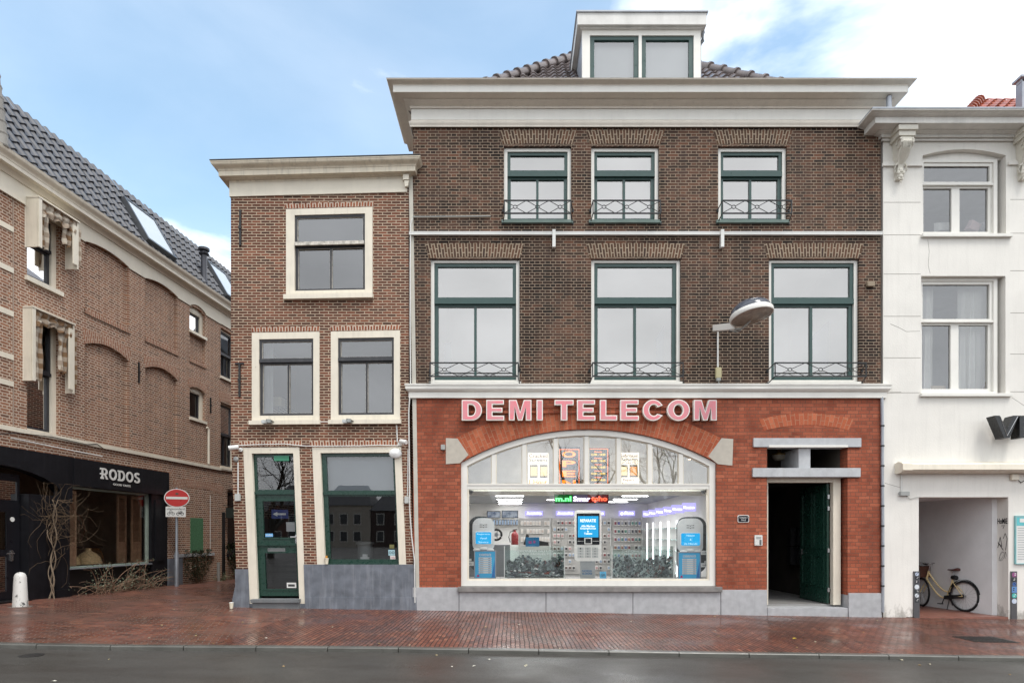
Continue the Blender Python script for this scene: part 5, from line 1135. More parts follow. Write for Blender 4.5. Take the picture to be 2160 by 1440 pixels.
# note: fascia stands .1 proud; positions measured on wall plane
slab_white = pm('sign_white', 'd8d8d4', .4, var=.02)
rs0, rs1, rz0, rz1 = 2.56, 3.95, 3.0, 3.27
LW = (rs1-rs0)/5.15; xx = rs0
def LP(*pts): return [pts]
def glyph(ch):
    w = .2
    def ell(cx, cz, rx, rz, n=22): return [(cx+rx*cos(2*pi*k/n), cz+rz*sin(2*pi*k/n)) for k in range(n)]
    if ch == 'O': return [(ell(.46, .5, .46, .52), [ell(.46, .5, .26, .32)])], .92
    if ch == 'D': return [([(0, 0), (.45, 0)]+[(.45+.43*sin(a), .5-.5*cos(a)) for a in [k*pi/12 for k in range(1, 12)]]+[(.45, 1), (0, 1), (0, .84), (.1, .84), (.1, .16), (0, .16)], [[(.3, .18), (.3, .82), (.45, .82)]+[(.45+.23*sin(a), .5+.32*cos(a)) for a in [k*pi/8 for k in range(1, 8)]]+[(.45, .18)]])], .9
    if ch == 'R': return [([(0, 0), (.36, 0), (.36, .16), (.3, .16), (.3, .36), (.42, .36), (.62, 0), (.86, 0), (.62, .4), (.76, .52), (.8, .68), (.74, .86), (.6, .97), (.45, 1), (-.06, 1), (-.06, .84), (.1, .84), (.1, .52), (-.06, .52), (-.06, .4), (.1, .4), (.1, .16), (0, .16)], [[(.3, .52), (.3, .84), (.48, .84), (.58, .77), (.6, .67), (.56, .57), (.46, .52)]])], .86
    if ch == 'S': return [([(.02, .1), (.2, .0), (.42, -.02), (.62, .04), (.76, .18), (.76, .38), (.64, .52), (.34, .62), (.26, .7), (.3, .8), (.44, .84), (.6, .78), (.7, .92), (.55, 1.0), (.4, 1.02), (.2, .98), (.06, .84), (.05, .66), (.15, .52), (.48, .38), (.54, .3), (.5, .2), (.38, .15), (.24, .18), (.12, .28)], [])], .78
wd = sum(glyph(c)[1] for c in 'RODOS')+.12*4; sc = (rs1-rs0)/wd
for c in 'RODOS':
    gl_, w = glyph(c)
    mb = MB(LF)
    for o_, h_s in gl_: mb.prism([(xx+a*sc, rz0+b*(rz1-rz0)) for a, b in o_], -.112, -.1005, [[(xx+a*sc, rz0+b*(rz1-rz0)) for a, b in h] for h in h_s])
    part('lettering', mb, slab_white, sgn); xx += (w+.12)*sc
mb = MB(LF); mb.text('GOOD TASTE', 2.98, 2.875, 3.6, 2.925, -.1005, .006, .012); part('lettering', mb, slab_white, sgn)
# restaurant door
mb = MB(LF); dxa, dxb = -1.0, .6
mb.prism([(dxa, .28), (dxb, .28), (dxb, 2.9), (dxa, 2.9)], .15, .2, [rect(dxa+.9, 2.35, dxb-.06, 2.75), rect(dxa+.9, 1.32, dxb-.3, 2.1), rect(dxa+.9, .45, dxb-.3, 1.18), rect(dxa+.06, .45, dxa+.8, 2.1)])
rd = part('door', mb, pm('door_black', '15151a', .35), rb, label='black glazed restaurant door')
for a, b, c, d in ((dxa+.9, 2.35, dxb-.06, 2.75), (dxa+.9, 1.32, dxb-.3, 2.1), (dxa+.9, .45, dxb-.3, 1.18), (dxa+.06, .45, dxa+.8, 2.1)):
    mb = MB(LF); mb.quad((a, .17, b), (c, .17, b), (c, .17, d), (a, .17, d)); part('pane', mb, M['g_dark'], rd)
mb = MB(LF); mb.box(.36, .12, 1.08, .42, .149, 1.3); mb.tube([(.39, .12, 1.24), (.39, .07, 1.24), (.22, .07, 1.24)], .012, 6); part('handle', mb, pm('steel', 'b5b5b5', .25, .9), rd)
mb = MB(LF); mb.text('WELCOME', -.8, 1.78, .12, 1.85, .168, .002, .02); part('lettering', mb, slab_white, rd)
mb = MB(LF); mb.lathe([(.05, 0), (.05, .01)], (.42, .148, 1.95), 14, Mx); part('sticker', mb, slab_white, rd)
mb = MB(LF); mb.box(-2.5, -.12, -.2, .62, .3, .27); part('doorstep', mb, pm('black_riser', '121214'), rb)
mb = MB(LF); mb.box(-.2, .14, .33, .1, .149, .4); part('door_plate', mb, slab_white, rd)
# grey plinth box, stone ledge, green patch
mb = MB(LF); mb.box(5.175, -.06, -.1, 5.85, .0, .95); part('plinth', mb, M['bluestone'], rb, bevel=.005)
mb = MB(LF); mb.box(5.5, -.07, .97, 7.5, .0, 1.07); part('stone_ledge', mb, M['stone'], rb, bevel=.008)
mb = MB(LF); a = (Lx(401), 1.08, Lx(428), 2.16); mb.box(a[0], -.006, a[1], a[2], -.0005, a[3]); part('painted_patch', mb, pm('green_wall_paint', '46704f', .8, var=.35, vs=25, bump=.4), rb, label='green painted rectangle on the brick wall')
part('brick_arch', flat_arch(LF, 5.55, 8.0, 2.95, 3.25, .1, 12, rise=.15), M['side_arch'], rb)
mb = MB(LF); mb.box(8.02, -.06, .1, 8.12, .0, 2.4); part('black_post', mb, M['iron'], rb)
def ltube(name, pts, r, mat, lab, cat, n=6):
    mb = MB(LF); mb.tube(pts, r, n); return single(name, mb, mat, lab, cat)
ltube('drainpipe', [(7.18, -.05, 3.9), (7.18, -.05, 5.0), (7.1, -.04, 5.05)], .035, M['cream'], 'short white downpipe ending on the string course of the restaurant building', 'pipe', 8)
ltube('cable', [(.2, -.04, 3.62), (1.6, -.04, 3.58), (2.7, -.04, 3.56)], .012, M['pvc'], 'white cable tube below the string course over the black fascia', 'cable')
ltube('cable', [(-.3, -.08, 3.6), (.3, -.08, 3.74), (1.2, -.06, 3.8), (2.2, -.06, 3.78), (2.5, -.06, 3.84), (2.7, -.06, 3.76)], .008, M['iron'], 'thin black cable looping along the white string course', 'cable', 4)
ltube('cable', [(7.3, -.03, 1.07), (7.3, -.03, 2.9)], .008, M['pvc'], 'thin pale wire down the brick wall right of the green patch', 'cable', 4)
# hanging lantern sign in the alley
M_ = LM @ Matrix.Translation((8.1, 0, 2.2)); t = thing('projecting_sign', 'dark rectangular sign board on a bracket in the alley', 'sign', None, M=M_)
mb = MB(LF); mb.box(8.08, -.75, 2.2, 8.14, -.1, 2.55); part('board', mb, pm('dark_sign', '1e2723', .5), t); mb = MB(LF); mb.tube([(8.11, -.002, 2.62), (8.11, -.8, 2.62)], .015, 6); part('bracket', mb, M['iron'], t)
mb = MB(LF); mb.text('CAFE', 0, 0, .01, .01, 0) if False else None
M_ = LM @ Matrix.Translation((8.9, 0, 3.)); t = thing('alley_awning', 'small folded red brown awning over the alley window', 'awning', None, M=M_)
mb = MB(LF); mb.quad((8.3, -.02, 3.25), (9.7, -.02, 3.25), (9.7, -.5, 3.1), (8.3, -.5, 3.1)); mb.quad((8.3, -.5, 3.1), (9.7, -.5, 3.1), (9.7, -.45, 2.7), (8.3, -.3, 2.75)); bmesh.ops.solidify(mb.bm, geom=list(mb.bm.faces), thickness=.01); part('cloth', mb, pm('brown_cloth', '5a4742', .9), t)
# ================================================================ street objects left
def gz(x, y): return ground(x, y)
# bollard
bx, by = -9.6, -.97; bz_ = gz(bx, by); t = thing('bollard', 'short white painted bollard with chipped paint before the black door', 'bollard', (bx, by, bz_))
mb = MB(); oc = 8; pr = [(.135, -.05), (.13, .0), (.105, .58), (.1, .6), (.085, .645), (.05, .675), (0, .685)]; mb.lathe(pr, (bx, by, bz_), 12)
tt = NT('chipped_white_paint'); o = tt.obj(); nn = tt.noise(tt.scale(o, (1, 1, .5)), 14, 6, .75, .4); col = tt.mix(tt.mr(nn, .58, .62, 0, 1), lin('cfcdc8'), lin('3b3a39')); mch = tt.pbr(col, .5, nn, .2)
part('post', mb, mch, t, smooth=True); mb = MB(); mb.lathe([(.2, -.05), (.2, .012), (.13, .015)], (bx, by, bz_), 12); part('base', mb, pm('worn_base', '6e625b', .7), t)
# no entry sign
sx, sy = -9.55, 4.55; sz = gz(sx, sy); t = thing('no_entry_sign', 'round red no entry sign with a bicycle exemption plate on a grey pole', 'traffic sign', (sx, sy, sz)); d = 13+sy; k = d/1300
mb = MB(); zc = 1.6+(1130-1050)*k; mb.tube([(sx, sy, sz-.05), (sx, sy, sz+.95), (sx, sy, sz+1.0), (sx, sy, zc+.3)], [.055, .055, .036, .036], 12); part('pole', mb, pm('galvanised_steel', '8f9399', .45, .4, var=.2), t, smooth=True)
th = radians(18); U = Vector((cos(th), sin(th), 0)); Nn = Vector((sin(th), -cos(th), 0)); c0_ = Vector((sx+.02, sy, zc))+Nn*.05
def plate(mb, pts, off, th_=.004, c=None):
    c = c or c0_; a = [mb.v(*(c+U*p[0]+Vector((0, 0, p[1]))+Nn*(off+th_))) for p in pts]; b = [mb.v(*(c+U*p[0]+Vector((0, 0, p[1]))+Nn*off)) for p in pts]
    mb.face(a); mb.face(list(reversed(b)))
    for i in range(len(pts)): mb.face([a[i], a[(i+1) % len(a)], b[(i+1) % len(a)], b[i]])
def elp(rx, rz, n=40): return [(rx*cos(2*pi*q/n), rz*sin(2*pi*q/n)) for q in range(n)]
RX, RZ = .325, .262
refw = pm('sign_white', 'd8d8d4'); redm = pm('sign_red', 'b81f1c', .35, var=.04)
mb = MB(); plate(mb, elp(RX, RZ), 0, .012); dsk = part('disc', mb, refw, t); mb = MB(); plate(mb, elp(RX-.022, RZ-.02), .0125); part('red_field', mb, redm, dsk)
mb = MB(); plate(mb, [(-RX*.84, -.035), (RX*.84, -.035), (RX*.84, .035), (-RX*.84, .035)], .017); part('white_bar', mb, refw, dsk); mb = MB(); plate(mb, [(-.04, .1), (.035, .09), (.045, .14), (-.03, .15)], .017); part('sticker', mb, pm('grey_sticker', '5a4a40', .6), dsk)
c1_ = c0_+Vector((0, 0, -(1079-1050)*k))-U*.03
mb = MB(); hw, hh = .255, .145; r_ = .02; pts = [(x_*(hw-r_)+r_*cos(a), z_*(hh-r_)+r_*sin(a)) for x_, z_, a0_ in ((1, 1, 0), (-1, 1, pi/2), (-1, -1, pi), (1, -1, 1.5*pi)) for a in [a0_+q*pi/8 for q in range(5)]]
plate(mb, pts, 0, .01, c1_); ub = part('exemption_plate', mb, refw, t)
class SF:
    def __call__(s, v): return c1_+U*v.x+Vector((0, 0, v.z))+Nn*(.0105-v.y)
SFi = SF(); mb = MB(SFi); mb.text('uitgezonderd', -.225, .035, .225, .115, 0, .002, .0); part('lettering', mb, inkb, ub)
def icon(cx, moto):
    mb = MB(SFi); r = .035
    for dx_ in (-.055, .055): mb.tube([(cx+dx_+r*cos(a*pi/8), 0, -.055+r*sin(a*pi/8)) for a in range(16)], .006 if not moto else .008, 4, closed=True)
    mb.tube([(cx-.055, 0, -.055), (cx-.025, 0, .0), (cx+.03, 0, .0), (cx+.055, 0, -.055)], .005, 4); mb.tube([(cx-.025, 0, .0), (cx-.0, 0, -.055), (cx+.03, 0, .0), (cx+.02, 0, .02)], .005, 4); mb.tube([(cx-.03, 0, .005), (cx-.02, 0, .02), (cx-.045, 0, .025)], .005, 4)
    if moto: mb.prism([(cx-.03, -.06), (cx+.02, -.06), (cx+.03, -.03), (cx-.02, -.03)], -.003, 0); mb.box(cx+.0, -.003, .003, cx+.06, 0, .016)
    part('moped_icon' if moto else 'bicycle_icon', mb, inkb, ub)
icon(-.12, 0); icon(.11, 1)
# climbing vine beside the door
random.seed(11)
def vine():
    t = thing('climbing_vine', 'bare twisting vine climbing beside the black restaurant door', 'plant', LM @ Vector((1.02, -.2, .2)), M=LM @ Matrix.Translation((1.02, -.2, .2)))
    mb = MB(LF)
    def stem(s0, z0, s1, z1, r0, r1, tw, n=26, ph=0): 
        pts = [(s0+(s1-s0)*i/n+tw*sin(i*.55+ph)*(.4+.6*i/n), -.2+.05*cos(i*.55+ph), z0+(z1-z0)*i/n) for i in range(n+1)]; mb.tube(pts, [(r0+(r1-r0)*i/n)*.66 for i in range(n+1)], 6); return pts
    A = stem(1.0, .15, 1.15, 2.4, .03, .016, .035); B = stem(1.05, .15, 1.1, 2.4, .022, .013, .05, ph=3); C = stem(1.02, .2, 1.0, 2.3, .016, .01, .1, ph=1.5)
    part('trunk', mb, pm('vine_bark', '7a6a58', .8, var=.25, vs=15, bump=.4), t, smooth=True)
    mb = MB(LF)
    for i in range(62):
        b = Vector(random.choice(A[15:]+B[15:]+C[9:]+A[21:]+A[21:])); L = random.uniform(.5, 1.7); up_ = b.z > 1.9
        dr_ = Vector((random.choice([-1, 1, 1, 1])*random.uniform(.3, 1) if up_ else random.uniform(-.5, .5), random.uniform(-.3, .1), random.uniform(-.25, .25) if up_ else random.uniform(-.4, .9))).normalized()
        p = b.copy(); pts = [tuple(p)]
        for q in range(7): dr_ = (dr_+Vector((random.uniform(-.7, .7), random.uniform(-.15, .15), random.uniform(-.6, .6)))).normalized(); p = p+dr_*L/7; p.y = min(-.13, max(-.4, p.y)); p.z = min(p.z, 2.75); pts.append(tuple(p))
        mb.tube(pts, [.0045*(1-.6*q/7) for q in range(8)], 4)
    part('twigs', mb, pm('vine_twig', '5e4c38', .8, var=.25, vs=10), t, stuff=False)
vine()
def shrub(name, s0, s1, z0, h, nb, nl, lab, cat='shrub', yout=.35, twm=None, lfm=None, leafs=.02, seed=1, arch=True, grp=None):
    random.seed(seed); cs = (s0+s1)/2; M_ = LM @ Matrix.Translation((cs, -.2, z0)); t = thing(name, lab, cat, None, M=M_, group=grp); mb = MB(LF); ml = MB(LF)
    for i in range(nb):
        s = random.uniform(s0+.2*(s1-s0), s1-.2*(s1-s0)) if arch else random.uniform(cs-.1, cs+.1); p = Vector((s, random.uniform(-.25, -.08), z0-.02)); dr_ = Vector((random.uniform(-1, 1)*(1 if arch else .6), random.uniform(-.3, .1), random.uniform(.5, 1.2))).normalized(); L = h*random.uniform(1., 1.9); pts = [tuple(p)]
        n = 10
        for q in range(n):
            dr_ = (dr_+Vector((dr_.x*.12, random.uniform(-.1, .08), -.11 if arch else .03))+Vector((random.uniform(-.12, .12), 0, random.uniform(-.1, .1)))).normalized(); p = p+dr_*L/n; p.y = max(-yout, min(-.05, p.y)); p.x = max(s0, min(s1, p.x)); p.z = max(z0, min(z0+h, p.z)); pts.append(tuple(p))
        mb.tube(pts, [.0085*(1-.7*q/n) for q in range(n+1)], 4)
        for q in range(nl):
            k = random.uniform(.2, 1)*(n-1); a = Vector(pts[int(k)]); b = Vector(pts[int(k)+1]); c = a+(b-a)*(k % 1)+Vector([random.uniform(-.07, .07) for _ in range(3)])
            r = Vector([random.uniform(-1, 1) for _ in range(3)]).normalized(); w = r.cross(Vector((random.random(), random.random(), 1))).normalized(); ls = leafs*random.uniform(.6, 1.4)
            ml.face([ml.v(*(c+r*ls)), ml.v(*(c+w*ls*.55)), ml.v(*(c-r*ls)), ml.v(*(c-w*ls*.55))])
    part('branches', mb, twm or pm('shrub_twig', '6d5440', .8, var=.3, vs=10), t); part('leaves', ml, lfm or pm('shrub_leaf', '6c7a5c', .6, var=.35, vs=20), t)
shrub('shrub', 1.5, 5.3, .2, .75, 75, 14, 'low arching shrub with sparse small leaves under the restaurant window', seed=4, yout=.55, leafs=.02, twm=pm('arching_twig', '8d715c', .8, var=.3, vs=10), lfm=pm('grey_green_leaf', '7d8a72', .6, var=.35, vs=20))
shrub('shrub', 5.9, 6.9, .12, 1.0, 26, 60, 'dark leafy shrub below the green painted patch', seed=8, arch=False, leafs=.028, lfm=pm('dark_leaf', '2f3b24', .5, var=.4, vs=15)); shrub('shrub', 8.3, 9.8, .1, 1.2, 34, 90, 'dark leafy shrub under the alley window', seed=9, arch=False, leafs=.035, lfm=pm('dark_leaf', '2f3b24'))
shrub('weeds', 7.0, 8.6, .12, .25, 22, 18, 'thin weeds growing along the foot of the brick wall in the alley', 'weeds', seed=12)
mb = MB(LF); mb.tube([(7.4, -.25, .1), (7.4, -.25, .75)], .05, 10); single('pipe_stub', mb, pm('grey_pipe', '84817c'), 'short grey pipe standing before the alley wall', 'pipe')
# ================================================================ shop sign letters
sign = thing('shop_sign', 'row of pink block letters with white rims reading DEMI TELECOM above the arch', 'sign', (fx(1243), -.14, fz(887)))
def ell(cx, cz, rx, rz, a0=0, a1=360, n=22): return [(cx+rx*cos(radians(a0+(a1-a0)*k/n)), cz+rz*sin(radians(a0+(a1-a0)*k/n))) for k in range(n+(0 if a1-a0 == 360 else 1))]
GL = {
 'D': ([(0, 0), (.5, 0)]+[(.5+.5*sin(a), .5-.5*cos(a)) for a in [k*pi/12 for k in range(1, 12)]]+[(.5, 1), (0, 1)], [[(.33, .23), (.33, .77), (.47, .77)]+[(.47+.2*sin(a), .5+.27*cos(a)) for a in [k*pi/8 for k in range(1, 8)]]+[(.47, .23)]]),
 'E': ([(0, 0), (1, 0), (1, .23), (.35, .23), (.35, .4), (.9, .4), (.9, .62), (.35, .62), (.35, .78), (.98, .78), (.98, 1), (0, 1)], []),
 'M': ([(0, 0), (.25, 0), (.25, .66), (.4, 0), (.6, 0), (.75, .66), (.75, 0), (1, 0), (1, 1), (.66, 1), (.5, .4), (.34, 1), (0, 1)], []),
 'I': ([(0, 0), (1, 0), (1, 1), (0, 1)], []),
 'T': ([(.33, 0), (.67, 0), (.67, .75), (1, .75), (1, 1), (0, 1), (0, .75), (.33, .75)], []),
 'L': ([(0, 0), (1, 0), (1, .25), (.37, .25), (.37, 1), (0, 1)], []),
 'O': (ell(.5, .5, .5, .52, n=30), [list(reversed(ell(.5, .5, .2, .27, n=24)))]),
 'C': ([(1, .36)]+list(reversed([]))+[], []),
}
co = [(.5+.5*cos(radians(a)), .5+.52*sin(radians(a))) for a in range(32, 331, 12)]; ci = [(.53+.22*cos(radians(a)), .5+.28*sin(radians(a))) for a in range(330, 31, -14)]
GL['C'] = (co+[(.97, .24), (.7, .32)]+ci[1:-1]+[(.7, .64), (.97, .74)], [])
def area(p): return sum(p[i][0]*p[(i+1) % len(p)][1]-p[(i+1) % len(p)][0]*p[i][1] for i in range(len(p)))/2
def inset(p, d):
    n = len(p); o = []
    for i in range(n):
        a = Vector(p[i-1]); b = Vector(p[i]); c = Vector(p[(i+1) % n]); e1 = (b-a).normalized(); e2 = (c-b).normalized()
        n1 = Vector((-e1.y, e1.x)); n2 = Vector((-e2.y, e2.x)); m = (n1+n2); m = m/max(.35, m.dot(n1)) if m.length > 1e-6 else n1
        q = b+m*d; o.append((q.x, q.y))
    return o
rim = pm('letter_rim', 'e6e2da', .35, var=.03)
t_ = NT('faded_pink_acrylic'); o_ = t_.obj(); nn = t_.noise(o_, 5, 4, .6); pink = t_.pbr(t_.mix(t_.mr(nn, .35, .65, 0, 1), lin('e07c86'), lin('cf8d92')), .35)
YS = -.15
for ch, a, b in (('D', 974, 1016.6), ('E', 1025.7, 1063.6), ('M', 1073.5, 1121), ('I', 1131.9, 1145), ('T', 1169.8, 1210), ('E', 1217.3, 1256), ('L', 1265.5, 1302), ('E', 1308.5, 1347.7), ('C', 1356, 1399.6), ('O', 1407.5, 1455.2), ('M', 1463.7, 1512)):
    xa, xb, za, zb = PX(a, YS), PX(b, YS), PZ(886, YS), PZ(843, YS); po, ho = GL[ch]
    f = lambda q: [(xa+(xb-xa)*u, za+(zb-za)*v) for u, v in q]
    O_ = f(po); H_ = [f(h) for h in ho]
    if area(O_) < 0: O_.reverse()
    for h in H_:
        if area(h) > 0: h.reverse()
    mb = MB(); mb.prism(O_, YS, YS+.1, H_); l = part('letter', mb, rim, sign); mb = MB(); mb.prism(inset(O_, .02), YS-.004, YS+.001, [inset(h, .02) for h in H_]); part('letter_face', mb, pink, l)
mb = MB(); mb.box(fx(985), YS+.1, fz(872), fx(1500), YS+.12, fz(867)); mb.box(fx(985), YS+.1, fz(860), fx(1500), YS+.12, fz(856))
for px in (990, 1100, 1240, 1380, 1490): mb.box(fx(px), YS+.12, fz(873), fx(px)+.04, -.001, fz(855))
part('mounting_rail', mb, M['red'], sign)
# ================================================================ house number, intercom, small wall things
t = thing('house_number_plate', 'small black enamel plate reading Turfmarkt 7 A-E beside the entrance', 'plate', (fx(1567.5), -.01, fz(1102)))
mb = MB(); x, z = fx(1567.5), fz(1093.5); hw, hh = .12, .078; mb.prism([(x-hw+.02, z-hh), (x+hw-.02, z-hh), (x+hw, z-hh+.02), (x+hw, z+hh-.02), (x+hw-.02, z+hh), (x-hw+.02, z+hh), (x-hw, z+hh-.02), (x-hw, z-hh+.02)], -.015, -.0005); part('rim', mb, refw, t)
mb = MB(); hw, hh = .108, .066; mb.prism([(x-hw+.02, z-hh), (x+hw-.02, z-hh), (x+hw, z-hh+.02), (x+hw, z+hh-.02), (x+hw-.02, z+hh), (x-hw+.02, z+hh), (x-hw, z+hh-.02), (x-hw, z-hh+.02)], -.019, -.0155); part('field', mb, pm('enamel_black', '15151f', .2), t)
mb = MB(); mb.text('Turfmarkt 7', x-.085, z+.008, x+.085, z+.045, -.019, .002); mb.text('7A-E', x-.05, z-.045, x+.05, z-.01, -.019, .002); part('lettering', mb, refw, t)
t = thing('intercom', 'white door intercom with a column of bell buttons left of the entrance', 'intercom', (fx(1598.5), -.02, fz(1150))); x0, x1, z0, z1 = fx(1590.5), fx(1607), fz(1150), fz(1128)
mb = MB(); mb.box(x0, -.04, z0, x1, -.0005, z1); part('case', mb, M['pvc'], t, bevel=.006)
mb = MB(); mb.box(x0+.03, -.044, z1-.08, x1-.03, -.0405, z1-.03)
part('speaker_grille', mb, M['grey_plastic'], t)
mb = MB()
for i in range(5): mb.box(x0+.1, -.046, z0+.02+i*.022, x0+.14, -.0405, z0+.034+i*.022)
part('buttons', mb, inkb, t); mb = MB()
for i in range(5): mb.box(x0+.02, -.043, z0+.02+i*.022, x0+.085, -.0405, z0+.034+i*.022)
part('name_labels', mb, refw, t)
jbox(935, 943.5, .09, .11, 'small grey box on the red brick left of the arch', M['grey_plastic'], name='wall_box'); jbox(1834, 601, .16, .1, 'brown vent box high on the dark brick beside the right window', pm('brown_box', '8a7b67', .6), name='wall_box')
# ================================================================ street lamp on the wall
L0 = Vector((PX(1503, 0), 0, PZ(693, 0))); yl = -.95; lc = Vector((*[PX(1585, yl)], yl, PZ(664, yl)))
t = thing('street_lamp', 'dish shaped street lamp with grey dome and white rim on a white wall arm', 'street lamp', (L0.x, -.02, L0.z))
Rt = Matrix.Rotation(radians(-9), 3, 'Y') @ Matrix.Rotation(radians(-7), 3, 'X'); R0 = .405
mb = MB(); mb.lathe([(R0, -.045), (R0+.008, -.02), (R0+.008, .03), (R0-.01, .055)], lc, 40, Rt); part('rim', mb, pm('lamp_white', 'dedcd6', .35, var=.03), t, smooth=True)
mb = MB(); mb.lathe([(R0-.015, .05)]+[((R0-.015)*cos(a), .05+.24*sin(a)) for a in [k*pi/2/8 for k in range(1, 8)]]+[(0, .29)], lc, 40, Rt); part('dome', mb, pm('lamp_dome', '4b4f58', .18, var=.1), t, smooth=True)
mb = MB(); mb.lathe([(R0-.006, -.04), (R0-.03, -.05), (.2, -.085), (.0, -.1)], lc, 40, Rt)
part('lens', mb, pm('lamp_prism_glass', '8c8074', .15, var=.25, vs=14, bump=.3), t, smooth=True)
mb = MB(); a0 = L0+Vector((0, -.002, 0)); e = lc+Vector((-.22, .3, -.12)); 
mb.obox((a0+e)/2, (e-a0)/2, Vector((0, .045, 0)).lerp(Vector((.03, .03, 0)), .3), (0, 0, .065)); part('arm', mb, pm('lamp_white', 'dedcd6'), t, bevel=.004)
mb = MB(); mb.tube([e+Vector((-.02, .05, -.02)), e+Vector((.08, -.05, -.1)), e+Vector((.18, -.2, -.02)), e+Vector((.24, -.3, .06))], .02, 6); mb.tube([e+Vector((-.1, .02, -.07)), e+Vector((.05, -.03, -.12)), e+Vector((.16, -.02, -.04))], .012, 6); mb.lathe([(.07, 0), (.07, .02)], e+Vector((.06, -.04, -.09)), 14); part('yoke', mb, M['grey_plastic'], t)
cable([(1513, 700), (1513, 775)], .018, 'white conduit dropping from the street lamp arm', y=-.03)
jbox(1514, 787, .12, .22, 'yellowed fuse box under the street lamp', pm('yellowed_plastic', 'b5ac86', .5)); cable([(1514, 800), (1516, 810)], .012, 'short grey cable end under the yellowed fuse box', M['grey_plastic'])
jbox(1514, 801, .09, .06, 'grey cable gland below the yellowed fuse box', M['grey_plastic'])
# ================================================================ shop interior
FL = .22; DP = fz(1223); CE = 2.66
shopr = M['room']
si = thing('shop_interior', 'lit white shop room with low ceiling and grey floor behind the arched window', 'room', (1.5, 3, FL))
def ibox(name, x0, y0, z0, x1, y1, z1, mat, lab=None): mb = MB(); mb.box(x0, y0, z0, x1, y1, z1); return part(name, mb, mat, si, label=lab)
ibox('floor', -1.75, 1.0, FL-.1, 4.45, 7.2, FL, pm('shop_floor', '77746f', .3)); ibox('back_wall', -1.75, 7.2, FL, 4.45, 7.3, CE+1.2, shopr); ibox('left_wall', -1.85, .31, FL, -1.75, 7.3, 3.95, shopr); ibox('right_wall', 4.45, .31, FL, 4.55, 7.3, 3.95, shopr)
ibox('ceiling', -1.75, 1.1, CE, 4.45, 7.2, CE+.1, pm('shop_ceiling', '9a9b9d', .7)); ibox('bulkhead', -1.75, 1.0, CE-.14, 4.45, 1.099, 3.95, pm('bulkhead_white', 'e2dfd8', .7)); ibox('window_ceiling', -1.75, .31, 3.951, 4.45, 1.1, 4.0, shopr)
ibox('display_deck', -1.75, .31, DP-.12, 4.45, 1.15, DP-.001, pm('deck_grey', '8b8985', .5)); ibox('deck_front', -1.75, 1.1, FL, 4.45, 1.149, DP-.13, pm('deck_grey', '8b8985'))
ibox('window_rail', -1.0, .3, 2.56, 4.3, .36, 2.68, pm('rail_grey', '77776f', .7))
LE = emit('led_panel', 'ffffff', 9.0)
k_ = 0
for (pa, pb, ys) in ((1048, 1099, (2.9, 4.3, 5.7, 6.8)), (1311, 1366, (2.9, 4.3, 5.7)), (1150, 1150, ())):
    for y in ys:
        xa = PX(pa if y < 3 else pa+ (8*(ys.index(y))), 0)*0
        d = (13+y)/1300
        if pa == 1048: X_a, X_b = (1049-1080)*13.9*.00123, (1098-1080)*.0125+.1; X_a, X_b = -.42, .3
        else: X_a, X_b = 2.85, 3.5
        t = thing('ceiling_light', 'lit strip light in the shop ceiling %s, number %d from the window' % ('left of the ticker' if pa == 1048 else 'right of the ticker', ys.index(y)+1), 'ceiling light', (X_a, y, CE-.03), 0, 'strip lights in the shop ceiling')
        mb = MB(); mb.box(X_a-.02, y-.09, CE-.025, X_b+.02, y+.09, CE-.001); part('frame', mb, M['pvc'], t); mb = MB(); mb.box(X_a, y-.07, CE-.034, X_b, y+.07, CE-.0255); part('diffuser', mb, LE, t)
for X_a, y in ((1.0, 4.6), (1.9, 3.4)):
    t = thing('ceiling_light', 'lit strip light above the %s of the shop' % ('back middle' if y > 4 else 'front middle'), 'ceiling light', (X_a, y, CE-.03), 0, 'strip lights in the shop ceiling')
    mb = MB(); mb.box(X_a-.02, y-.09, CE-.025, X_a+.67, y+.09, CE-.001); part('frame', mb, M['pvc'], t); mb = MB(); mb.box(X_a, y-.07, CE-.034, X_a+.65, y+.07, CE-.0255); part('diffuser', mb, LE, t)
for nm, loc, sx_, sy_, e_ in (('shop_light', (1.3, 4., CE-.06), 4.5, 4.5, 105), ('poster_fill', (1.6, .215, 2.69), 5.0, .16, 30)):  # the narrow one is an unseen fill added to brighten the window posters
    al = bpy.data.lights.new(nm, 'AREA'); ao = bpy.data.objects.new(nm, al); COL.objects.link(ao); al.shape = 'RECTANGLE'; al.size = sx_; al.size_y = sy_; al.energy = e_; ao.location = loc
# spots in the window ceiling
for i, px in enumerate((1264, 1330, 1392, 1455)):
    x = PX(px, .6); zc = min(3.94, PZ([921, 926, 942, 968][i], .6)); t = thing('spotlight', 'small lit spotlight behind the fanlight, %s from the right' % ['fourth', 'third', 'second', 'first'][i], 'spotlight', (x, .6, zc), 0, 'spotlights behind the fanlight')
    mb = MB(); mb.lathe([(.05, .0), (.05, .03)], (x, .6, zc), 12); mb.tube([(x, .6, zc+.03), (x, .6, 3.951)], .01, 5); part('rim', mb, M['pvc'], t); mb = MB(); mb.lathe([(0, -.004), (.036, -.003), (.036, 0)], (x, .6, zc), 12); part('bulb', mb, emit('warm_spot', 'ffd9a0', 5), t)
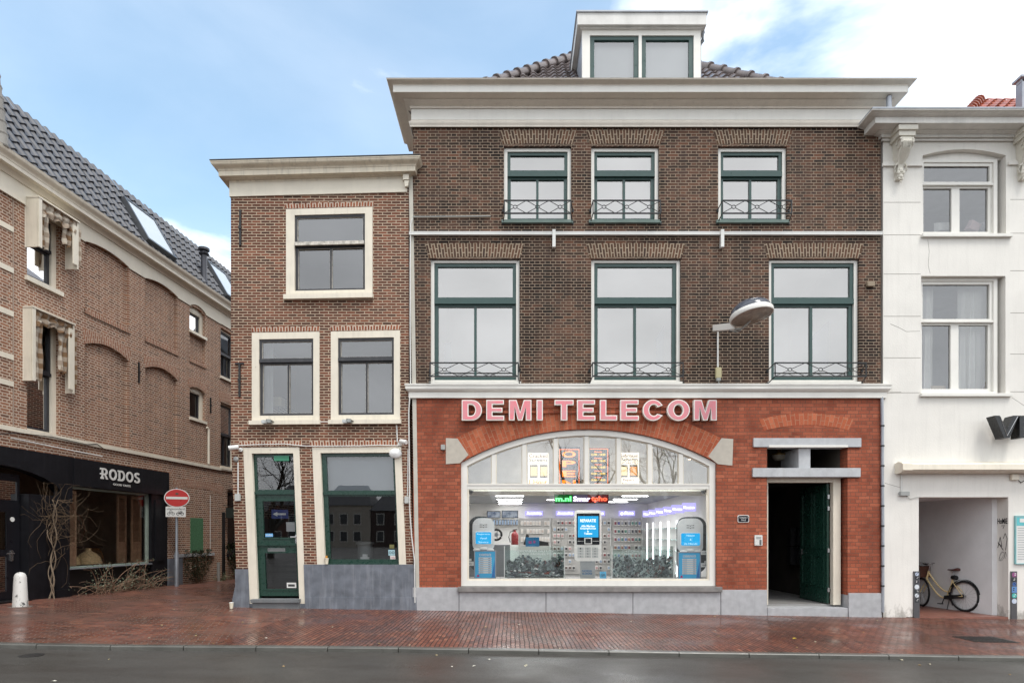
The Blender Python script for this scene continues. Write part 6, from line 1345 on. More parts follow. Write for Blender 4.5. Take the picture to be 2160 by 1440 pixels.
# posters behind the fanlight (lightboxes)
def T(mb, mi, txt, pa, ta, pb, tb, y, off=0., ext=.002): mb.mi = mi; mb.text(txt, PX(pa, y), PZ(tb, y), PX(pb, y), PZ(ta, y), y-.0, ext, off)
orange = emit('lit_orange', 'ff7a1e', 1.3); red = emit('lit_red', 'd9341c', .8); warmw = emit('lit_warm_white', 'fff0d6', .95); paleg = emit('lit_gold', 'ffd23a', .9)
brownp = pm('brown_print', '8a5036', .6); goldp = pm('gold_print', 'c79d5d', .5); darkp = pm('dark_print', '2c2420', .6)
def poster(name, lab, pa, ta, pb, tb, y, mat):
    t = thing(name, lab, 'sign', ((PX(pa, y)+PX(pb, y))/2, y, PZ(tb, y))); mb = MB(); mb.box(PX(pa, y), y+.001, PZ(tb, y), PX(pb, y), y+.03, PZ(ta, y)); part('panel', mb, mat, t); return t
y = .35
t = poster('repair_poster', 'lit cream poster reading Cracked Screens 1 Hour behind the fanlight', 1114, 955, 1157, 1024, y, warmw)
mb = MB(); T(mb, 0, 'Cracked', 1116, 957, 1155, 965, y, .02); part('lettering', mb, brownp, t); mb = MB(); T(mb, 0, 'Screens', 1116, 966, 1155, 973, y, .02); part('lettering', mb, darkp, t); mb = MB(); T(mb, 0, 'REPAIRS', 1123, 975, 1149, 979, y); part('lettering', mb, goldp, t)
mb = MB(); T(mb, 0, '1 Hour', 1116, 1011, 1155, 1021, y, .02); part('lettering', mb, orange, t)
def phonepic(t, pa, ta, pb, tb, y, scr):
    mb = MB(); mb.box(PX(pa, y), y-.003, PZ(tb, y), PX(pb, y), y, PZ(ta, y)); o = part('phone_picture', mb, pm('print_brown_black', '4a4032', .5), t); mb = MB(); mb.box(PX(pa+1.5, y), y-.006, PZ(tb-3.5, y), PX(pb-1.5, y), y-.0035, PZ(ta+3.5, y)); part('screen_picture', mb, scr, o)
phonepic(t, 1117.5, 980, 1134, 1007, y, paleg if False else emit('lit_pale_gold', 'f2d79a', .8)); phonepic(t, 1138.5, 980, 1155, 1007, y, emit('lit_pale_gold', 'f2d79a', .8))
t = poster('open_sign', 'black lit sign with orange vertical letters OPEN behind the fanlight', 1177, 942, 1224, 1024, y, pm('sign_black', '1a1816', .3))
mb = MB(); mb.prism([(PX(a, y), PZ(b, y)) for a, b in ((1180, 1030), (1222, 1030), (1222, 947), (1180, 947))], y-.003, y, [[(PX(a, y), PZ(b, y)) for a, b in ((1181.2, 1030), (1181.2, 948.2), (1220.8, 948.2), (1220.8, 1030))]]); part('neon_border', mb, orange, t)
for ch, a, b in (('O', 951, 964), ('P', 971, 984), ('E', 992, 1005), ('N', 1012, 1025)):
    mb = MB(); T(mb, 0, ch, 1186, a, 1214, b, y, .02, .004); part('letter', mb, emit('lit_orange_red', 'ff7a1e', 1.7), t)
t = poster('opening_hours_sign', 'black lit sign listing opening hours in yellow behind the fanlight', 1244, 944, 1286, 1024, y, pm('sign_black', '1a1816'))
mb = MB(); mb.box(PX(1281.5, y), y-.003, PZ(1024, y), PX(1282.6, y), y, PZ(947, y)); mb.box(PX(1244, y), y-.003, PZ(947, y), PX(1282.6, y), y, PZ(945.8, y)); part('neon_border', mb, orange, t)
for i, (dn, hr) in enumerate((('Maandag', '12.00 - 18.00'), ('Dinsdag', '10.00 - 18.00'), ('Woensdag', '10.00 - 18.00'), ('Donderdag', '10.00 - 18.00'), ('Vrijdag', '10.00 - 18.00'), ('Zaterdag', '10.00 - 17.00'))):
    a = 951+i*13.4; mb = MB(); T(mb, 0, dn, 1254, a, 1270, a+3.6, y, .02); part('day_lettering', mb, orange, t)
    if i < 5: mb = MB(); T(mb, 0, hr, 1247, a+5, 1277, a+9.4, y, .03); part('hours_lettering', mb, paleg, t)
t = poster('repair_poster', 'lit cream poster reading Gebroken Scherm Reparaties behind the fanlight', 1302, 954, 1348, 1024, y, warmw)
mb = MB(); T(mb, 0, 'Gebroken', 1306, 957, 1346, 964, y, .02); part('lettering', mb, brownp, t); mb = MB(); T(mb, 0, 'Scherm', 1311, 965, 1345, 972, y, .02); part('lettering', mb, darkp, t); mb = MB(); T(mb, 0, 'REPARATIES', 1308, 974, 1345, 978, y); part('lettering', mb, brownp, t)
mb = MB(); T(mb, 0, 'Repairs', 1314, 1009, 1338, 1015, y, .02); T(mb, 0, 'Accessories', 1311, 1017, 1346, 1023, y, .01); part('lettering', mb, brownp, t)
phonepic(t, 1309, 980, 1324, 1006, y, emit('lit_pale_gold', 'f2d79a', .8)); phonepic(t, 1328, 980, 1345, 1006, y, emit('lit_peach', 'f0a860', .8))
# LED ticker
y = .42; x0, x1, z0, z1 = PX(1170, y), PX(1283, y), PZ(1060, y), PZ(1043, y); t = thing('led_ticker', 'running LED text display with green, violet and red letters hanging in the window', 'sign', ((x0+x1)/2, y, z0))
mb = MB(); mb.box(x0-.01, y+.001, z0-.01, x1+.01, y+.06, z1+.01); part('case', mb, M['black'], t)
for a, b, c in ((1170, 1208, ('led_back_green', '0d4a1c')), (1208, 1240, ('led_back_violet', '3b3547')), (1240, 1283, ('led_back_red', '4a0f0d'))):
    mb = MB(); mb.box(PX(a, y), y-.003, z0, PX(b, y), y, z1); part('led_field', mb, emit(c[0], c[1], .9), t)
mb = MB(); T(mb, 0, 'm.nl', 1172, 1046, 1205, 1057, y-.004, .04); part('lettering', mb, emit('led_green', '6dff8a', 1.6), t)
mb = MB(); T(mb, 0, 'Smar', 1209, 1046, 1245, 1057, y-.004, .04); part('lettering', mb, emit('led_violet', 'e6d8ff', 1.6), t); mb = MB(); T(mb, 0, 'tpho', 1247, 1046, 1281, 1059, y-.004, .04); part('lettering', mb, emit('led_red', 'ff5a3c', 1.6), t)
mb = MB(); mb.tube([(x0+.2, y+.03, z1), (x0+.2, y+.03, 2.7)], .006, 4); mb.tube([(x1-.2, y+.03, z1), (x1-.2, y+.03, 2.7)], .006, 4); part('hanging_wires', mb, M['iron'], t)
# category signs on the back wall
cat_led = emit('lit_violet_white', 'a9a4f0', .9); cat_w = emit('lit_cool_white', 'ffffff', 1.8)
for txt, a, b, lab in (('Accessoires', 1108, 1145, 'violet lit sign Accessoires at the left of the back wall'), ('Accessoires', 1173, 1212, 'violet lit sign Accessoires left of the big centre phone'), ('Accessoires', 1238, 1276, 'violet lit sign Accessoires partly behind the big centre phone'), ('iPhone', 1306, 1339, 'violet lit sign iPhone on the back wall')):
    y = 7.0; x0, x1, z0, z1 = PX(a, y), PX(b, y), PZ(1087, y), PZ(1077, y); t = thing('category_sign', lab, 'sign', ((x0+x1)/2, y, z0), 0, 'lit signs above the wall displays'); mb = MB(); mb.box(x0, y+.001, z0, x1, y+.08, z1); part('light_box', mb, cat_led, t)
    mb = MB(); mb.text(txt, x0+.05+(.12 if txt == 'iPhone' else 0), z0+.035, x1-.05, z1-.02, y, .004, .02); 
    if txt == 'iPhone': mb.lathe([(.045, 0), (.045, .004)], (x0+.09, y, z0+.07), 12, Mx)
    part('lettering', mb, cat_w, t)
for i, yy in enumerate((1.9, 2.9, 3.8, 4.7, 5.6, 6.4)):
    t = thing('category_sign', ['violet lit flag sign on the right shop wall, nearest the window', 'second violet flag sign from the window', 'third violet flag sign from the window', 'fourth violet flag sign from the window', 'fifth violet flag sign from the window', 'violet flag sign nearest the back wall'][i], 'sign', (4.3, yy, 2.25), 0, 'lit signs along the right wall'); mb = MB(); mb.box(4.12, yy, 2.2, 4.44, yy+.04, 2.4); part('light_box', mb, cat_led, t)
    mb = MB(); mb.text('Hoezen', 4.15, 2.26, 4.41, 2.33, yy, .004, .02); part('lettering', mb, cat_w, t)
# vertical lit display strips on the right wall with shelves
for i, yy in enumerate((1.7, 2.7, 3.6, 4.5, 5.4, 6.2)):
    t = thing('display_cabinet', '%s glass cabinet with a lit white edge along the right wall' % ['frontmost', 'second', 'third', 'fourth', 'fifth', 'rearmost'][i], 'cabinet', (4.3, yy, FL), 0, 'lit cabinets along the right wall')
    mb = MB(); mb.box(4.2, yy, .5, 4.23, yy+.03, 2.0); part('light_strip', mb, emit('cool_strip', 'f4f8ff', 3.0), t)
    mb = MB()
    for k in range(5): mb.box(4.05, yy+.05, .6+.3*k, 4.44, yy+.75, .615+.3*k)
    part('shelf', mb, M['acrylic'], t); mb = MB(); mb.box(4.0, yy+.04, FL, 4.44, yy+.8, .55); part('base', mb, pm('cabinet_base', '5c5e60', .4), t)
# wall panels with hanging goods
random.seed(21)
panel = pm('slat_wall', 'aeaba6', .6, var=.05)
for a, b in ((1095, 1161), (1163, 1236), (1238, 1289), (1291, 1355)):
    y = 7.1; ibox('slat_panel', PX(a, y), y, FL+.15, PX(b, y)-.03, y+.09, PZ(1092, y), panel); ibox('panel_post', PX(b, y)-.03, y-.05, FL, PX(b, y), y+.09, PZ(1090, y), M['pvc'])
PK = {}
def package(col, w, h):
    mb = MB(); mb.box(-w/2, -.03, -h, w/2, 0, 0); mb.mi = 1; mb.box(-w*.36, -.045, -h*.8, w*.36, -.031, -h*.22)
    me = mb.mesh('package', [pm('pack_white', 'd5d2cd', .5, var=.03), pm('pack_'+col, col, .4, var=.1)]); return me
def place(me, name, loc, lab, cat, grp, rot=None):
    o = bpy.data.objects.new(name, me); COL.objects.link(o); o.location = loc; ROOTM[o] = Matrix.Translation(loc)
    if rot: o.rotation_euler = rot
    o['label'] = lab; o['category'] = cat; o['group'] = grp; return o
packs = {}
cols_a = ['c9bdb4', 'b7a89d', 'cfc8bf']; cols_b = ['1d1d20', '3c3a3d', '7e2f34', '8fa1b5', 'b58f8d', '5b4a44', '2b2b30']; cols_c = ['3d6f6b', '7d3b45', '4d4f8a', '8b8f98', '5e8a7a', '2d2e35', '9c6b5b', '6f7fa5']
for (a, b, cols, rows, n, lab) in ((1098, 1160, cols_a, 3, 10, 'small white boxed accessory hanging on the leftmost wall panel'), (1166, 1214, cols_b, 8, 6, 'blister packed phone accessory hanging left of the big centre phone'), (1254, 1288, cols_b, 8, 4, 'blister packed phone accessory hanging right of the big centre phone'), (1294, 1352, cols_c, 6, 8, 'coloured phone case hanging under the iPhone sign')):
    for r in range(rows):
        for c in range(n):
            if random.random() < (.06 if rows < 8 else .16): continue
            y = 7.05; d = 20.05/1300; x = (a+(b-a)*(c+.5)/n-1080)*d; z = 1.6+(1130-(1098+r*(17 if rows < 8 else 13.5)))*d
            if z < .5: continue
            col = random.choice(cols); k = (col, rows)
            if k not in packs: packs[k] = package(col, .082 if rows < 8 else .09, .15 if rows < 8 else .13)
            place(packs[k], 'accessory_package', (x, y, z), lab, 'package', lab+' panel')
# left part: TV screens, extinguisher, wheel, counter
def itm(name, lab, cat, mbs, grp=None):
    pass
y = 6.9
for k, (a, b, c, d_, col) in enumerate(((1027, 1056, 1077, 1092, '5a6c8c'), (1058, 1093, 1076, 1092, '76859c'))):
    t = thing('wall_screen', ['blue tinted wall screen at the far left of the shop', 'blue grey wall screen beside the leftmost wall panel'][k], 'screen', (PX(a, y), y, PZ(d_, y))); mb = MB(); mb.box(PX(a, y), y, PZ(d_, y), PX(b, y), y+.05, PZ(c, y)); part('case', mb, M['black'], t)
    mb = MB(); mb.box(PX(a, y)+.02, y-.004, PZ(d_, y)+.02, PX(b, y)-.02, y-.0005, PZ(c, y)-.02); ms = NT('screen_picture%d' % k); o_ = ms.obj(); em = ms.n('ShaderNodeEmission', {1: .35}); ms.set(em.inputs[0], ms.mix(ms.mr(ms.noise(o_, 5, 4, .7), .4, .6, 0, 1), lin(col), lin('c9d3e0'))); ms.t.links.new(em.outputs[0], ms.out.inputs[0]); part('picture', mb, ms.m, t)
for i in range(9):
    x = PX(1040+i*6, 6.9); mb = MB(); mb.box(x, 6.9, PZ(1107, 6.9), x+.075, 6.93, PZ(1095, 6.9)); mb.mi = 1; mb.box(x+.01, 6.895, PZ(1106, 6.9), x+.065, 6.8995, PZ(1096, 6.9)); o = single('tablet', mb, [M['black'], emit('pale_screen', 'a5b8cf', .5)], 'small bright phone screen in the row under the wall screens', 'phone', 'row of lit phone screens')
x, z = P(1086, 1148, 3.2); t = thing('fire_extinguisher', 'red fire extinguisher with a black hose standing inside the shop', 'extinguisher', (x, 3.2, z)); mb = MB(); mb.lathe([(.09, 0), (.095, .02), (.095, .26), (.06, .32), (.03, .34), (.03, .38)], (x, 3.2, z), 16); part('cylinder', mb, pm('extinguisher_red', '8a1f22', .3), t, smooth=True)
mb = MB(); mb.tube([(x, 3.2, z+.36), (x-.12, 3.18, z+.34), (x-.16, 3.18, z+.2), (x-.12, 3.18, z+.06)], .014, 6); mb.tube([(x-.06, 3.2, z+.38), (x+.06, 3.2, z+.4)], .016, 6); part('hose', mb, M['black'], t)
ibox('counter', -1.2, 3.0, FL, -.05, 3.5, z-.001, pm('counter_grey', '7f8284', .5))
x, z = P(1047, 1127, 2.4); t = thing('scooter_wheel', 'black scooter wheel hanging behind the left giant phone', 'wheel', (x, 2.4, z-.15)); mb = MB(); mb.tube([(x+.13*cos(a*pi/12), 2.4, z+.13*sin(a*pi/12)) for a in range(24)], .028, 8, closed=True); part('tyre', mb, M['black'], t); mb = MB(); mb.lathe([(.05, -.03), (.05, .03)], (x, 2.4, z), 14, Mx)
for k in range(5): mb.tube([(x, 2.4, z), (x+.12*cos(k*1.257), 2.4, z+.12*sin(k*1.257))], .01, 5)
part('rim', mb, M['zinc'], t)
x, z = P(1124, 1152, 1.6); t = thing('blue_bag', 'bright blue paper bag standing behind the left phone bin', 'bag', (x, 1.6, z)); mb = MB(); mb.box(x-.17, 1.55, z, x+.15, 1.7, z+.22); part('bag', mb, pm('bag_blue', '1f7fb5', .5, var=.15), t); mb = MB(); mb.mi = 0; mb.box(x-.1, 1.545, z+.07, x-.03, 1.549, z+.13); mb.box(x+.01, 1.545, z+.08, x+.06, 1.549, z+.14); part('print', mb, pm('magenta_print', 'b0529a', .5), t)
mb = MB(); mb.prism([(x-.22, z+.05), (x-.15, z+.3), (x-.08, z+.26), (x-.18, z+.03)], 1.72, 1.8); mb.prism([(x+.13, z+.02), (x+.38, z+.02), (x+.36, z+.1), (x+.16, z+.14)], 1.6, 1.7); single('black_jacket', mb, M['black'], 'black cloth draped behind the blue bag', 'jacket')
# giant phones
sil = pm('phone_silver', 'd6d9d8', .35, .0, var=.05); dgs = pm('phone_grey', '4c5254', .3, var=.08); blu = emit('lit_cyan_screen', '2d9fd6', .8); silw = pm('phone_white_silver', 'eceae4', .3, var=.03)
def rr_(x0, z0, x1, z1, r, n=6, rb=None):
    rb = r if rb is None else rb; p = []
    for cx, cz, a0, q in ((x1-rb, z0+rb, -90, rb), (x1-r, z1-r, 0, r), (x0+r, z1-r, 90, r), (x0+rb, z0+rb, 180, rb)):
        for k in range(n+1): a = radians(a0+90*k/n); p.append((cx+q*cos(a), cz+q*sin(a)))
    return p
def oldphone(pa, pb, ta, tb, y, lab, lines):
    x0, x1, z1, z0 = PX(pa, y), PX(pb, y), PZ(ta, y), PZ(tb, y); w = x1-x0; t = thing('giant_phone', lab, 'phone model', ((x0+x1)/2, y, z0))
    mb = MB(); sd_ = -.06 if pa < 1200 else .06; mb.prism(rr_(x0-.015+sd_, z0-.45, x1+.015+sd_, z1+.03, .18), y+.02, y+.22); part('body', mb, dgs, t, bevel=.02)
    o = rr_(x0, z0, x1, z1, .16, rb=.1); mb = MB(); mb.prism(o, y-.03, y+.019); part('front_cover', mb, sil, t, bevel=.012)
    sz1 = z1-(z1-z0)*.44; sz0 = z1-(z1-z0)*.82; mb = MB(); mb.prism(rr_(x0+.035, sz0-.03, x1-.035, sz1+.025, .05, rb=.08), y-.036, y-.031); part('screen_surround', mb, silw, t)
    mb = MB(); mb.prism(rr_(x0+.06, sz0, x1-.06, sz1, .025), y-.046, y-.0405); sc_o = part('screen', mb, blu, t)
    for i, l in enumerate(lines): 
        mb = MB(); zc = sz1-(i+.55)*(sz1-sz0)/len(lines); hw = w*.034*len(l); mb.text(l, (x0+x1)/2-hw, zc-.02, (x0+x1)/2+hw, zc+.02, y-.0465, .002); part('lettering', mb, emit('lit_pale_cyan', 'bfe2f2', .9), t)
    mb = MB()
    for r in range(2):
        for k in range(5): mb.lathe([(.011, 0), (.011, .004)], ((x0+x1)/2+(k-2)*.035, y-.03, z1-(z1-z0)*(.2+.07*r)-(.01 if k == 2 else 0)), 8, Mx)
    part('earpiece', mb, M['black'], t)
    mb = MB(); zc = z0+.02
    for k, dxk in enumerate((-.15, 0, .15)): mb.lathe([(.055, 0), (.05, .015), (0, .022)], ((x0+x1)/2+dxk, y-.03, zc-abs(dxk)*.2), 14, Matrix.Diagonal((1.5, 1, .6)) @ Mx)
    part('buttons', mb, silw, t, smooth=True)
oldphone(998, 1042, 1093, 1158, .5, 'giant silver mobile phone model standing at the left end of the shop window', ['Reparatie', 'Vanaf', 'Service'])
oldphone(1430, 1481, 1094, 1162, .5, 'giant silver mobile phone model standing at the right end of the shop window', ['Nieuw', '&', '2e Hands'])
y = .42; x0, x1, z1, z0 = PX(1213, y), PX(1268, y), PZ(1076, y), PZ(1182, y); t = thing('giant_phone', 'giant white phone model with keypad on a silver pedestal in the window centre', 'phone model', ((x0+x1)/2, y, DP))
mb = MB(); mb.prism(rr_(x0, z0, x1, z1, .06), y, y+.12); part('body', mb, silw, t, bevel=.012); mb = MB(); mb.prism(rr_(x0+.035, z0+.35, x1-.035, z1-.06, .02), y-.006, y-.0005); part('screen_surround', mb, pm('phone_black', '1c1f24', .2), t)
mb = MB(); mb.box(x0+.06, y-.012, PZ(1132.5, y), x1-.06, y-.0065, PZ(1088, y)); part('screen', mb, blu, t)
for l, a, b, c, d_ in (('REPARATIE', 1224, 1257, 1094, 1100.5), ('Alle Merken', 1226, 1255, 1106.5, 1111), ('Smartphones', 1224, 1257, 1111.8, 1116.6), ('&', 1238.5, 1242, 1118, 1121.5), ('Tablets', 1232, 1249, 1122.6, 1126.5)):
    mb = MB(); T(mb, 0, l, a, c, b, d_, y-.0125, .02); part('lettering', mb, emit('lit_white_text', 'f4fbff', 1.0), t)
mb = MB(); mb.frame(PX(1232.5, y), PZ(1147, y), PX(1248.5, y), PZ(1133.5, y), y-.02, y-.0065, .02); mb.box(PX(1218, y), y-.01, PZ(1141, y), PX(1231, y), y-.0065, PZ(1140.3, y)); mb.box(PX(1250, y), y-.01, PZ(1141, y), PX(1263, y), y-.0065, PZ(1140.3, y)); part('navigation_key', mb, silw, t)
for r in range(4):
    for c in range(3):
        a = PX(1218+c*15.3, y); mb = MB(); mb.box(a, y-.006, PZ(1158.5+r*5.6, y), a+.135, y-.0005, PZ(1153.6+r*5.6, y)); k = part('key', mb, pm('key_silver', 'c2c4c0', .35, var=.03), t); mb = MB(); mb.text('123456789*0#'[r*3+c], a+.05, PZ(1157.6+r*5.6, y), a+.08, PZ(1154.8+r*5.6, y), y-.0065, .001); part('key_digit', mb, inkb, k)
mb = MB(); mb.box(x0+.12, y+.02, DP, x1-.13, y+.1, z0+.01); part('pedestal', mb, pm('pedestal_silver', 'a4a8a8', .35, .3), t); mb = MB(); T(mb, 0, 'NOKIA', 1228, 1201, 1249, 1205.5, y+.019, .03); T(mb, 0, '6300', 1228, 1206.5, 1249, 1211, y+.019, .03); part('lettering', mb, pm('blue_print', '3f6b92', .5), t)
# price posters in silver frames
cyan = pm('poster_cyan', '3db4e6', .4, var=.04); dblue = pm('poster_blue', '2579c4', .4)
def price(pa, pb, ta, tb, lab, y=.33):
    x0, x1, z1, z0 = PX(pa, y), PX(pb, y), PZ(ta, y), PZ(tb, y); t = thing('price_poster', lab, 'poster', ((x0+x1)/2, y, z0)); mb = MB(); mb.box(x0+.02, y+.005, z0+.02, x1-.02, y+.02, z1-.02); part('sheet', mb, cyan, t); mb = MB(); mb.frame(x0, z0, x1, z1, y-.01, y+.03, .022); part('frame', mb, M['zinc'], t)
    mb = MB(); mb.prism([(x1-.1, z0+.03), (x1-.03, z0+.03), (x1-.03, z1-.2), (x1-.06, z0+.25)], y+.003, y+.0045); part('blue_wedge', mb, dblue, t)
    h = (z1-z0-.26)/8
    for i in range(8):
        mb = MB(); za = z1-.15-h*(i+1); mb.box(x0+.1, y+.0, za+.008, x1-.1, y+.0045, za+h); o = part('price_row', mb, paper, t); mb = MB(); mb.box(x1-.17, y-.002, za+h*.4, x1-.12, y-.0005, za+h*.65); mb.box(x0+.12, y-.002, za+h*.42, x0+.2, y-.0005, za+h*.6); part('price_print', mb, pm('blue_print', '3f6b92'), o)
    mb = MB(); mb.text('SCHERMREPARATIE', x0+.11, z1-.125, x1-.11, z1-.07, y+.004, .002, .02); part('lettering', mb, paper, t); mb = MB(); mb.prism([(x0+.05, z0+.06), (x0+.085, z0+.04), (x0+.12, z0+.06), (x0+.085, z0+.1)], y+.002, y+.0045); part('pink_seal', mb, pm('seal_pink', 'c22a6c', .4), t)
price(1000, 1046.5, 1160, 1220, 'blue framed price list poster leaning at the left end of the window'); price(1429.5, 1478.5, 1163, 1222, 'blue framed price list poster leaning at the right end of the window')
def card(px, py, w_, h_, y, mat, lab, txt=None, nm='card'):
    x, z = P(px, py, y); mb = MB(); mb.box(x-w_/2, y, z-h_/2, x+w_/2, y+.01, z+h_/2); ms = [mat]
    if txt: mb.mi = 1; mb.text(txt, x-w_*.3, z-h_*.15, x+w_*.3, z+h_*.2, y-.0005, .001); ms.append(inkb)
    return single(nm, mb, ms, lab, 'card')
card(1272, 1213, .14, .17, .35, pm('card_cyan', '5fb4dc', .4), 'small light blue card standing right of the pedestal', 'SIM'); card(991, 1188, .17, .09, .28, paper, 'white strip card with print at the left window edge', 'info'); card(991, 1180, .07, .05, .3, paper, 'tiny white box above the left strip card'); card(1487, 1165, .17, .09, .28, paper, 'white strip card at the right window edge, the upper one', 'info'); card(1487, 1191, .17, .09, .28, paper, 'white strip card at the right window edge, the lower one', 'info'); card(1490, 1184, .08, .04, .3, paper, 'tiny white box above the lower right strip card')
# security cameras in the window corners
for px, lab in ((992, 'small dark dome camera at the top left inside the shop window'), (1484, 'small dark dome camera at the top right inside the shop window')):
    x, z = P(px, 1036, .3); mb = MB(); mb.lathe([(0, -.06), (.04, -.05), (.055, -.01), (.06, .0), (.06, .02)], (x, .3, z), 14); single('dome_camera', mb, pm('dark_dome', '3a3b3c', .2), lab, 'camera', smooth=True)
# phone bins
old = []
def phone_mesh(kind, body, scr):
    mb = MB(); w, h, t_ = ((.062, .14, .026), (.074, .12, .022), (.058, .18, .024))[kind]
    mb.prism(rr_(-w/2, -h/2, w/2, h/2, .014, 2), -t_/2, t_/2); mb.mi = 1; mb.box(-w*.36, -t_/2-.003, h*.05, w*.36, -t_/2-.0003, h*.36); mb.mi = 2
    for r in range(3): mb.box(-w*.34, -t_/2-.003, -h*.1-r*h*.12, w*.34, -t_/2-.0003, -h*.03-r*h*.12)
    return mb.mesh('old_phone', [pm('ph_'+body, body, .35, var=.1), pm('phs_'+scr, scr, .2), pm('phk', '8d9090', .4)])
PM_ = [phone_mesh(k % 3, b, s) for k, (b, s) in enumerate((('4d5256', '5d6b60'), ('6a6e72', '2b3338'), ('c9ccca', '3a4a50'), ('3c4044', '49524c'), ('7a4038', '2e2e2e'), ('c9ccca', '566a6a'), ('4c5356', '222a2c'), ('a5a9aa', '55605a'), ('303438', '666e70'), ('8f9494', '2b3336')))]
def binn(pa, pb, lab, plab, seed, steep, n=148):
    random.seed(seed); y0, y1 = .42, .8; x0, x1 = PX(pa, y0), PX(pb, y0); z0 = DP+.01; zt = PZ(1151, y0); t = thing('phone_bin', lab, 'bin', ((x0+x1)/2, (y0+y1)/2, DP))
    for nm, q in (('front_panel', (x0, y0, z0, x1, y0+.006, zt)), ('back_panel', (x0, y1, z0, x1, y1+.006, zt-.1)), ('side_panel', (x0, y0+.007, z0, x0+.006, y1-.001, zt)), ('side_panel', (x1-.006, y0+.007, z0, x1, y1-.001, zt))):
        mb = MB(); mb.box(*q); part(nm, mb, M['acrylic'], t)
    for xx in (x0-.02, x1-.0): mb = MB(); mb.box(xx, y0-.01, z0-.008, xx+.02, y0+.02, zt); part('corner_post', mb, M['pvc'], t)
    mb = MB(); mb.box(x0, y0-.012, z0-.008, x1, y0-.001, z0+.014); part('base_rail', mb, M['pvc'], t)
    mb = MB(); mb.text('DEPONEER NU UW', x0+.22, zt-.13, x1-.22, zt-.09, y0-.0005, .002); mb.text('OUDE MOBIELTJE', x0+.25, zt-.2, x1-.25, zt-.155, y0-.0005, .002); part('lettering', mb, pm('frosted_letter', 'd4dad8', .5), t)
    W_ = x1-x0
    mb = MB(); mb.box(x0+.01, y0+.12, z0, x1-.01, y1-.01, z0+.17); part('inner_block', mb, pm('heap_core', '1c1e20', .6), t)
    for i in range(n):
        u = (i*.618034) % 1; x = x0+.05+u*(W_-.1); hmax = .34+(.12 if steep else .1)*(.5+.5*cos(u*9+seed)); lv = (i/n); z = z0+.02+hmax*lv; y = y0+.03+random.random()*(.05 if lv < .6 else .22)
        flat = lv < .45 and not steep
        rot = (random.uniform(1.2, 1.9), random.uniform(-.4, .4), random.uniform(0, 6.28)) if flat else (random.uniform(-.5, .5), random.uniform(-1.3, 1.3), random.uniform(-.5, .5))
        place(random.choice(PM_), 'old_phone', (x, y, z), plab, 'mobile phone', plab+' heap', rot)
binn(1065, 1190, 'clear acrylic bin of discarded phones left of the pedestal', 'discarded mobile phone heaped in the left acrylic bin', 3, False); binn(1292, 1420, 'clear acrylic bin of discarded phones right of the pedestal', 'discarded mobile phone heaped in the right acrylic bin', 5, True)
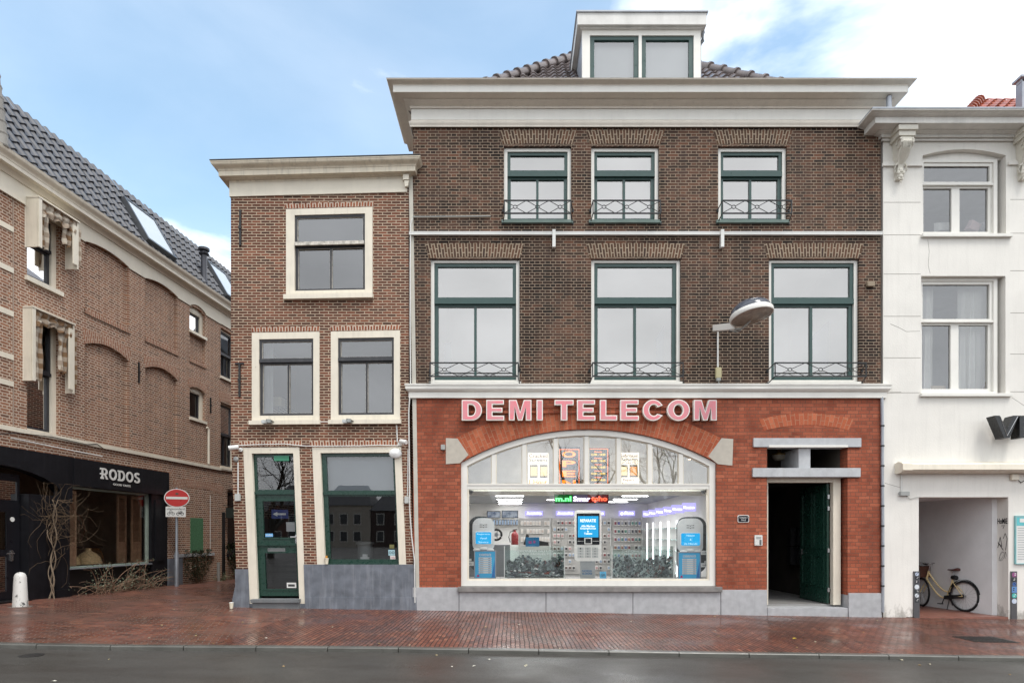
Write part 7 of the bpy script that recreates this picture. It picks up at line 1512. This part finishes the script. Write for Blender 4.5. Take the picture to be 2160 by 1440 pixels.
# ================================================================ bicycle in the passage
def bike():
    A = Vector((10.24, .95, -.105)); B = Vector((9.98, 2.02, -.105)); R = .345
    U = (B-A).normalized(); fr = lambda u, z, w=0: A+U*u+Vector((0, 0, z))+Vector((U.y, -U.x, 0))*w*1.0-Vector((U.y*0, 0, 0))
    t = thing('bicycle', 'cream step-through city bicycle with a brown basket leaning in the white passage', 'bicycle', A+U*.5)
    side = Vector((-U.y, U.x, 0)); lean = .06
    def pt(u, z, w=0): return A+U*u+Vector((0, 0, z))+side*(w-z*lean*-1.*0+0)
    wb = (B-A).length; fpaint = pm('cream_bicycle_paint', 'e6cf9c', .3, var=.05); rub = pm('tyre_rubber', '18181a', .7); ste = pm('steel', 'b5b5b5'); blk = pm('bike_black', '151517', .4)
    def wheel(u, steer=0.):
        c = pt(u, R); e1 = (Matrix.Rotation(steer, 3, 'Z') @ U); e3 = Vector((0, 0, 1)); e2 = e1.cross(e3)
        mb = MB(); mb.tube([c+e1*R*.96*cos(a*pi/20)+e3*R*.96*sin(a*pi/20) for a in range(40)], .023, 8, closed=True); w = part('tyre', mb, rub, t, smooth=True)
        mb = MB(); mb.tube([c+e1*R*.89*cos(a*pi/20)+e3*R*.89*sin(a*pi/20) for a in range(40)], .011, 6, closed=True); part('rim', mb, pm('rim_alloy', '8f9090', .3, .7), w)
        mb = MB()
        for k in range(18): a = k*pi/9; b_ = a+.35*(1 if k % 2 else -1); mb.tube([c+e1*.02*cos(b_)+e3*.02*sin(b_)+e2*.02*(1 if k % 2 else -1), c+e1*R*.88*cos(a)+e3*R*.88*sin(a)], .0016, 3)
        mb.tube([c-e2*.05, c+e2*.05], .022, 10); part('spokes', mb, ste, w); return c, e1, e3
    cr, _, _ = wheel(0); cf, f1, f3 = wheel(wb, -.35)
    bb = pt(.44, .28); st = pt(.26, .8); sb = pt(.33, .55); ht = pt(wb-.2, .87); hb = pt(wb-.14, .68)
    mb = MB()
    mb.tube([bb, sb, st], .016, 8)
    for z_, q in ((0, ht-Vector((0, 0, .05))), (1, hb)):
        P0 = q; P3 = bb if z_ else sb+Vector((0, 0, -.12)); pts = []
        for k in range(11):
            s_ = k/10; p = P0.lerp(P3, s_); p = p-Vector((0, 0, .16*sin(pi*s_)))-U*(.05*sin(pi*s_)); pts.append(p)
        mb.tube(pts, .018, 8)
    mb.tube([hb, ht], .022, 8)
    for w in (-.05, .05): mb.tube([cr+side*w, bb+side*w*.5], .01, 6); mb.tube([cr+side*w, st.lerp(sb, .5)+side*w*.3], .009, 6)
    for w in (-.05, .05): mb.tube([cf+side*w, cf.lerp(hb, .5)+side*w+U*.0-U*.03, hb-Vector((0, 0, .03))], .012, 6)
    part('frame', mb, fpaint, t, smooth=True)
    mb = MB(); s0 = st+Vector((0, 0, .1)); mb.tube([st, s0], .013, 8); part('seat_post', mb, ste, t)
    mb = MB(); prof = [(-.13, .075, .03), (-.1, .1, .045), (-.02, .09, .035), (.06, .045, .02), (.13, .022, .02), (.15, .015, .01)]; rings = []
    for u, w, h in prof:
        c = s0+U*(u)+Vector((0, 0, .02+.012*(1 if u < -.08 else 0)))
        rings.append([mb.v(*(c+side*w*cos(a)+Vector((0, 0, 1))*(h*sin(a) if sin(a) > 0 else .6*h*sin(a)))) for a in [k*pi/6 for k in range(12)]])
    for a, b in zip(rings, rings[1:]):
        for k in range(12): mb.face([a[k], a[(k+1) % 12], b[(k+1) % 12], b[k]])
    mb.face(rings[0]); mb.face(list(reversed(rings[-1]))); part('saddle', mb, pm('saddle_leather', '4b2118', .4), t, smooth=True)
    mb = MB(); hs = ht+Vector((0, 0, .17))-U*.03; mb.tube([ht, hs], .012, 8)
    hv = (side*.9+U*.25).normalized()
    for s_ in (-1, 1): mb.tube([hs, hs+hv*.12*s_+Vector((0, 0, .02)), hs+hv*.27*s_+Vector((0, 0, .03))-U*.05, hs+hv*.3*s_-U*.18+Vector((0, 0, .01))], .011, 8)
    part('handlebar', mb, ste, t, smooth=True); 
    for s_ in (-1, 1): mb = MB(); mb.tube([hs+hv*.3*s_-U*.16+Vector((0, 0, .012)), hs+hv*.31*s_-U*.28-Vector((0, 0, .01))], .017, 8); part('grip', mb, blk, t)
    # fender, chain case, crank, stand, rack light
    mb = MB()
    for k in range(14):
        a0 = radians(10+k*12); a1 = radians(10+(k+1)*12); q = lambda a, w: cr-U*(R+.03)*cos(a)+Vector((0, 0, (R+.03)*sin(a)))+side*w
        mb.face([mb.v(*q(a0, -.03)), mb.v(*q(a1, -.03)), mb.v(*q(a1, .03)), mb.v(*q(a0, .03))])
    bmesh.ops.solidify(mb.bm, geom=list(mb.bm.faces), thickness=.004); part('mudguard', mb, blk, t, smooth=True)
    mb = MB(); mb.tube([bb-side*.05, bb+side*.05], .03, 8); cs = -side
    mb.tube([bb+side*.06, bb+side*.06+Vector((0, 0, -.15))+U*.06], .01, 6); mb.tube([bb-side*.06, bb-side*.06+Vector((0, 0, .15))-U*.06], .01, 6); mb.obox(bb+side*.11+Vector((0, 0, -.15))+U*.06, U*.045, side*.04, (0, 0, .01)); mb.obox(bb-side*.11+Vector((0, 0, .15))-U*.06, U*.045, side*.04, (0, 0, .01)); part('crank', mb, blk, t)
    mb = MB(); mb.obox((bb+cr)/2+side*.045, (bb-cr)/2*1.1, side*.008, (0, 0, .045)); part('chain_case', mb, blk, t, bevel=.004)
    mb = MB()
    for w in (-.1, .1): mb.tube([bb-U*.08, bb-U*.1+side*w+Vector((0, 0, -.275))], .01, 6)
    part('kickstand', mb, blk, t)
    mb = MB(); mb.lathe([(.05, -.06), (.055, .0), (.05, .06)], st-U*.02+Vector((0, 0, -.05)), 12, Matrix.Rotation(radians(90), 3, 'X')); part('ring_lock', mb, blk, t)
    # basket in front of the handlebar
    c = ht+U*.23+Vector((0, 0, -.02)); mb = MB(); bu, bs_, bh = .16, .2, .13
    for s1 in (-1, 1):
        mb.obox(c+U*s1*bu, U*.008, side*bs_, (0, 0, bh)); mb.obox(c+side*s1*bs_, U*bu, side*.008, (0, 0, bh))
    mb.obox(c-Vector((0, 0, bh)), U*bu, side*bs_, (0, 0, .008))
    ba = part('basket', mb, pm('basket_wicker', '4d2c1e', .7, var=.35, vs=40, bump=.5), t)
    mb = MB(); z_ = Vector((0, 0, bh)); mb.tube([c+U*a*bu+side*b*bs_+z_ for a, b in ((1, 1), (1, -1), (-1, -1), (-1, 1))], .012, 6, closed=True); part('basket_rim', mb, pm('basket_rim', '2a1812', .6), ba)
bike()
# ================================================================ ground details
def leaf(x, y, col, s, lab, grp, nm='fallen_leaf'):
    z = ground(x, y)+.004 if y > kerb_y(x) else ground(x, y)-.052; mb = MB(); a = random.uniform(0, 6.28); u = Vector((cos(a), sin(a), 0)); v_ = Vector((-sin(a), cos(a), 0)); c = Vector((x, y, z))
    vs = [mb.v(*(c+u*s)), mb.v(*(c+u*s*.3+v_*s*.45+Vector((0, 0, .006)))), mb.v(*(c-u*s*.6+v_*s*.35)), mb.v(*(c-u*s)), mb.v(*(c-u*s*.5-v_*s*.4+Vector((0, 0, .008)))), mb.v(*(c+u*s*.4-v_*s*.4))]
    mb.face(vs); return single(nm, mb, pm('leaf_'+col, col, .5, var=.2), lab, 'leaf', grp)
random.seed(5)
def gp(px, py):   # pixel to ground point
    z = 0.
    for _ in range(6):
        d = 1300*(1.6-z)/(py-1130); x = (px-1080)*d/1300; y = d-13; z = ground(x, y)-(.055 if y < -4.4 else 0)
    return x, y
leaf(*gp(1676, 1346), 'b8a23a', .06, 'yellow leaf lying on the pavement before the entrance', 'x'); bpy.data.objects[-1] if False else None
for px, py in ((1094, 1317), (1108, 1404), (920, 1381), (1110, 1402), (596, 1405), (1232, 1313), (414, 1340), (366, 1285), (455, 1300), (315, 1345), (1740, 1302), (1776, 1379), (1560, 1297), (1507, 1299), (1508, 1330), (1515, 1341), (1720, 1353), (864, 1360), (800, 1357), (1940, 1402), (1900, 1383), (2130, 1422), (953, 1405), (450, 1357), (230, 1390), (1148, 1274), (113, 1436), (560, 1345), (700, 1322), (1330, 1310), (640, 1290), (1024, 1322), (1000, 1404), (1180, 1376), (1400, 1378), (1030, 1390), (1680, 1365), (1250, 1345), (1780, 1300), (1850, 1308), (1960, 1400), (2060, 1350), (510, 1312), (340, 1318), (1820, 1333), (1090, 1322)):
    x, y = gp(px, py); leaf(x, y, random.choice(['cfc6a8', 'b9a97f', 'd6d2c4', 'a88a55']), random.uniform(.018, .035), 'tiny pale leaf scrap lying on the wet bricks or road', 'pale leaf scraps scattered on the ground')
for o in [q for q in bpy.data.objects if q.get('group') == 'x']: del o['group']
# manhole, drain grate
x, y = gp(2075, 1348); z = ground(x, y); mb = MB(); mb.box(x-.36, y-.3, -.5, x+.36, y+.3, z+.004)
o = thing('drain_cover', 'square dark iron grate cover set in the pavement before the passage', 'drain cover', (x, y, z)); part('rim', mb, pm('drain_rim', '2c2b2a', .4), o); mb = MB()
for i in range(12):
    for j in range(3): mb.box(x-.33+.055*i, y-.27+.19*j, z, x-.33+.055*i+.03, y-.27+.19*j+.16, z+.012)
part('grate', mb, pm('drain_iron', '3d3b39', .35, .5), o)
x, y = gp(66, 1381); mb = MB(); mb.lathe([(.14, -.1), (.14, .004), (.1, .006), (.1, .002), (0, .004)], (x, y, ground(x, y)-.058), 24); single('manhole_cover', mb, pm('drain_rim', '2c2b2a'), 'small round iron cover in the road at the left', 'manhole cover')
# ================================================================ across the square, behind the viewer: houses and bare trees seen as reflections
random.seed(31)
hm = [pm('far_brick', '5a3d32', .8), pm('far_render', 'a89f92', .8), pm('far_brick_dark', '453530', .8)]; fr_ = pm('far_roof', '3c3d42', .5); fw_m = pm('far_window', '22262b', .2); fwh = pm('far_frame', 'c9c6bd', .5)
x = -60
i = 0
while x < 62:
    w = random.uniform(7, 11); h = random.uniform(5.2, 6.6); y0 = -80; t = thing('opposite_house', 'gabled house in the row across the square, number %d along it' % (i+1), 'building', (x+w/2, y0, -.1), 0, 'houses across the square')
    mb = MB(); mb.box(x, y0-9, -.5, x+w-.1, y0, h); part('wall', mb, hm[i % 3], t); mb = MB(); mb.quad((x-.2, y0+.3, h), (x+w, y0+.3, h), (x+w-1.5, y0-4.5, h+3.4), (x+1.5, y0-4.5, h+3.4)); mb.quad((x+w, y0-9.2, h), (x-.2, y0-9.2, h), (x+1.5, y0-4.5, h+3.4), (x+w-1.5, y0-4.5, h+3.4)); mb.face([mb.v(x-.2, y0+.3, h), mb.v(x+1.5, y0-4.5, h+3.4), mb.v(x-.2, y0-9.2, h)]); mb.face([mb.v(x+w, y0+.3, h), mb.v(x+w, y0-9.2, h), mb.v(x+w-1.5, y0-4.5, h+3.4)]); part('roof', mb, fr_, t)
    for r in range(2):
        for c in range(3):
            a = x+.8+c*(w-1.4)/3; z = .7+r*2.6; mb = MB(); mb.box(a, y0, z, a+1.2, y0+.06, z+1.7); wn = part('window', mb, fwh, t); mb = MB(); mb.box(a+.12, y0+.061, z+.12, a+1.08, y0+.08, z+1.58); part('pane', mb, fw_m, wn)
    x += w; i += 1
for j, (ya, yb, hh) in enumerate(((8.3, 16, 8.2), (16.1, 25, 9.5), (25.1, 36, 8.8))):
    t = thing('alley_house', ['brick house behind the leaning house along the alley', 'taller brick house in the middle of the alley', 'brick house at the far end of the alley'][j], 'building', (-3, (ya+yb)/2, 0), 0, 'houses deeper in the alley')
    xa = -5.7+.095*(ya-8); mb = MB(); mb.box(xa, ya, -.3, xa+5, yb-.05, hh); part('wall', mb, M['house'], t); mb = MB(); mb.prism([(xa-.2, hh), (xa+5.2, hh), (xa+2.5, hh+2.4)], ya, yb-.05); part('roof', mb, M['roof'], t)
    for k in range(3):
        for z in (1., 4.): y_ = ya+1+k*2.5; mb = MB(); mb.box(xa-.04, y_, z, xa, y_+1.2, z+1.8); w_ = part('window', mb, M['cream'], t); mb = MB(); mb.box(xa-.06, y_+.1, z+.1, xa-.041, y_+1.1, z+1.7); part('pane', mb, fw_m, w_)
def bare_tree(x, y, h, seed, lab):
    random.seed(seed); t = thing('bare_tree', lab, 'tree', (x, y, -.05), 0, 'bare trees on the square'); tr = MB(); tw_ = MB()
    def br(mb, p, d, L, r, dep):
        n = 4; pts = [p.copy()]
        for k in range(n): d = (d+Vector((random.uniform(-.2, .2), random.uniform(-.2, .2), random.uniform(-.1, .16)))).normalized(); p = p+d*L/n; pts.append(p.copy())
        mb.tube(pts, [r*(1-.4*k/n) for k in range(n+1)], 6 if dep < 2 else 3)
        if dep < 5:
            for k in range(3 if dep else 5):
                b = random.choice(pts[2:]); dd = (d+Vector([random.uniform(-.9, .9) for _ in range(3)])).normalized(); br(tw_, b, dd, L*random.uniform(.5, .75), r*.5, dep+1)
    br(tr, Vector((x, y, -.1)), Vector((0, 0, 1)), h*.4, .22, 0); part('trunk', tr, pm('tree_bark', '3a332c', .9), t); part('crown', tw_, pm('tree_bark', '3a332c', .9), t)
bare_tree(2.6, -21, 10, 2, 'bare tree on the square straight behind the viewer'); bare_tree(9.5, -24, 10, 4, 'bare tree on the square behind the viewer at the right'); bare_tree(-15, -25, 10, 6, 'bare tree on the square behind the viewer at the left')
